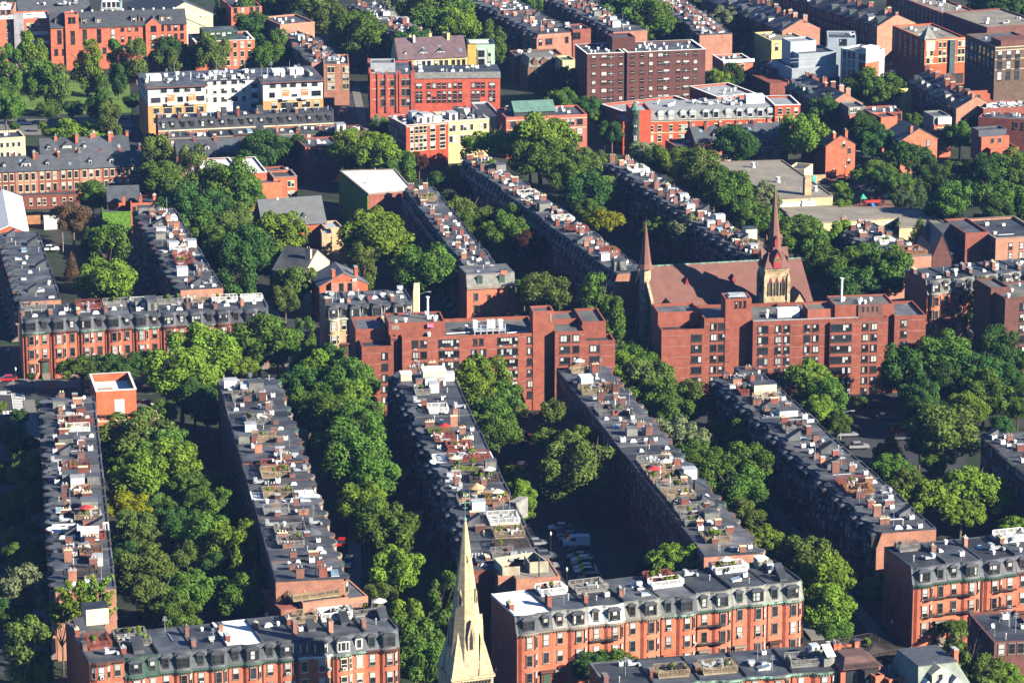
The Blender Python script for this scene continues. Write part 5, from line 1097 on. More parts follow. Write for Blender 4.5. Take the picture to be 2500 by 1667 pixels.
# zinc-clad and red corner blocks
f = simple('apartment_block', 'white-rendered apartment corner with balconied windows, zinc top and bright red end wall', 3, (1100, 330), (1270, 360), 19, 9, mat('white_render', (.62, .6, .55), **BR), roofs[0], (1127, 1160, 1190, 1235, 1260), (36, 92, 150, 205), 1.0, 1.7, 'dark')
c = f.N.L(P(3, 1395, 350, 19)); d0 = math.hypot(c.x-f.len, c.y); redb = mat('signal_red_brick', (.55, .13, .07), **BR)
f.N.part('end_wall', MB().prism([(f.len-3, 0.02), (f.len+.12, -.1), (f.len+.12, d0), (f.len-3, d0)], -.3, 15.6), redb); f.N.part('zinc_storey', MB().prism([(f.len-3.5, 1.2), (f.len+.3, -.2), (f.len+.3, d0+.1), (f.len-3.5, d0+.1)], 15.6, 20.2), metalg); f.N.part('zinc_roof', MB().prism([(f.len-3.2, 1.4), (f.len, .3), (f.len, d0-.2), (f.len-3.2, d0-.2)], 20.2, 20.25), roofw)
f = simple('apartment_block', 'zinc-clad stepped upper storeys above a red-brick base', 3, (765, 470), (1085, 448), 13, 16, metalg, roofs[0], (), ()); f.blk(828, 1085, 17, 2, 12, metalg, roofs[0]); f.blk(815, 990, 20, 7, 7, metalg, roofl); f.blk(730, 1085, 9.6, -1.2, 3, brick3, roofs[0]); f.N.part('base', MB().box(f.X(610), f.X(765), -1, 14, -.3, 9), brick3)
for z in (11.2, 12.2, 14.5, 15.6): f.band(770, 1083, z, 0 if z < 13 else 2, .08, metals, .08)
b = MB()
for x in lin(60, f.X(767), f.X(1083)): b.box(x-.04, x+.04, -.07, 0, 9.8, 13, True)
for x in lin(48, f.X(830), f.X(1083)): b.box(x-.04, x+.04, 1.93, 2, 13, 17, True)
f.N.part('standing_seam', b, metals)
simple('flat_roofed_building', 'dark slate-roofed brick annexe left of the zinc-clad flats', 3, (500, 430), (640, 470), 11, 18, brick4, slate, (520, 560, 600), (35, 90), cl=3); simple('apartment_block', 'grey stepped penthouse building above the zinc-clad flats', 3, (1010, 260), (1205, 262), 20, 12, metalg, roofs[0], (1100, 1112, 1124, 1136), (28,), .5, 1.6, 'dark', cl=3)
simple('house', 'small yellow flat-roofed house with three dark windows', 3, (628, 282), (868, 268), 10, 16, mat('egg_wall', (.74, .56, .2), **BR), rooft, (662, (715, 30), (778, 34)), (42,), 1.1, 1.9, 'dark', cl=6)
f = simple('house', 'red house with white balustraded roof terrace', 3, (300, 425), (500, 415), 9, 12, brick2, roofs[3], (330, 368, 430), (25,), 1, 1.3, 'white', cap=whitep, cl=6); f.N.part('balustrade', MB().box(-.3, f.len+.3, -.5, -.3, 8.6, 9.7, True), whitep)
f = simple('corner_building', 'five-storey red corner building with grey pyramid turret at the crossroads', 3, (1675, 272), (1952, 255), 15, 26, mat('vermilion_brick', (.52, .12, .05), **BR), rooft, (1700, 1722, 1780, 1810, 1860, 1912, 1938), (42, 95, 145), 1, 1.6, 'cream', cl=8, left=6, bands=(12, 122, 168))
f.N.part('turret_roof', MB().cone([(-.4, -.4), (4, -.4), (4, 4), (-.4, 4)], 15, (1.8, 1.8, 19)), slatel); f.N.part('glazed_bay', MB().box(f.X(1842), f.X(1878), -.7, 0, 3.5, 14.4), mat('bay_glass', (.06, .09, .1), rough=.2)); f.N.part('shop_front', MB().box(f.X(1700), f.X(1945), -.25, 0, .2, 3.4), trimd); f.N.part('gable', MB().box(f.X(1685), f.X(1745), -.12, 0, 11.3, 14.3), trimc)
f.N.part('sign', MB().box(-.7, .7, -.2, 0, 0, 2.2, True), mat('neon_sign', (.7, .03, .08), rough=.4), loc=(f.X(1664), -.3, 3))
simple('apartment_block', 'long red building with tan flat roof at the top right', 3, (1830, 105), (2060, 90), 13, 48, mat('pillarbox_brick', (.5, .1, .055), **BR), rooft, (1903, 1995), (25, 70, 110), 1, 1.6, 'cream', cl=22, ck=('vent2', 'ac', 'vent'), left=14, bands=(40,))
f = simple('corner_building', 'old dark sandstone commercial building with carved cornice at the right edge', 3, (2155, 320), (2480, 300), 20, 22, mat('aged_stone', (.12, .08, .06), **BR), roofs[1], (2190, 2250, 2310), (60, 130, 200), 1.4, 2.4, 'dark', cl=6, left=7, bands=(10, 30, 90, 160)); f.N.part('brick_upper', MB().box(f.X(2200), f.X(2480), .6, 8, 19, 21.5), brick4)
simple('apartment_block', 'flat tan-roofed block beyond the old stone building', 3, (2100, 190), (2500, 160), 16, 30, brick4, rooft, (), (), cl=8)
f = simple('house', 'dark red-brick gabled house at the right edge beneath the stone building', 3, (2195, 470), (2480, 460), 11, 10, brick4, slate, (2270, 2330), (50, 110), 1, 1.8, 'brown', cl=3)
# gabled and single houses on the right
def gab(label, k, x0, y0, x1, y1, ze, zr, dep, wall, roof, wins=(), along=False, name='gabled_house', ch=2):
    f = Fr(name, label, 'house', k, (x0, y0), (x1, y1), ze); gabled(f.N, (0, 0), (f.len, 0), ze, zr, dep, wall, roof, along=along, local=True)
    for c, z in wins: window(f.N.root, f.X(c), -.01, z, 0, .95, 1.6, 'stone', 'far', RG)
    for i in range(ch): chimney(f.N, f.len*(.3+.5*i), 1+2*i if not along else dep/2, zr-1.4, 4, wall, RG)
    return f
ter = mat('terracotta_brick', (.46, .13, .07), **BR)
gab('tall plain red gable-end house with three small windows beside the school car park', 3, 998, 1000, 1199, 985, 9, 11.8, 16, ter, roofs[2], ((1120, 8.4), (1158, 6.3), (1156, 3.3)))
gab('broad salmon-red gable-end house rising over dark trees', 3, 1510, 965, 1760, 948, 9.5, 12.8, 12, mat('salmon_gable', (.50, .18, .10), **BR), slate, ((1698, 7.6),), ch=1)
f = simple('house', 'stepped red gable-end house below the crossroads', 3, (1893, 700), (2140, 690), 10, 12, ter, roofs[2], (1920,), (60,), 1, 1.7, 'cream'); f.N.part('stepped_gable', MB().box(f.X(1938), f.X(2100), -.1, .6, 9.8, 13.2).box(f.X(1925), f.X(2118), -.08, .6, 9.6, 12.2), ter); f.win([1998, 2042], [10.6], .8, 1.4, -.12, 'stone', 'far', rng=RG)
f = simple('house', 'red house end with four windows left of the school roof', 3, (-20, 1005), (200, 990), 7.6, 10, mat('coral_brick', (.54, .15, .08), **BR), roofs[1], (35, 68, 112, 168), (48,), .75, 1.5, 'dark', cl=5); f.N.part('bay_window', MB().box(f.X(95), f.X(160), -.9, 0, 0, 3.4), trimd)
f = simple('house', 'brick house with dark glazed roof storey in the trees', 3, (1160, 790), (1305, 782), 9, 11, brick, slate, (1200, 1250), (40,), 1, 1.6, 'stone', cl=2); f.blk(1160, 1275, 11.3, 1, 8, slatel, roofs[1]); f.win(lin(4, 1180, 1225), [9.6], .8, 1.2, 1, 'white', 'far', rng=RG)
f = simple('house', 'brick house with tall rear sunroom beside the glazed roof storey', 3, (1385, 870), (1520, 860), 8, 10, brick, roofs[0], (1500,), (40,), 1, 1.6, cl=2); f.blk(1388, 1500, 10.6, 1.5, 7, brick, slate); f.N.part('sunroom', MB().box(f.X(1400), f.X(1495), -1.2, 0, 4.8, 7.2), trimst); f.win([1415, 1440, 1465, 1485], [5.1], .6, 1.7, -1.21, 'white', 'far', rng=RG)
simple('house', 'grey flat-roofed house row piece with red rear bays', 3, (1305, 775), (1520, 765), 10.5, 10, brick3, roofs[1], (1340, 1400, 1460, 1500), (30, 75), 1, 1.5, 'brown', cl=6)
f = simple('house', 'narrow brick house with white glazed porch and iron fire escape', 3, (1738, 855), (1856, 848), 9.5, 9, brick, slate, (1770, 1800, 1838), (42, 100), .9, 1.6, 'cream', cl=1); f.blk(1735, 1850, 12, .3, 8, slatel, slate); f.N.part('porch', MB().box(f.X(1760), f.X(1852), -.5, .3, 9.6, 11.6), trimw)
b = MB()
for i, z in enumerate((6.5, 3.8)): b.box(f.X(1750), f.X(1830), -1.2, -.1, z, z+.08, True); b.box(f.X(1750), f.X(1830), -1.2, -1.16, z+.9, z+.95, True); b.tube((f.X(1755), -1, z), (f.X(1820), -1, z-2.6), .08, .08, 4)
f.N.part('fire_escape', b, trimd)
f = simple('house', 'red house with stacked dark grey penthouse at the right edge', 3, (2125, 1022), (2318, 1008), 6.5, 10, ter, roofs[1], (), (), cl=1); f.blk(2090, 2280, 9.5, 3, 7, brick, roofs[1]); f.blk(2085, 2275, 11.2, 4.5, 5, slate, roofs[0]); f.win([2165, 2215], [7.7], .9, 1.2, 3, 'stone', 'far', rng=RG)
simple('house', 'white-roofed brick house at the right edge below the stepped gable', 3, (2075, 745), (2400, 725), 10.5, 10, brick3, roofw, (2110, 2180), (50, 110), 1, 1.7, cl=9); simple('house', 'dark flat-roofed brick houses at the right edge above round trees', 3, (2040, 800), (2500, 830), 9, 9, brick3, roofs[0], (2300, 2360, 2420), (40,), 1, 1.6, cl=8)
simple('house', 'yellow rendered house end by the crossroads trees', 3, (1510, 610), (1600, 600), 9, 10, yellowm, roofs[1], (), ()); simple('house', 'cream house wall partly hidden by trees near the crossroads', 3, (1560, 690), (1615, 685), 5, 8, mat('cream_wall2', (.66, .52, .28), **BR), roofs[1], (), ())
# school with flat gravel roofs
def poly_block(N, pts, z, wall, roof, par=.3, name='wing'):
    p = [N.L(v) for v in pts]; b = MB(); b.prism([(v.x, v.y) for v in p], -.3, z, top=False); o = N.part(name, b, wall)
    b = MB(); b.prism([(v.x, v.y) for v in p], z-.02, z+.05); obj('roof', b.mesh('roof'), roof, o)
    b = MB(); n = len(p)
    for i in range(n):
        a, c = Vector((p[i].x, p[i].y)), Vector((p[(i+1) % n].x, p[(i+1) % n].y)); d = (c-a).normalized(); nn = Vector((-d.y, d.x)); b.prism([a-nn*.1-d*.1, c-nn*.1+d*.1, c+nn*.3+d*.1, a+nn*.3-d*.1], z-.1, z+par+.002*i, bottom=True)
    obj('coping', b.mesh('coping'), trimst, o); return p
buff = mat('buff_brick', (.58, .45, .26), **BR)
o_ = P(3, 660, 1362, 7); N = Node('school', (o_.x, o_.y), math.atan2((P(3, 1045, 1342, 7)-o_).y, (P(3, 1045, 1342, 7)-o_).x), 'flat-roofed buff-brick school with gravel roofs and square chimney', 'school')
poly_block(N, [P(3, 660, 1362, 7), P(3, 1045, 1342, 7), P(3, 700, 1100, 7), P(3, 232, 1112, 7)], 7, buff, rooft)
poly_block(N, [P(3, 792, 1535, 4.5), P(3, 1500, 1490, 4.5), P(3, 1500, 1560, 4.5), P(3, 1830, 1540, 4.5), P(3, 1640, 1430, 4.5), P(3, 985, 1412, 4.5), P(3, 690, 1425, 4.5)], 4.5, buff, rooft)
c = N.L(P(3, 880, 1340, 7)); N.part('chimney_stack', MB().box(c.x-.95, c.x+.95, c.y+.6, c.y+2.4, 0, 11.6).box(c.x-.8, c.x+.8, c.y+.7, c.y+2.3, 11.6, 11.9), tan)
for x, y in ((500, 1145), (670, 1245), (925, 1305), (838, 1405)): c = N.L(P(3, x, y, 7.1)); N.part('roof_fan', MB().prism(ngon((c.x, c.y), .75, 10), 7.0, 7.5).prism(ngon((c.x, c.y), .45, 10), 7.5, 8.3).prism(ngon((c.x, c.y), .6, 10), 8.3, 8.5, bottom=True), whitep)
for x, y in ((710, 1265), (820, 1308), (530, 1130), (850, 1300), (470, 1170)): c = N.L(P(3, x, y, 7.1)); roofpart(N, 'vent', c.x, c.y, 7)
window(N.root, *[(lambda c: c.x)(N.L(P(3, 848, 1385, 4)))], -.03, 4.6, 0, 1.0, 1.8, 'white', 'far', RG); c0 = N.L(P(3, 990, 1390, 7)); N.part('panel', MB().box(.6, c0.x, -.12, 0, .5, 6.0), whitew)
wa, wb = P(3, 1350, 1499, 4.5), P(3, 1470, 1492, 4.5)
windows(N, wa, wb, [.15, .4, .65, .9], [1.2], 1.6, 2.4, 'white', 'far')
simple('annex', 'small cream annex with green door at the back of the school', 3, (735, 1150), (850, 1160), 4.5, 8, cream, slate, (742, 815), (30,), 1, 1.5, 'white')
f = simple('garden_wall', 'low tan wall with turquoise door beside the school car park', 3, (850, 1200), (998, 1195), 2.6, .5, tan, trimst, (), (), par=.01); f.N.part('door', MB().box(f.X(905), f.X(930), -.1, 0, 0, 2.5), mat('turquoise_door', (.1, .5, .45)))
# brick warehouse & dark chapel at right
f = simple('warehouse', 'brown brick warehouse with flat blue-grey roof at the right edge', 6, (2160, 92), (2500, 72), 12, 22, brickp, roofs[0], (2262, 2335, 2420), (58, 122), .9, 1.5, 'brown', left=5, cl=4, cap=trimst); f.blk(2000, 2160, 12.6, 5, 16, brick3, roofs[0]); f.side(2000, 5, 21, lin(4), [9, 6, 3], .9, 1.5)
f = Fr('chapel', 'dark red-brick chapel with steep slate roof left of the brown warehouse', 'building', 6, (1850, 190), (2000, 185), 7); gabled(f.N, (f.X(1720), 0), (f.len, 0), 7, 12.5, 18, brick4, slate, local=True); gabled(f.N, (f.X(1700), -4), (f.X(1830), -4), 7, 13, 16, brick4, slate, along=False, local=True)
# white-roofed ivy building
pts = [P(2, 195, 1332, 11), P(2, 500, 1302, 11), P(2, 378, 1162, 11), P(2, 0, 1172, 11)]; N = Node('flat_roofed_building', (pts[0].x, pts[0].y), 0, 'white-roofed brick building with ivy-green side wall', 'building')
p = poly_block(N, pts, 11, brick3, roofw); e0, e1 = Vector((p[0].x, p[0].y)), Vector((p[3].x, p[3].y)); nn = Vector((-(e1-e0).y, (e1-e0).x)).normalized()
N.part('ivy', MB().prism([e0, e1, e1+nn*.35, e0+nn*.35][::-1], -.2, 10.6), ivym); clutter(N, [p[0].to_2d(), p[1].to_2d(), None, p[3].to_2d()], 11.05, 5, ['vent2', 'vent'], RG)
simple('garden_building', 'low white flat roof in the shade behind the ivy-clad building', 2, (195, 1515), (330, 1505), 3, 5, whitew, roofw, (), ())
# slate hall with three dormers
f = Fr('hall', 'brick hall with big grey slate roof and three small white dormers', 'building', 1, (1795, 1545), (2230, 1515), 6.5); N = f.N; gabled(N, (0, 0), (f.len, 0), 6.5, 12.2, 11, ter, mat('slate_mid', (.105, .11, .118), amp=.12, fine=.25), local=True)
for c in (1935, 2010, 2083): b = MB(); b.box(-.5, .5, 0, 2.2, 0, 1.3); b.cur = 1; b.add([(-.7, -.2, 1.2), (.7, -.2, 1.2), (0, -.2, 2.0), (-.7, 2.6, 1.2), (.7, 2.6, 1.2), (0, 2.6, 2.0)], [(0, 1, 2), (1, 4, 5, 2), (3, 0, 2, 5)]); o = obj('dormer', b.mesh('dormer', (whitep, slate)), None, N.root, (f.X(c), 1.0, 7.0)); window(o, 0, 0, .2, 0, .6, .9, 'white', 'far', RG)
N.part('skylight', MB().box(-.3, .3, -.2, .2, 0, .6), trimw, loc=(f.X(1930), 5.3, 12)); 
simple('annex', 'tan flat-roofed block beside the slate hall', 1, (2225, 1560), (2345, 1552), 6, 8, tan, metalg, (), ()); simple('annex', 'pale stucco garden block right of the slate hall', 4, (2200, 60), (2270, 58), 8, 6, mat('peach_wall', (.62, .4, .24), **BR), roofw, (), ())
# white-roofed red building in trees
f = Fr('apartment_block', 'red-brick building with stepped bright white roof among trees', 'building', 1, (1430, 1188), (1815, 1168), 9.5); N = f.N; rw = mat('rust_brick', (.50, .15, .075), **BR)
f.blk(1400, 1640, 9.5, 2, 17, rw, roofw, par=.3, cap=whitep); f.blk(1640, 1820, 9.3, -1, 20, rw, roofw, par=.3, cap=whitep); f.blk(1690, 1900, 7.4, -6, 5, rw, roofs[3], par=.3); f.blk(1855, 2015, 8.2, -3.5, 9, rw, roofs[3], cap=trimst); f.win([1960, 1985], [5.5, 2.6], .8, 1.5, -3.5, 'cream', 'far', rng=RG); clutter(N, rect((f.X(1430), 3), (f.X(1800), 3), 10), 9.3, 10, ['vent2', 'vent'], RG)
simple('house', 'small dark mansard house right of the white-roofed building', 1, (1815, 1190), (1980, 1180), 7, 9, brick3, roofs[0], (1870, 1900, 1945), (-22+45,), .9, 1.4, 'cream', cl=2)
f = simple('house', 'brick house with roof deck left of the tall trees', 1, (2085, 1005), (2330, 990), 10, 12, brick3, roofs[1], (2150, 2220), (40, 100), 1, 1.6, 'stone', cl=6)
# left edge buildings
simple('house', 'cream stucco house at the left edge by the avenue', 1, (-60, 950), (172, 935), 9, 10, cream, roofs[0], (10, 50, 90, 128), (48, 112), .8, 1.3, 'white', cl=2)
f = Fr('rear_extension', 'single-storey brick rear extension with flat roof below fire escapes', 'building', 1, (95, 1340), (545, 1328), 3.6); f.blk(95, 545, 3.6, 0, 6, brick3, roofs[3]); f.win([130, 210, 265, 302, 370, 437, 485], [.9], .8, 1.7, 0, 'cream+w', 'far', rng=RG)
f = Fr('storage_shed', 'long white metal-roofed shed running along the left edge', 'building', 1, (-60, 1600), (190, 1590), 6); gabled(f.N, (0, 0), (f.len, 0), 6, 8, 42, ter, roofw, along=False, local=True)
f = Fr('house', 'ivy-covered brick house with slate roof and small domed turret', 'house', 1, (700, 1440), (1165, 1425), 6.5); N = f.N; f.blk(700, 895, 6, 0, 8, ivym, roofs[1]); f.blk(895, 1165, 8, 1, 9, ter, roofs[0]); gabled(N, (f.X(740), 5), (f.X(960), 5), 8, 11, 8, ter, slate, local=True); N.part('ivy', MB().box(f.X(1075), f.X(1110), .8, 1, .5, 8.6), ivym)
f.win([920, 1005, 1125], [5.6], .7, 1.4, 1, 'stone', 'far', rng=RG); [chimney(N, f.X(c), 3, 7.5, 4, ter, RG) for c in (850, 1060, 965)]
simple('annex', 'white garden wall and yard sheds at the left below the terrace', 1, (300, 1490), (415, 1485), 3, 3, whitew, roofs[3], (), ()); simple('garden_fence', 'red-brown wooden fence in the yard at the left', 1, (145, 1475), (275, 1470), 2.2, .3, woodc['orange'], woodc['orange'], (), (), par=.01)
# houses left of the tan terrace
gab('cream gable wall house beside the big trees', 4, 2080, 330, 2260, 250, 8, 12.5, 9, mat('cream_gable', (.66, .52, .33), **BR), roofs[1], (), ch=1)
gab('brick house with stepped gables and roof terrace right of the cream gable', 5, -140, 420, 190, 400, 9, 12, 11, ter, roofs[1], ((10, 6.5), (65, 6.5)), ch=2); simple('house', 'brick rear block with two dark windows above the tan terrace', 5, (-60, 395), (120, 385), 10, 8, brickp, roofs[1], (10, 68), (32,), .9, 1.5, 'dark', cl=8)
a = P(5, 500, 500, 13); N = Node('party_wall', (a.x, a.y), 0, 'tall white chimney slab at the end of the tan terrace', 'chimney'); N.part('slab', MB().box(0, 1.3, 0, 9, 0, 14.5), trimc)
# near end extensions of the long rows
f = simple('house', 'orange-brick end block with slatted roof screens behind the steeple', 8, (1205, 858), (1507, 838), 12.8, 10.5, brickp, rooft, (), (), par=.15)
def screen(N, a, b, z, h, m, name='slatted_screen'):
    a, b = Vector(a), Vector(b); n = int((b-a).length/.16); mb = MB()
    for i in range(n):
        p = a+(b-a)*(i/n); q = a+(b-a)*((i+.72)/n); d = (b-a).normalized(); nn = Vector((-d.y, d.x))*.06; mb.prism([p-nn, q-nn, q+nn, p+nn], z, z+h, bottom=True)
    return N.part(name, mb, m)
F_ = f
for c0, y0, c1, y1, h in ((1110, 7.5, 1400, 9.5, 1.9), (1110, 7.5, 1130, 2.5, 1.9), (1130, 2.5, 1250, 2.5, 1.7), (1320, 3, 1445, 3, 2.2), (1320, 3, 1320, 8, 2.0), (1445, 3, 1400, 9.4, 2.0)): screen(f.N, (f.X(c0), y0), (f.X(c1), y1), 12.7, h, mat('pale_fence', (.55, .49, .36), rand=.05))
f.N.part('flue', MB().tube((0, 0, 0), (0, 0, 4.2), .13, .13, 6), trimd, loc=(f.X(1365), .6, 12.6)); f.blk(1100, 1205, 12.8, 2.5, 8, brickp, rooft, par=.15)
q0, q1 = P(8, 912, 800, 13), P(8, 1096, 792, 13); block(f.N, q0, q1, 13, 9, brick3, roofs[0], par=.12); c = f.N.L((q0+q1)/2); roofpart(f.N, 'skylight', c.x, c.y+3, 12.9); chimney(f.N, c.x+1, c.y+5, 12.9, 1, brickc, RG)
for i in range(4): roofpart(f.N, 'vent', c.x-1.5+i*.6, c.y+6.5, 12.9, 0, 1.3)
f = simple('house', 'brick end block with tan roof deck at the foot of the courtyard row', 8, (-253, 1032), (192, 972), 10, 13, brickp, roofs[1], (), (), par=.15)
f.blk(-250, 60, 10.2, -.02+.3, 7, brickp, roofs[3], par=.4); roof_deck(f.N, f.X(-140), 4.2, 10.1, 9, 5, 'tan', RG); furnish(f.N, f.X(-140), 4.2, 10.1, 0, 8, 4.5, RG, 'tlplg', 'on the deck behind the bottom left terrace'); f.N.part('extension', MB().box(f.X(-390), f.X(-253), 1, 13, -.3, 9.2), brick3); roofpart(f.N, 'ac', f.X(60), 7, 9.9); roofpart(f.N, 'skylight', f.X(-20), 10, 9.9)
# ---- foreground roofs at the bottom right
K = 'terrace along the bottom edge'
a = P(9, 5, 1566, 12.5); b_ = P(9, 1085, 1480, 12.5); d_ = Vector(((b_-a).x, (b_-a).y)).normalized(); a0 = a-Vector((d_.x, d_.y, 0))*13
row(K, a0, b_, 12, 5, 12.5, kind='bow', q=2, hj=.05, clutter=2, chim=1, walls=[brick], flip=True, roofm=[roofs[0]], near='left', corn=verdi)
f = simple('house', 'brick house with brown standing-seam roof and large studio windows', 9, (1100, 1470), (1372, 1440), 13.2, 11, brick2, roofs[2], ((1180, 80),), (75,), 2, 3.2, 'dark', kind='wide')
N = f.N; sm = mat('brown_seam_metal', (.17, .10, .09), rough=.5); b = MB(); x0, x1 = f.X(1112), f.X(1368); b.frus([(x0-.3, -.9), (x1+.3, -.9), (x1+.3, 6), (x0-.3, 6)], 13.2, [(x0+1.2, 2), (x1-1.2, 2), (x1-1.2, 6), (x0+1.2, 6)], 14.4); N.part('seam_roof', b, sm)
N.part('bay', MB().prism([(f.X(1215), 0), (f.X(1240), -1.6), (f.X(1335), -1.6), (f.X(1362), 0)], -.3, 13), trimd)
f.win([(1290, 86)], [8.2], 2.2, 3.2, -1.62, 'dark', 'wide', rng=RG)
b = MB()
for x in lin(40, x0, x1): b.box(x-.02, x+.02, -.85, -.81, 13.3, 14.2)
b.box(x0, x1, -.86, -.8, 14.2, 14.26, True); N.part('roof_rail', b, trimd)
f.blk(1030, 1100, 14.4, 3, 4, slatel, roofs[1]); N.part('skylight', MB().add([(0, 0, 14.7), (1.6, 0, 14.7), (1.6, 3, 16), (0, 3, 16)], [(0, 1, 2, 3)]), whitep, loc=(f.X(1040), 2.2, 0)); [chimney(N, f.X(c), 7, 13.2, 4, brick2, RG) for c in (1180, 1305, 1160)]
for c in (1050, 1170): roofpart(N, 'hut2', f.X(c), 9, 13.2, 0, .65)
f = simple('house', 'flat-roofed brick house between studio windows and white mansard villa', 9, (1430, 1545), (1625, 1505), 12, 15, brick, roofs[0], (1480, 1570), (45,), 1, 1.7, 'stone', cl=3, ck=('vent', 'dish'))
f.blk(1372, 1430, 12.4, 1.5, 13, brick, roofs[0]); roof_deck(f.N, f.X(1545)+.5, 12.5, 12.4, 7.5, 9, 'dark', RG); furnish(f.N, f.X(1545)+.5, 12.5, 12.4, 0, 7, 8, RG, 'ttlgl', 'on the dark-railed terrace'); roofpart(f.N, 'vent2', f.X(1440), 6, 11.6, 0, 1.2)
f = Fr('villa', 'pale green-grey mansard villa with arched white dormer in the bottom right corner', 'house', 9, (1635, 1640), (1960, 1600), 11); N = f.N; pg = mat('pale_green_slate', (.2, .225, .195), amp=.2)
f.blk(1635, 1990, 11, 0, 12, brick2, roofs[1]); b = MB(); L_ = f.X(1990); b.frus([(-.3, -.3), (L_+.3, -.3), (L_+.3, 12), (-.3, 12)], 11, [(.9, 2.6), (L_-1.6, 2.6), (L_-1.6, 11), (.9, 11)], 14.9); N.part('mansard', b, pg); N.part('roof', MB().prism([(.8, 2.5), (L_-1.5, 2.5), (L_-1.5, 11.1), (.8, 11.1)], 14.9, 15.1), slate)
b = MB(); b.box(-1.5, 1.5, 0, 3, 0, 2.6); b.add([(-1.8, -.25, 2.5), (1.8, -.25, 2.5), (0, -.25, 3.7), (-1.8, 3, 2.5), (1.8, 3, 2.5), (0, 3, 3.7)], [(0, 1, 2), (1, 4, 5, 2), (3, 0, 2, 5)]); o = N.part('dormer', b, mat('cream_dormer', (.72, .66, .42)), loc=(L_*.42, .4, 11.5)); window(o, 0, 0, .5, 0, .8, 1.9, 'white+w', 'near', RG)
for u in (.15, .42, .7): b = MB(); b.box(-.9, .9, 0, 2, 0, 1.2); b.add([(-1.1, -.2, 1.1), (1.1, -.2, 1.1), (0, -.2, 2.3), (-1.1, 2, 1.1), (1.1, 2, 1.1), (0, 2, 2.3)], [(0, 1, 2), (1, 4, 5, 2), (3, 0, 2, 5)]); N.part('gablet', b, whitep, loc=(L_*u, -.25, 11.0))
chimney(N, L_-.9, 5, 14.2, 4, brick2, RG)
simple('house', 'shadowed brick house with roof clutter in the right bottom corner', 9, (2150, 1290), (2480, 1270), 12, 16, brick4, roofs[2], (2200, 2270, 2330), (50,), 1.1, 1.8, 'stone', cl=10, ck=('ac', 'vent2', 'dish', 'vent', 'antenna'), left=3)
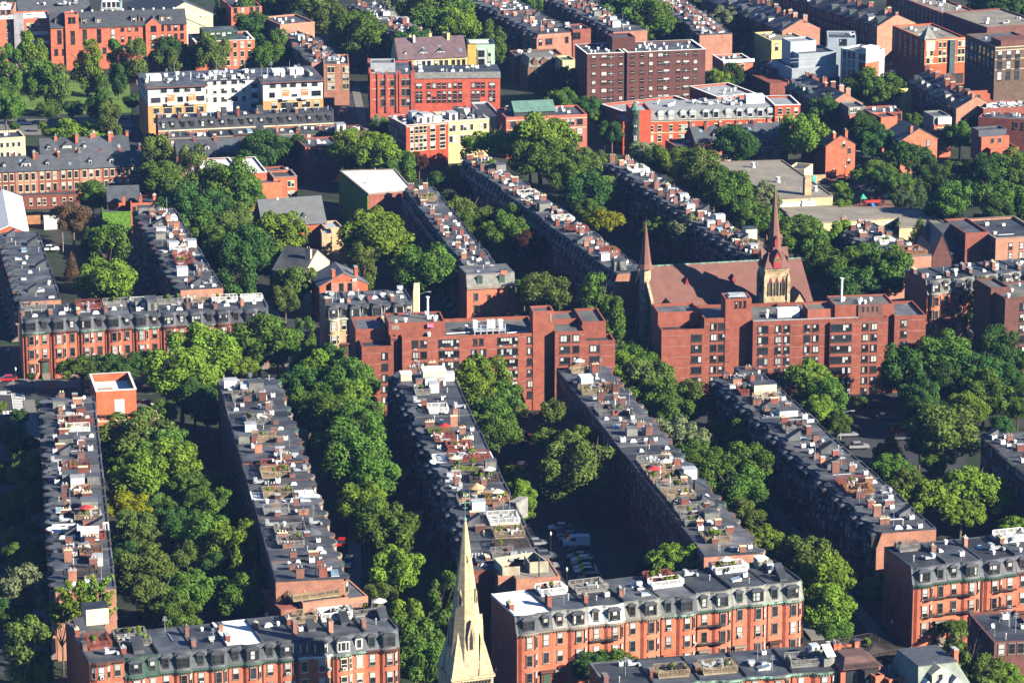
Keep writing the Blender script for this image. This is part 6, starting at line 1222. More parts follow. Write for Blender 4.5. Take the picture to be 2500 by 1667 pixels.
# ================================================================= ROOF DECKS on the row houses
def house_at(p, tol=.8):
    best = None
    for h in HOUSES:
        q = h[0].L(p); w_, dep, z = h[1], h[2], h[3]
        dd = max(-q.x, q.x-w_, 0)+max(-q.y, q.y-dep, 0)
        if dd < tol+3 and (best is None or dd < best[0]): best = (dd, h, q)
    return best
DECKS = [(4, 560, 1335, 'red', 6, 3, 't'), (4, 530, 1375, 'white', 6, 3.5, 'l'), (7, 545, 75, 'red', 5, 4, 'l'), (7, 560, 240, 'orange', 4, 4, 't'), (7, 600, 465, 'tan', 6, 4, 'oltl'), (7, 720, 540, 'red', 5, 5, 'tl'), (7, 620, 665, 'orange', 5, 5, 't'), (7, 590, 795, 'dark', 5, 3, ''),
    (7, 1870, 75, 'red', 6, 4, 'tp'), (7, 1890, 165, 'tan', 7, 4, 'lll'), (7, 1890, 245, 'tan', 7, 4, 'tll'), (7, 1890, 405, 'grey', 6, 3, ''), (7, 1980, 520, 'grey', 7, 5, 't'), (7, 1980, 590, 'grey', 6, 4, 'tl'), (4, 1760, 1330, 'grey', 6, 4, 'tlg'), (4, 1660, 1160, 'grey', 6, 4, 't'), (4, 1800, 1450, 'tan', 6, 3, 'l'),
    (5, 570, 1160, 'grey', 4, 4, 'tl'), (5, 660, 1240, 'white', 5, 3.5, ''), (5, 570, 1365, 'green', 6, 3, ''), (5, 800, 1490, 'red', 6, 4, 'tlp'), (5, 700, 1440, 'red', 5, 4, 'ot'), (8, 830, 45, 'red', 6, 4, 'tt'), (8, 860, 110, 'green', 7, 3, 'lllllo'), (8, 1000, 150, 'dark', 7, 4, 'llllllotl'), (8, 870, 290, 'grey', 6, 4, 'tl'), (8, 1080, 280, 'orange', 6, 4, 'tlloll'),
    (8, 1130, 425, 'white', 7, 5, 'tt'), (8, 1150, 520, 'tan', 7, 4, 'llt'), (8, 1180, 590, 'dark', 8, 4, 'l'), (8, 1100, 675, 'grey', 5, 3, 'g'), (8, 1060, 40, 'red', 5, 4, 'll'),
    (5, 1620, 965, 'tan', 5, 3, 'o'), (5, 1720, 1120, 'tan', 7, 4, 'tl'), (5, 1830, 1120, 'orange', 4, 4, 't'), (5, 1760, 1260, 'grey', 7, 5, 'tplg'), (8, 2040, 55, 'grey', 7, 4, 't'), (8, 2080, 120, 'tan', 7, 4, 'totl'), (8, 2130, 190, 'tan', 6, 4, 'pllol'), (8, 2160, 240, 'grey', 7, 4, 'lllp'), (8, 2170, 310, 'tan', 7, 4, 'tl'), (8, 2210, 370, 'grey', 7, 4, 't'), (8, 2270, 430, 'grey', 6, 4, 'l'), (9, 240, 570, 'tan', 6, 4, 'llllt'), (9, 20, 475, 'grey', 4, 3, 'l'),
    (6, 395, 990, 'dark', 5, 4, 't'), (6, 600, 1190, 'tan', 6, 4, 't'), (6, 800, 1400, 'grey', 6, 5, 'tg'), (9, 1180, 200, 'red', 7, 4, 'tl'), (9, 1185, 275, 'orange', 6, 4, 't'), (6, 380, 1120, 'red', 3, 3, 'l'),
    (7, 830, 1150, 'red', 7, 4, 'tl'), (7, 860, 1230, 'grey', 8, 5, 'tll'), (7, 660, 1350, 'red', 4, 6, 'll'), (7, 980, 1330, 'grey', 6, 4, 'tll'), (7, 1950, 1165, 'tan', 5, 4.5, 't'), (7, 2240, 1150, 'white', 7, 4.5, 'ttg'), (8, 130, 1110, 'grey', 7, 4, 'tllo'), (8, -60, 1120, 'white', 5, 4, 't'),
    (8, 1270, 970, 'white', 5, 4, 'tlg'), (8, 1730, 960, 'grey', 6, 5, 'tg'), (8, 2130, 865, 'red', 5, 5, 'lltll'), (8, 2250, 950, 'white', 6, 3, 'llllll'), (9, 330, 800, 'white', 8, 4, 'tlloll'), (9, 540, 830, 'grey', 2.5, 2.5, 'g'),
    (9, 2250, 590, 'white', 6, 5, 't'), (9, 95, 1510, 'tan', 5.5, 4.5, 'tl'), (9, 360, 1450, 'tan', 6, 5, 'ttl'), (9, 890, 1420, 'grey', 8, 5, 'tlgl'),
    (4, 300, 570, 'grey', 6, 4, 'tg'), (4, 590, 560, 'red', 9, 5, 't'), (4, 800, 545, 'grey', 6, 4, 'l'), (4, 990, 550, 'white', 6, 3, 't'), (4, 1170, 545, 'grey', 6, 3, 'lll'), (4, 1320, 535, 'tan', 5, 3, 't'), (4, 1500, 535, 'white', 6, 3, 'lt'), (4, 1680, 530, 'white', 5, 2.5, ''),
    (6, 1400, 85, 'white', 5, 4, 'll'), (6, 1590, 150, 'orange', 7, 6, 'tg'), (5, 1720, 25, 'red', 7, 3, 't'), (5, 1930, 185, 'red', 5, 4, 'l'), (2, 1540, 1490, 'white', 6, 4, 'tt'), (2, 1150, 1115, 'grey', 8, 4, 'llllllpptl'), (2, 1300, 1330, 'white', 6, 4, 't'), (2, 1920, 1150, 'white', 6, 6, 'l'), (2, 460, 1350, 'tan', 5, 4, 'll'),
    (4, 1200, 240, 'red', 5, 4, 'll'), (4, 1250, 200, 'red', 5, 2, ''), (4, 1230, 150, 'white', 4, 3, ''), (6, 330, 60, 'orange', 6, 4, 'tl'), (6, 480, 110, 'tan', 5, 4, 'l'), (9, 1600, 700, 'grey', 4, 3, 'g'), (2, 1650, 930, 'white', 5, 3, 't')]
DCOL = {'red': 'red-stained', 'white': 'white-railed', 'orange': 'orange wood', 'tan': 'tan wood', 'grey': 'weathered grey', 'dark': 'dark', 'green': 'planted'}
rd_ = random.Random(9)
for k, x, y, c, w_, l, fu in DECKS:
    r = house_at(P(k, x, y, 13.5))
    if not r: print('no house for deck', k, x, y); continue
    dd, (N, hw_, dep, z, lab, rr), q = r
    horizontal = abs(math.cos(N.rz)) > .5
    a_, b_ = (w_, l) if horizontal else (l, w_)
    a_ = min(a_, hw_+1.5 if horizontal else hw_+.5); qx = min(max(q.x, .2), hw_-.2) if horizontal else hw_/2+.15; b_ = min(b_, dep-3); qy = min(max(q.y, 1.8+b_/2), dep-.5-b_/2)
    a_ = min(a_, hw_-.5); qx = hw_/2+.15
    # clear what stood where the deck goes
    for ch in list(N.root.children):
        n0 = ch.name.split('.')[0]
        if n0 in ('skylight', 'roof_hatch', 'roof_hut', 'condenser', 'vent_pipe', 'roof_vent', 'satellite_dish', 'duct', 'antenna', 'pipe') and abs(ch.location.x-qx) < a_/2+.4 and abs(ch.location.y-qy) < b_/2+.4: bpy.data.objects.remove(ch, do_unlink=True)
    b_ *= .82; roof_deck(N, qx, qy, z, a_, b_, c, rd_)
    bits = lab.split(', ')[-1].split(' from '); tail = f"on {bits[0]} house of {bits[-1].split(' end of ')[-1]}"
    furnish(N, qx, qy, z, 0, a_, b_, rd_, fu, tail)
fg = {}
for t in FOBJ: fg.setdefault(t[1:], []).append(t[0])
for (lab, tail), os_ in fg.items():
    if len(os_) > 1:
        for i, o in enumerate(sorted(os_, key=lambda o: o.location.x)): o['label'] = f"{lab}, {ORD[i+1]} from left, {tail}"
# ================================================================= TREES
def crown_mesh(kind, seed):
    r = np.random.RandomState(seed); L_ = []
    if kind == 'cone':
        for i in range(46):
            t = i/46; rr = (1-t)*.55+.05; a = i*2.4; L_.append((rr*.6*math.cos(a), rr*.6*math.sin(a), -1+2*t, rr*.55+.04))
        n, s0 = 4200, .055
    elif kind == 'tall':
        for i in range(38):
            z = r.uniform(-.95, .95); rr = .62*math.sqrt(max(.05, 1-z*z*.85)); a = r.uniform(0, 6.28); L_.append((rr*.75*math.cos(a), rr*.75*math.sin(a), z*.95, r.uniform(.15, .28)))
        n, s0 = 7500, .055
    elif kind == 'flat':
        for i in range(46):
            a = r.uniform(0, 6.28); q = math.sqrt(r.uniform(0, 1))*.82; L_.append((q*math.cos(a), q*math.sin(a), .25-.75*q*q+r.uniform(-.1, .1), r.uniform(.12, .24)))
        n, s0 = 7500, .05
    elif kind == 'feather':
        for i in range(40):
            a = r.uniform(0, 6.28); q = r.uniform(.2, .85); z = r.uniform(-.7, .8)
            for t in (.5, .75, 1): L_.append((q*t*math.cos(a), q*t*math.sin(a), z*.8+t*.3, .13*(1.3-t*.6)))
        n, s0 = 5200, .055
    else:
        nl = 50 if kind == 'round' else 42
        for i in range(nl):
            d = r.normal(size=3); d /= np.linalg.norm(d); d[2] = d[2]*.85+.12; q = r.uniform(.5, .8)*(1 if kind == 'round' else r.uniform(.8, 1.2)); L_.append((*(d*q*np.array((1, 1, .92))), r.uniform(.12, .28)))
        L_.append((0, 0, 0, .55)); n, s0 = 11500, .05
    L_ = np.array(L_); wgt = L_[:, 3]**2; wgt /= wgt.sum(); idx = r.choice(len(L_), n, p=wgt)
    d = r.normal(size=(n, 3)); d[:, 2] += .35; d /= np.linalg.norm(d, axis=1)[:, None]
    c = L_[idx, :3]+d*L_[idx, 3:4]*(.72+.36*r.uniform(size=(n, 1)))
    nrm = d*.9+r.normal(size=(n, 3))*.42; nrm /= np.linalg.norm(nrm, axis=1)[:, None]
    t = np.cross(nrm, r.normal(size=(n, 3))); t /= np.linalg.norm(t, axis=1)[:, None]; b = np.cross(nrm, t)
    s = s0*r.uniform(.55, 1.15, size=(n, 1)); t = t*s; b = b*s*.6
    v = np.stack([c-t, c+b, c+t, c-b], 1).reshape(-1, 3)
    me = bpy.data.meshes.new('crown'); me.vertices.add(n*4); me.vertices.foreach_set('co', v.ravel()); me.loops.add(n*4); me.loops.foreach_set('vertex_index', np.arange(n*4)); me.polygons.add(n); me.polygons.foreach_set('loop_start', np.arange(n)*4); me.update(); me.validate()
    return me
CROWN = {'round': [crown_mesh('round', i) for i in range(6)], 'loose': [crown_mesh('loose', 20+i) for i in range(5)], 'tall': [crown_mesh('tall', 40+i) for i in range(3)], 'flat': [crown_mesh('flat', 50+i) for i in range(3)], 'feather': [crown_mesh('feather', 60+i) for i in range(2)], 'cone': [crown_mesh('cone', 70)]}
def trunk_mesh(seed):
    r = random.Random(seed); b = MB(); b.tube((0, 0, 0), (r.uniform(-.03, .03), r.uniform(-.03, .03), .45), .045, .034, 7)
    for i in range(7):
        a = i*.9+r.uniform(-.3, .3); z0 = r.uniform(.35, .5); q = r.uniform(.3, .55); z1 = r.uniform(.62, .9); m = (q*.5*math.cos(a), q*.5*math.sin(a), (z0+z1)/2-.02); b.tube((0, 0, z0), m, .022, .016, 5); b.tube(m, (q*math.cos(a), q*math.sin(a), z1), .016, .005, 5)
        b.tube(m, (q*.7*math.cos(a+.6), q*.7*math.sin(a+.6), z1+.03), .01, .004, 4)
    return b.mesh('trunk', (barkm,))
TRUNK = [trunk_mesh(i) for i in range(4)]
# crop: (x, y, half width, leaf type[, crown kind, height ratio])
TREES = {
1: [(60, 480, 85, 'g', 't', 1.3), (30, 670, 75, 'g'), (215, 420, 105, 'b', 't', 1.15), (310, 560, 105, 'g', 'r', 1.1), (390, 600, 80, 'o', 't', 1.2), (590, 450, 95, 'b', 't', 1.1), (700, 600, 60, 'g', 't', 1.2), (800, 400, 65, 'g', 't', 1.2), (810, 540, 60, 'd', 't', 1.3), (930, 400, 80, 'o', 't', 1.1), (1150, 380, 90, 'd'), (1165, 415, 75, 'o'), (1290, 400, 75, 'd'), (1440, 375, 90, 'o', 'l', 1.1), (1530, 145, 75, 'o'), (1670, 110, 85, 'g', 't', 1.2), (1720, 200, 90, 'd'), (1900, 330, 70, 'g', 't', 1.2), (1830, 405, 85, 'g'), (2020, 400, 70, 'g'), (500, 890, 145, 'b', 'f', .6), (745, 860, 85, 'o', 't', 1.3), (310, 755, 55, 'g'), (500, 745, 60, 'd'), (690, 735, 75, 'd'), (40, 745, 90, 'g'), (2120, 20, 110, 'o'), (2260, 160, 100, 'o'), (2340, 200, 75, 'd'), (1490, 1010, 105, 'g', 'f', .7), (1790, 1035, 125, 'd', 'r', .75), (2010, 1025, 75, 'd'), (1030, 950, 45, 'g'), (1085, 1020, 60, 'd'), (1080, 1140, 110, 'o', 't', 1.1), (1310, 1170, 95, 'o', 't', 1.2), (1100, 1230, 100, 'g'), (1240, 1330, 105, 'o'), (1560, 1270, 140, 'g', 'r', 1.0), (1680, 1360, 95, 'g'), (1320, 1440, 140, 'd'), (1480, 1460, 110, 'd'), (635, 1345, 80, 'g'), (500, 1490, 90, 'k'), (100, 740, 60, 'g'), (900, 700, 50, 'd'), (100, 870, 30, 'g'), (290, 860, 28, 'b'), (1640, 1500, 90, 'o'), (1560, 60, 70, 'd'), (1850, 40, 80, 'g'), (1960, 20, 80, 'o'), (1760, 300, 60, 'd'), (2060, 330, 50, 'd')],
2: [(370, 45, 80, 'p'), (600, 90, 130, 'g'), (740, 60, 120, 'g'), (640, 200, 100, 'g'), (800, 190, 110, 'b'), (120, 230, 130, 'g'), (30, 270, 80, 'g'), (480, 320, 100, 'd'), (1050, 300, 80, 'g', 't', 1.2), (1330, 35, 65, 'g'), (1420, 85, 45, 'k'), (1990, 95, 120, 'g'), (2130, 170, 120, 'g'), (1900, 40, 110, 'd'), (2260, 230, 80, 'd'), (2160, 240, 50, 'o'), (2060, 60, 80, 'g'), (1560, 560, 90, 'd'), (1420, 585, 80, 'd'), (1500, 690, 70, 'g'), (1690, 755, 75, 'd'), (1750, 815, 55, 'o'), (1860, 905, 65, 'd'), (265, 850, 55, 'p'), (300, 925, 75, 'd'), (120, 1040, 130, 'b', 'r', .9), (270, 1090, 120, 'b'), (400, 1150, 95, 'g'), (40, 1080, 80, 'b'), (540, 1110, 60, 'r'), (1030, 990, 155, 'b', 'f', .75), (1370, 985, 170, 'b', 'r', .85), (1300, 1080, 110, 'g'), (1500, 1070, 110, 'g'), (1720, 1110, 130, 'o', 'f', .9), (1840, 1290, 130, 'o', 'f', .8), (1560, 1210, 120, 'g'), (1680, 1330, 120, 'd'), (2090, 1330, 80, 'd'), (2090, 1070, 80, 'p'), (2180, 1110, 80, 'g'), (2280, 1130, 90, 'b'), (810, 1230, 80, 'o'), (865, 1310, 70, 'r'), (665, 1270, 70, 'd'), (850, 1470, 110, 'o'), (1060, 1490, 60, 'r'), (1200, 1535, 100, 'g'), (1820, 1500, 105, 'y', 'f', .8), (1690, 1450, 70, 'g'), (2180, 1520, 80, 'g'), (245, 1575, 120, 'b'), (1940, 970, 40, 'g'), (740, 1380, 60, 'd'), (1450, 640, 50, 'd')],
3: [(90, 60, 55, 'g'), (310, 145, 75, 'p'), (195, 160, 45, 'd'), (495, 190, 65, 'o'), (245, 570, 75, 'b'), (360, 540, 75, 'd'), (440, 560, 60, 'd'), (1200, 610, 75, 'g'), (1320, 605, 100, 'g'), (1430, 620, 85, 'g'), (1555, 650, 45, 'k'), (980, 760, 90, 'd'), (820, 640, 45, 'g'), (860, 740, 50, 'd'), (1600, 830, 55, 'g'), (2030, 565, 50, 'b'), (1530, 25, 55, 'g'), (2100, 50, 120, 'd'), (2260, 90, 120, 'd'), (2330, 30, 80, 'g'), (385, 1000, 105, 'd', 'r', 1.0), (840, 930, 115, 'b', 'r', 1.05), (1250, 880, 85, 'd'), (1320, 970, 90, 'd'), (1560, 1060, 130, 'd', 'f', .9), (1345, 1170, 115, 'g', 'f', .8), (1490, 1240, 95, 'g', 'f', .8), (1400, 1250, 70, 'd'), (1975, 850, 55, 'k'), (1915, 930, 75, 'g'), (1870, 1180, 115, 'g', 'f', .8), (2090, 1190, 110, 'd'), (2250, 1170, 115, 'g'), (2200, 1340, 150, 'g', 'f', .8), (1850, 1390, 105, 'g'), (1640, 1330, 55, 'c', 'c', 1.5), (1520, 1365, 65, 'c', 'l', .9), (1740, 1300, 32, 'c', 'c', 1.3), (2060, 1510, 60, 'd'), (1700, 1200, 90, 'd'), (1095, 1285, 55, 'b', 'r', .7), (1110, 1412, 58, 'b', 'r', .7), (1150, 1345, 45, 'g', 'r', .7), (30, 1100, 80, 'g'), (130, 1190, 120, 'o', 'r', 1.0), (230, 1270, 100, 'g'), (340, 1340, 125, 'g', 'r', 1.0), (430, 1440, 80, 'd'), (545, 1385, 95, 'p', 'r', 1.0), (480, 1505, 100, 'g'), (590, 1530, 80, 'g'), (2350, 1420, 80, 'd'), (2000, 1260, 70, 'd'), (1760, 1430, 70, 'd'), (2180, 1470, 90, 'd'), (2330, 1250, 80, 'g')],
4: [(740, 200, 130, 'g', 't', 1.05), (720, 400, 140, 'b', 'r', .9), (600, 90, 45, 'o', 'c', 1.4), (490, 270, 42, 'k', 'c', 1.6), (1380, 50, 110, 'g'), (1600, 60, 110, 'o'), (1900, 80, 140, 'b', 'r', .9), (1500, 160, 110, 'g'), (1700, 200, 140, 'd'), (1620, 340, 120, 'd', 't', 1.1), (1850, 250, 105, 'g'), (2020, 400, 100, 'o'), (1950, 510, 75, 'o'), (1890, 680, 50, 'o'), (2085, 760, 70, 'g', 't', 1.2), (1770, 790, 150, 'g', 'l', .9), (1900, 860, 95, 'g'), (1380, 880, 165, 'b', 'r', .85), (1240, 1050, 180, 'b', 'r', .85), (1330, 1190, 110, 'd'), (1420, 1290, 80, 'd'), (1120, 1290, 70, 'g'), (1500, 900, 110, 'b'), (1650, 960, 90, 'b', 'f', .8), (560, 970, 130, 'g', 'f', .7), (730, 955, 130, 'd', 'f', .75), (900, 960, 120, 'd', 'f', .8), (1000, 940, 70, 'g'), (2270, 880, 70, 'd'), (2110, 950, 95, 'g'), (2220, 1020, 120, 'b'), (2290, 1130, 110, 'g'), (2060, 1110, 105, 'd'), (2110, 1260, 120, 'g'), (2240, 1320, 120, 'g'), (2320, 1460, 80, 'b'), (960, 1450, 180, 'o', 'r', .75), (1120, 1500, 120, 'g'), (800, 1500, 110, 'o'), (130, 1310, 55, 'd'), (205, 1500, 60, 'd'), (60, 1440, 70, 'd'), (110, 1530, 60, 'd'), (0, 1240, 40, 'o'), (215, 1035, 28, 'd', 'r', .8), (1760, 640, 40, 'g')],
5: [(240, 115, 180, 'b', 'r', .75), (160, 275, 85, 'o', 't', 1.1), (580, 330, 150, 'g', 'r', 1.0), (1000, 80, 75, 'b'), (1110, 235, 55, 'g'), (870, 5, 80, 'g'), (1180, 75, 110, 'g'), (1300, 160, 85, 'r'), (1260, 450, 70, 'g'), (1390, 490, 125, 'o', 'r', .9), (1770, 560, 120, 'g', 't', 1.1), (1860, 650, 80, 'g', 't', 1.2), (1890, 740, 50, 'g'), (2015, 830, 28, 'b', 'r', .7), (2180, 60, 80, 'g'), (80, 1090, 130, 'g'), (100, 1230, 120, 'b'), (150, 1370, 130, 'g'), (80, 1500, 160, 'g'), (960, 1060, 140, 'b', 'r', .9), (900, 1180, 125, 'b'), (1120, 1190, 95, 'g'), (1050, 1300, 130, 'g'), (1080, 1420, 110, 'g'), (1450, 1370, 105, 'o', 't', 1.1), (1430, 1480, 85, 'b'), (1600, 1530, 120, 'b'), (2010, 930, 125, 'g', 'l', .9), (1930, 975, 100, 'b'), (2120, 1070, 120, 'o'), (2200, 1180, 135, 'g'), (2270, 1300, 110, 'g'), (2270, 1450, 110, 'p'), (40, 830, 45, 'o'), (450, 1510, 55, 'd')],
6: [(60, 80, 110, 'p'), (790, 90, 110, 'g'), (900, 130, 120, 'g'), (1120, 140, 90, 'b', 't', 1.1), (850, 20, 80, 'g'), (1190, 185, 35, 'r'), (1080, 320, 150, 'g', 'r', .85), (1260, 300, 120, 'g', 't', 1.0), (1420, 340, 140, 'g', 'r', 1.0), (1180, 430, 140, 'd', 'r', .8), (1500, 45, 35, 'b', 't', 1.3), (1640, 60, 62, 'g', 'c', 1.1), (2080, 540, 100, 'g', 't', 1.2), (2110, 620, 95, 'd'), (1530, 990, 120, 'd', 'r', 1.1), (1790, 900, 140, 'g', 'r', .9), (1910, 920, 100, 'b'), (1680, 880, 95, 'g'), (2150, 880, 120, 'd', 'r', 1.1), (2010, 1030, 140, 'd'), (2080, 1160, 125, 'g'), (1850, 1110, 120, 'd'), (2240, 1080, 100, 'd'), (1970, 1270, 100, 'b'), (2310, 1260, 70, 'g'), (1800, 1440, 180, 'o', 'r', .85), (1440, 1530, 70, 'g', 'c', 1.0), (880, 1010, 125, 'b', 'f', .8), (960, 1110, 110, 'b', 'f', .9), (1010, 1190, 105, 'g'), (940, 1280, 90, 'b'), (1080, 1350, 65, 'g'), (1080, 1520, 50, 'b'), (70, 1220, 115, 'o', 'r', .95), (20, 1270, 90, 'g'), (250, 1230, 50, 'd'), (450, 1340, 75, 'g', 't', 1.1), (260, 1430, 85, 'g'), (460, 1470, 110, 'g'), (90, 1490, 100, 'p', 'r', .9), (550, 1530, 70, 'g'), (5, 990, 55, 'k'), (1560, 1130, 60, 'd'), (1000, 1390, 45, 'b'), (2290, 940, 70, 'd'), (1640, 1190, 100, 'd', 'r', 1.0), (1720, 1290, 90, 'd'), (1600, 1310, 60, 'd'), (1380, 1560, 60, 'o'), (1640, 1500, 70, 'd'), (2200, 1400, 70, 'd'), (1240, 1210, 50, 'g'), (2320, 1130, 80, 'd')],
7: [(190, 125, 105, 'g'), (190, 310, 100, 'g'), (70, 570, 55, 'b'), (165, 740, 105, 'g'), (150, 960, 150, 'p', 'r', .9), (200, 1390, 155, 'o', 't', 1.1), (20, 330, 40, 'g'), (960, 180, 150, 'b', 'r', .85), (1150, 110, 150, 'b'), (1290, 230, 110, 'g'), (1540, 250, 75, 'g', 't', 1.1), (890, 390, 115, 'y', 'l', .8), (920, 520, 105, 'o'), (1080, 370, 80, 'g'), (1440, 400, 120, 'g', 'r', 1.0), (1380, 320, 90, 'g'), (1400, 610, 140, 'g'), (1600, 640, 145, 'b', 'r', .95), (1020, 630, 100, 'o'), (1280, 740, 95, 'o'), (980, 830, 145, 'o', 'r', 1.0), (1060, 1000, 140, 'o'), (1300, 950, 140, 'g'), (1200, 1110, 120, 'g'), (1620, 850, 62, 'b', 'c', 2.4), (1640, 1000, 120, 'g'), (1790, 940, 85, 'g', 't', 1.1), (1730, 1060, 85, 'g'), (1890, 1100, 70, 'g'), (500, 1050, 100, 'b', 'e', 1.1, 13.5), (660, 1030, 105, 'b', 'e', 1.1, 13.5), (420, 1120, 80, 'b', 'e', .9, 11), (1050, 1200, 55, 'b', 'c', 1.4), (860, 700, 80, 'd'), (760, 30, 70, 'd'), (870, 60, 70, 'g'), (1180, 480, 100, 'd'), (1480, 800, 90, 'd'), (2290, 60, 70, 'g'), (60, 140, 70, 'd'), (80, 430, 70, 'd'), (230, 520, 50, 'g'), (40, 700, 60, 'd'), (250, 640, 45, 'd'), (60, 1120, 90, 'd'), (30, 860, 60, 'g'), (240, 1180, 60, 'd'), (1000, 1090, 60, 'd'), (730, 560, 50, 'd')],
8: [(120, 110, 175, 'g', 'r', .95), (220, 200, 150, 'g'), (150, 350, 120, 'b'), (300, 550, 160, 'g', 'r', 1.0), (400, 820, 135, 'b', 'r', 1.0), (270, 980, 80, 'o'), (450, 1160, 115, 'b', 't', 1.0), (520, 1290, 135, 'g', 'r', 1.1), (570, 1440, 115, 'g', 'r', 1.1), (720, 860, 90, 'g'), (720, 1020, 110, 'g', 't', 1.1), (1100, 880, 140, 'b', 'f', .6, 9), (970, 960, 70, 'g'), (1640, 100, 175, 'o', 'r', .9), (1500, 200, 110, 'o'), (1420, 290, 60, 'b'), (1190, 170, 75, 'b'), (1230, 310, 80, 'b', 'r', 1.1), (1260, 400, 60, 'b'), (1840, 1420, 155, 'g', 'f', .6), (1700, 1460, 80, 'd'), (2260, 690, 105, 'b', 'f', .9, 11), (2060, 775, 50, 'g'), (300, 1560, 75, 'b', 'r', .8), (2200, 720, 60, 'g')],
9: [(60, 690, 110, 'b', 'f', .85, 11), (200, 740, 60, 'b'), (130, 60, 110, 'g'), (200, 210, 125, 'g'), (450, 130, 140, 'g', 'r', 1.0), (400, 260, 135, 'g'), (590, 90, 90, 'g'), (400, 430, 105, 'o', 'l', .9), (560, 350, 65, 'o'), (560, 560, 100, 'b', 'f', .9), (690, 560, 60, 'g'), (780, 690, 100, 'o'), (900, 740, 140, 'o', 'r', 1.0), (1010, 900, 145, 'b', 'r', 1.1), (1020, 1080, 140, 'b', 'r', 1.0), (1050, 1190, 95, 'g'), (1370, 890, 65, 'b', 'l', .9), (1300, 990, 65, 'b', 'l', .9), (1390, 1030, 50, 'b', 'l', .9), (1660, 300, 160, 'b', 'f', .9), (1560, 220, 90, 'o'), (1980, 220, 190, 'b', 'f', .75), (2090, 320, 130, 'b', 'f', .8), (1920, 400, 110, 'b', 'f', .8), (1440, 110, 95, 'g', 'l', 1), (1740, 60, 75, 'g'), (2290, 470, 80, 'b', 'f', .8), (1890, 1180, 75, 'g', 'f', .7), (2110, 1150, 65, 'd'), (1930, 1430, 120, 'o', 't', 1.1), (2080, 1510, 105, 'o'), (2240, 1540, 80, 'b'), (1700, 1180, 40, 'd')]}
LM = [('park lawn', 1, 300, 600), ('arched-window institution', 1, 700, 330), ('white apartments', 1, 1600, 600), ('slate-roofed terrace', 1, 500, 1200), ('grey avenue', 1, 400, 880), ('white-roofed red building', 1, 1600, 1150), ('slate hall', 1, 1950, 1450), ('crimson block', 2, 600, 600), ('green corner tower', 2, 960, 380), ('copper-roofed building', 2, 1400, 850), ('brown tower block', 2, 2000, 500), ('yellow terrace', 2, 800, 900), ('ivy-clad building', 2, 200, 1300), ('long mansard row', 2, 1000, 1350), ('green-dormer top row', 2, 1200, 150),
    ('school', 3, 700, 1200), ('playground', 3, 1300, 1380), ('plain red gable', 3, 1100, 1050), ('zinc-clad flats', 3, 950, 450), ('crossroads', 3, 1500, 520), ('top right corner', 3, 2200, 60), ('stepped gable', 3, 2000, 750), ('right edge houses', 3, 2200, 1100), ('vent-roofed row', 4, 250, 350), ('courtyard terrace', 4, 900, 800), ('crosswalk', 4, 100, 1200), ('cream gable', 4, 2100, 300), ('orange-red box', 4, 900, 1250), ('tree-lined street', 4, 2150, 1300),
    ('pale-mansard corner house', 5, 1000, 450), ('tan terrace', 5, 200, 550), ('left red apartment block', 5, 800, 900), ('parking alley', 5, 1250, 1400), ('slender church spire', 5, 2080, 300), ('church roof', 6, 300, 350), ('clock tower', 6, 660, 300), ('right red apartment block', 6, 1000, 800), ('car park', 6, 1300, 1350), ('mansard terrace at right', 6, 2000, 450), ('right edge tower', 6, 2250, 900),
    ('leafy courtyard', 7, 1200, 500), ('leafy courtyard foot', 7, 1200, 1000), ('left edge street', 7, 150, 500), ('bottom left terrace', 7, 1500, 1400), ('steeple', 8, 860, 900), ('parked-car alley', 8, 1500, 500), ('street left of the steeple row', 8, 350, 500), ('central bottom terrace', 8, 1800, 1300), ('street behind central terrace', 9, 400, 400), ('gap between the bottom terraces', 9, 1100, 950), ('lower car park edge', 9, 1900, 250), ('white mansard villa', 9, 1800, 1450)]
LMP = [(n, src(k, x, y)) for n, k, x, y in LM]
KN = {'r': 'round', 'l': 'loose', 't': 'tall', 'f': 'flat', 'e': 'feather', 'c': 'cone'}
KW = {'r': 'rounded', 'l': 'ragged', 't': 'upright', 'f': 'spreading', 'e': 'feathery', 'c': 'conical'}
CWd = {'g': 'green', 'b': 'bright green', 'd': 'dark green', 'o': 'olive-green', 'p': 'pale whitish-green', 'r': 'purple-brown', 'y': 'yellow-green', 'c': 'grey-green', 'k': 'brownish'}
rt = random.Random(42); TL = []
for k, lst in TREES.items():
    for t in lst:
        x, y, r, c = t[:4]; kk = t[4] if len(t) > 4 else rt.choice('rrrll'); vr = t[5] if len(t) > 5 else .95
        sx, sy = src(k, x, y); TL.append((sx, sy, k, x, y, r, c, kk, (vr, t[6] if len(t) > 6 else 0), min(LMP, key=lambda q: (q[1][0]-sx)**2+(q[1][1]-sy)**2)[0]))
cnt = {}
for t in sorted(TL, key=lambda t: t[:2]): cnt.setdefault((t[9], t[6], t[7]), []).append(t)
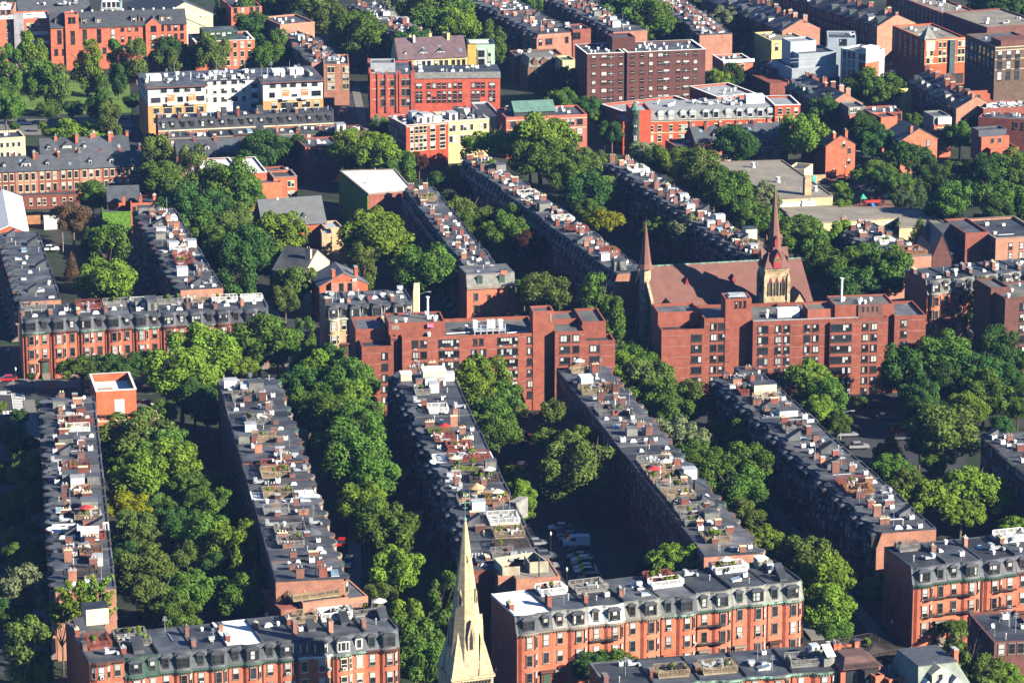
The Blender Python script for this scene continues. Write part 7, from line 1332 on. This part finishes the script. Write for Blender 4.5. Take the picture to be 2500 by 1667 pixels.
for (lm, c, kk), ls in cnt.items():
    for i, (sx, sy, k, x, y, r, c, kk, vr, lm) in enumerate(ls):
        z = 8.0; vr, zo = vr
        for _ in range(4):
            p = P(k, x, y, z); R_m = r/2.8*M_PER_PX(p)*(1.68 if r > 60 else 1.4); Rv = R_m*vr; z = zo or Rv*.95+(2.0 if R_m > 3 else .5)
        lab = f"{CWd[c]} {KW[kk]} tree near the {lm}"
        if len(ls) > 1: lab = f"{CWd[c]} {KW[kk]} tree near the {lm}, {ORD[i+1]} from left"
        e = empty('conifer' if kk == 'c' else 'tree', (p.x, p.y, 0), rt.uniform(0, 6.28), lab, 'tree', 'street and garden trees')
        cm = rt.choice(CROWN[KN[kk]]); obj('crown', cm, LEAF[c], e, (0, 0, z), 0, (R_m*(1.0 if kk != 'c' else 1.6), R_m*(1.0 if kk != 'c' else 1.6), Rv*(1.0 if kk != 'c' else .95)))
        H_ = z+Rv; obj('trunk', rt.choice(TRUNK), None, e, (0, 0, 0), 0, (min(H_*.8, R_m*1.25) if kk != 'c' else H_*.4, min(H_*.8, R_m*1.25) if kk != 'c' else H_*.4, H_*(.98 if kk != 'f' else .9)))
print('TREES', len(TL))
# ================================================================= VEHICLES
def car_meshes(kind):
    L_, W_, H1, H2 = {'car': (4.5, 1.78, .88, 1.42), 'van': (5.4, 2.0, 1.25, 2.3), 'suv': (4.7, 1.85, 1.05, 1.72)}[kind]
    if kind == 'van': prof = [(-L_/2, .35), (-L_/2, H2-.1), (-L_/2+.15, H2), (L_/2-1.6, H2), (L_/2-.9, H1+.15), (L_/2-.05, H1-.1), (L_/2, .35)]
    else: prof = [(-L_/2, .35), (-L_/2, H1-.12), (-L_/2+.1, H1), (L_/2-1.25, H1), (L_/2-.15, H1-.2), (L_/2, .45), (L_/2-.05, .3)]
    def shell(pr, w0, w1, zc):
        n = len(pr); b = MB(); v = []
        for s in (-1, 1): v += [(x, s*(w0 if z <= zc else w1)/2, z) for x, z in pr]
        f = [(i, (i+1) % n, (i+1) % n+n, i+n)[::-1] for i in range(n)]+[tuple(range(n)), tuple(range(2*n-1, n-1, -1))]
        b.add(v, f); return b
    r = {'body': shell(prof, W_, W_*.9, H1+.05).mesh('body')}
    if kind != 'van':
        cab = [(-L_/2+.35, H1-.02), (-L_/2+.85, H2-.06), (-L_/2+1.2, H2-.02), (.35, H2-.03), (1.1, H1-.02)] if kind == 'car' else [(-L_/2+.1, H1-.02), (-L_/2+.35, H2-.06), (-L_/2+.6, H2-.02), (.5, H2-.03), (1.15, H1-.02)]
        r['windows'] = shell(cab, W_*.9, W_*.76, H1+.1).mesh('windows')
        x0, x1 = cab[2][0]-.1, cab[3][0]+.05; b = MB(); b.box(x0, x1, -W_*.375, W_*.375, H2-.04, H2+.02); r['roof_panel'] = b.mesh('roof_panel')
    else:
        b = MB(); b.add([(L_/2-1.5, -.85, H2-.12), (L_/2-.88, -.85, H1+.2), (L_/2-.88, .85, H1+.2), (L_/2-1.5, .85, H2-.12)], [(0, 1, 2, 3)])
        for s in (-1, 1): b.box(L_/2-2.6, L_/2-1.6, s*.955-.03, s*.955+.03, H1+.2, H2-.25, True)
        r['windows'] = b.mesh('windows')
    b = MB(); b.tube((0, -.1, 0), (0, .1, 0), .32, .32, 12); r['wheel'] = b.mesh('wheel'); b = MB(); b.tube((0, -.115, 0), (0, .115, 0), .18, .18, 10); r['rim'] = b.mesh('rim')
    b = MB(); b.box(-.03, .03, -.18, .18, -.08, .08, True); r['lamp'] = b.mesh('headlight'); r['dim'] = (L_, W_, H1); return r
CM = {k: car_meshes(k) for k in ('car', 'van', 'suv')}
paintc = {n: mat('car_'+n, c, rough=.25, amp=.02, rand=0, fine=.02, spec=.6, metal=mt) for n, c, mt in (('silver', (.5, .52, .55), .5), ('white', (.8, .8, .8), 0), ('grey', (.2, .22, .25), .4), ('black', (.02, .02, .025), 0), ('red', (.5, .02, .02), 0), ('blue', (.1, .2, .4), .3), ('dark', (.05, .06, .08), .3))}
CARS = [(8, 1560, 553, 'silver', 'car', 178, 'alley'), (8, 1615, 612, 'white', 'van', 184, 'alley'), (8, 1640, 655, 'dark', 'car', 180, 'alley'), (8, 1630, 697, 'silver', 'car', 182, 'alley'), (8, 1660, 750, 'grey', 'suv', 186, 'alley'), (8, 1672, 775, 'silver', 'car', 184, 'alley'), (8, 1705, 850, 'black', 'suv', 184, 'alley'), (8, 1400, 697, 'grey', 'suv', 10, 'alley'), (8, 1345, 605, 'silver', 'car', 10, 'alley'), (8, 1240, 90, 'silver', 'suv', 80, 'alley'), (8, 55, 745, 'silver', 'suv', 262, 'tree-lined street'), (8, 10, 610, 'red', 'car', 262, 'tree-lined street'), (8, 1560, 520, 'grey', 'car', 182, 'alley'),
    (8, 1575, 583, 'silver', 'car', 180, 'alley'), (8, 1655, 722, 'white', 'car', 184, 'alley'), (8, 1680, 800, 'silver', 'car', 184, 'alley'), (8, 1500, 500, 'white', 'car', 182, 'alley'), (8, 1420, 760, 'silver', 'car', 10, 'alley'),
    (6, 1410, 1305, 'grey', 'car', 8, 'car park'), (6, 1500, 1400, 'red', 'car', 4, 'car park'), (6, 1148, 1422, 'silver', 'car', 8, 'car park'), (6, 1222, 1505, 'silver', 'car', 8, 'car park'), (6, 1160, 1385, 'dark', 'suv', 8, 'car park'), (6, 1530, 1447, 'grey', 'car', 4, 'car park'), (6, 1350, 1220, 'dark', 'car', 8, 'car park'), (6, 1120, 1350, 'grey', 'car', 8, 'car park'),
    (4, 345, 157, 'white', 'car', 12, 'yard behind the vent-roofed row'), (4, 1040, 1095, 'silver', 'car', 190, 'avenue'), (4, 48, 1047, 'red', 'car', 185, 'avenue'), (4, 120, 1540, 'grey', 'car', 80, 'left street'), (1, 163, 840, 'white', 'suv', 5, 'grey avenue'), (1, 880, 912, 'grey', 'car', 95, 'street by the white apartments'), (1, 825, 805, 'dark', 'car', 10, 'grey avenue'),
    (3, 1485, 490, 'white', 'suv', 200, 'crossroads'), (3, 1550, 490, 'silver', 'car', 190, 'crossroads'), (3, 1500, 445, 'white', 'van', 185, 'crossroads'), (3, 985, 1240, 'black', 'car', 175, 'school car park'), (3, 1092, 1232, 'silver', 'car', 185, 'school car park'), (3, 1155, 1235, 'dark', 'car', 180, 'school car park'), (3, 1275, 1278, 'blue', 'car', 180, 'school car park'), (3, 1210, 1052, 'silver', 'car', 175, 'lane by the red gable'),
    (5, 1220, 1310, 'grey', 'car', 4, 'yard below the red apartments'), (5, 1250, 1440, 'dark', 'suv', 4, 'alley'), (5, 1262, 1505, 'dark', 'suv', 4, 'alley'), (5, 1385, 1290, 'dark', 'car', 184, 'yard below the red apartments'), (2, 25, 752, 'silver', 'car', 95, 'street left of the crimson block'), (2, 10, 775, 'grey', 'car', 95, 'street left of the crimson block')]
seen = {}
for k, x, y, c, kd, a, pl in CARS:
    p = P(k, x, y, .6); key = (c, kd, pl); seen[key] = seen.get(key, 0)+1
    nm = {'car': 'sedan', 'van': 'van', 'suv': 'tall hatchback'}[kd]; lab = f"{c} {nm} parked in the {pl}"
    if sum(1 for q in CARS if (q[3], q[4], q[6]) == key) > 1: lab = f"{c} {nm} parked in the {pl}, {ORD[seen[key]]} from far end of its kind"
    e = empty('parked_car' if kd != 'van' else 'parked_van', (p.x, p.y, 0), math.radians(a), lab, 'car' if kd != 'van' else 'van', 'parked vehicles'); m = CM[kd]; L_, W_, H1 = m['dim']
    obj('body', m['body'], paintc[c], e); obj('car_windows', m['windows'], glass, e)
    if 'roof_panel' in m: obj('roof_panel', m['roof_panel'], paintc[c], e)
    for sx in (-.31, .31):
        for sy in (-1, 1): w_ = obj('wheel', m['wheel'], rubber, e, (L_*sx, sy*(W_/2-.08), .32)); obj('rim', m['rim'], metals, w_)
    for sy in (-1, 1): obj('headlight', m['lamp'], whitep, e, (L_/2-.02, sy*W_*.36, .62)); obj('tail_light', m['lamp'], redm, e, (-L_/2+.0, sy*W_*.36, .72))
# ================================================================= STREET FURNITURE
def lamp(p, kind, h, label, rz=0):
    e = empty('street_lamp', (p.x, p.y, 0), rz, label, 'street lamp', 'street lamps')
    if kind == 'arm':
        b = MB(); b.tube((0, 0, 0), (0, 0, h-.8), .11, .08, 6); pr = (0, 0, h-.8)
        for i in range(1, 6): t = i/5; q = (2.2*t, 0, h-.8+.8*math.sin(t*PI/2)); b.tube(pr, q, .06, .05, 5); pr = q
        obj('pole', b.mesh('pole'), metals, e); obj('lamp_head', MB().box(2.1, 3.0, -.15, .15, h-.1, h+.08, True).mesh('lamp_head'), metals, e)
    else:
        obj('pole', MB().tube((0, 0, 0), (0, 0, h-.6), .09, .07, 6).tube((0, 0, 0), (0, 0, .8), .16, .1, 6).mesh('pole'), trimd, e)
        obj('lantern', MB().frus(ngon((0, 0), .12, 8), h-.6, ngon((0, 0), .24, 8), h-.15).cone(ngon((0, 0), .24, 8), h-.15, (0, 0, h+.25)).mesh('lantern'), whitep, e)
lamp(P(6, 757, 1235), 'arm', 8.2, 'tall curved-arm street lamp beside the white penthouse deck'); lamp(P(6, 1097, 1465), 'arm', 6.6, 'curved-arm street lamp in the car park')
lamp(P(5, 540, 700), 'arm', 9, 'curved-arm lamp behind the left red apartment block')
for k, x, y, h, lab in ((4, 110, 1098, 4.3, 'post-top lamp on the pavement at the corner of the red terrace'), (4, 60, 950, 3.8, 'post-top lamp in the dark street left of the terrace'), (4, 225, 1140, 5.5, 'dark post-top lamp standing in front of the crosswalk'), (4, 815, 1050, 4, 'post-top lamp among trees behind the orange-red box'), (8, 1067, 1620, 4.2, 'white-globed lamp right of the yellow steeple'), (8, 1440, 690, 4.6, 'slim lamp post in the parked-car alley'), (8, 1550, 900, 3.5, 'lamp post behind the white roof of the central terrace'), (9, 1445, 1290, 4.3, 'post-top lamp beyond the dark-railed terrace'), (3, 1052, 1215, 2.6, 'black lamp post against the plain red gable, left one'), (3, 1128, 1212, 3.3, 'black lamp post against the plain red gable, right one'), (3, 1700, 480, 6, 'lamp post by the red corner building'), (4, 1140, 1330, 6, 'slim lamp post right of the orange-red box'), (1, 370, 800, 5, 'lamp post on the park side of the grey avenue')): lamp(P(k, x, y), 'post', h, lab)
e = empty('utility_pole', P(4, 432, 190), 0, 'wooden utility pole beside the vent-roofed row', 'pole'); obj('pole', MB().tube((0, 0, 0), (0, 0, 5.6), .16, .12, 7).mesh('pole'), trimst, e)
e = empty('traffic_signal', P(3, 1610, 520), 0, 'traffic signal mast over the crossroads', 'traffic light'); obj('mast', MB().tube((0, 0, 0), (0, 0, 6), .12, .1, 6).tube((0, 0, 5.6), (-7, 0, 5.9), .07, .05, 5).mesh('mast'), trimd, e)
for x in (-6.5, -3.2, 0.3): obj('signal_head', MB().box(x-.18, x+.18, -.3, -.1, 4.9, 5.9, True).mesh('signal_head'), trimd, e)
# playground
p = P(3, 1300, 1420); e = empty('playground_tower', (p.x, p.y, 0), .2, 'playground frame with green pointed roofs, red posts and blue slide', 'playground equipment')
b = MB()
for x in (-2.6, -1.2, 2.8, 4.2, 0.8):
    for y in (0, 1.4): b.tube((x, y, 0), (x, y, 2.6), .07, .07, 5)
obj('post', b.mesh('post'), redm, e); obj('platform', MB().box(-2.6, 4.2, 0, 1.4, 1.2, 1.3, True).mesh('platform'), trimb, e)
for x in (-1.9, 5.2): obj('roof', MB().cone([(x-1, -.3), (x+1, -.3), (x+1, 1.7), (x-1, 1.7)], 2.6, (x, .7, 3.9)).mesh('roof'), mat('green_plastic', (.03, .3, .18), rough=.5), e)
obj('slide', MB().add([(.2, 0, 1.3), (1, 0, 1.3), (1.2, -2.6, .1), (.4, -2.6, .1)], [(0, 1, 2, 3)]).mesh('slide'), tarpb, e); obj('barrier', MB().box(-1.2, 2.8, -.05, .05, 1.4, 2.1, True).mesh('barrier'), redm, e)
# gazebo and rooftop specials
def on_roof(k, x, y, fn):
    r = house_at(P(k, x, y, 13.2))
    if r: dd, (N, hw_, dep, z, lab, rr), q = r; return fn(N, min(max(q.x, 0), hw_), min(max(q.y, 1), dep-1), z, N.rz)
def gaz(N, x, y, z, rz):
    N.part('gazebo', MB().prism(ngon((x, y), 1.3, 8), z, z+2.1).cone(ngon((x, y), 1.8, 8), z+2.1, (x, y, z+3.1)), tan)
on_roof(8, 935, 290, gaz)
def penth(w_, l, h, m, rf=None):
    def fn(N, x, y, z, rz): N.part('penthouse', MB().box(x-l/2, x+l/2, y-w_/2, y+w_/2, z, z+h), m); N.part('penthouse_roof', MB().box(x-l/2-.1, x+l/2+.1, y-w_/2-.1, y+w_/2+.1, z+h, z+h+.1, True), rf or roofs[1])
    return fn
on_roof(5, 640, 1060, penth(5, 4, 2.4, trimc, roofw)); on_roof(5, 450, 1060, penth(2.4, 2.4, 1.6, trimc, roofw)); on_roof(5, 1680, 1100, penth(2.6, 3, 2.6, whitep, roofw)); on_roof(6, 570, 1145, penth(5, 3, 2.4, trimc, roofs[0])); on_roof(6, 730, 1300, penth(4, 3, 1.8, whitep, roofs[3])); on_roof(6, 480, 85, penth(3, 3.2, 2.8, trimc, roofs[0]))
on_roof(7, 655, 1200, penth(3.4, 4, 3.0, trimc, roofs[2])); on_roof(7, 615, 585, penth(3.4, 2.6, 2.0, whitep, roofw)); on_roof(6, 415, 990, penth(4, 4, 1.6, slate, roofs[2])); on_roof(8, 2320, 340, penth(1, 1, 1, slate)); on_roof(9, 550, 835, penth(2, 2, 1.8, trimc, roofw))
f = Fr('screen_wall', 'white striped screen wall on the far side of the garden deck', 'screen', 8, (1150, 345), (1205, 355), 13.4); f.N.part('panel', MB().box(0, f.len, 0, 4.5, 10, 13.9), woodc['grey'])
# flag on the shaded wall
p = P(4, 1590, 1530, 9); o = obj('flag', MB().quad((0, 0, 0), (.35, -.1, -1.6), (1.25, -.1, -1.3), (.9, 0, .3)).mesh('flag'), redm, None, p); tag(o, 'red and white striped flag hanging on the shaded row front', 'flag')
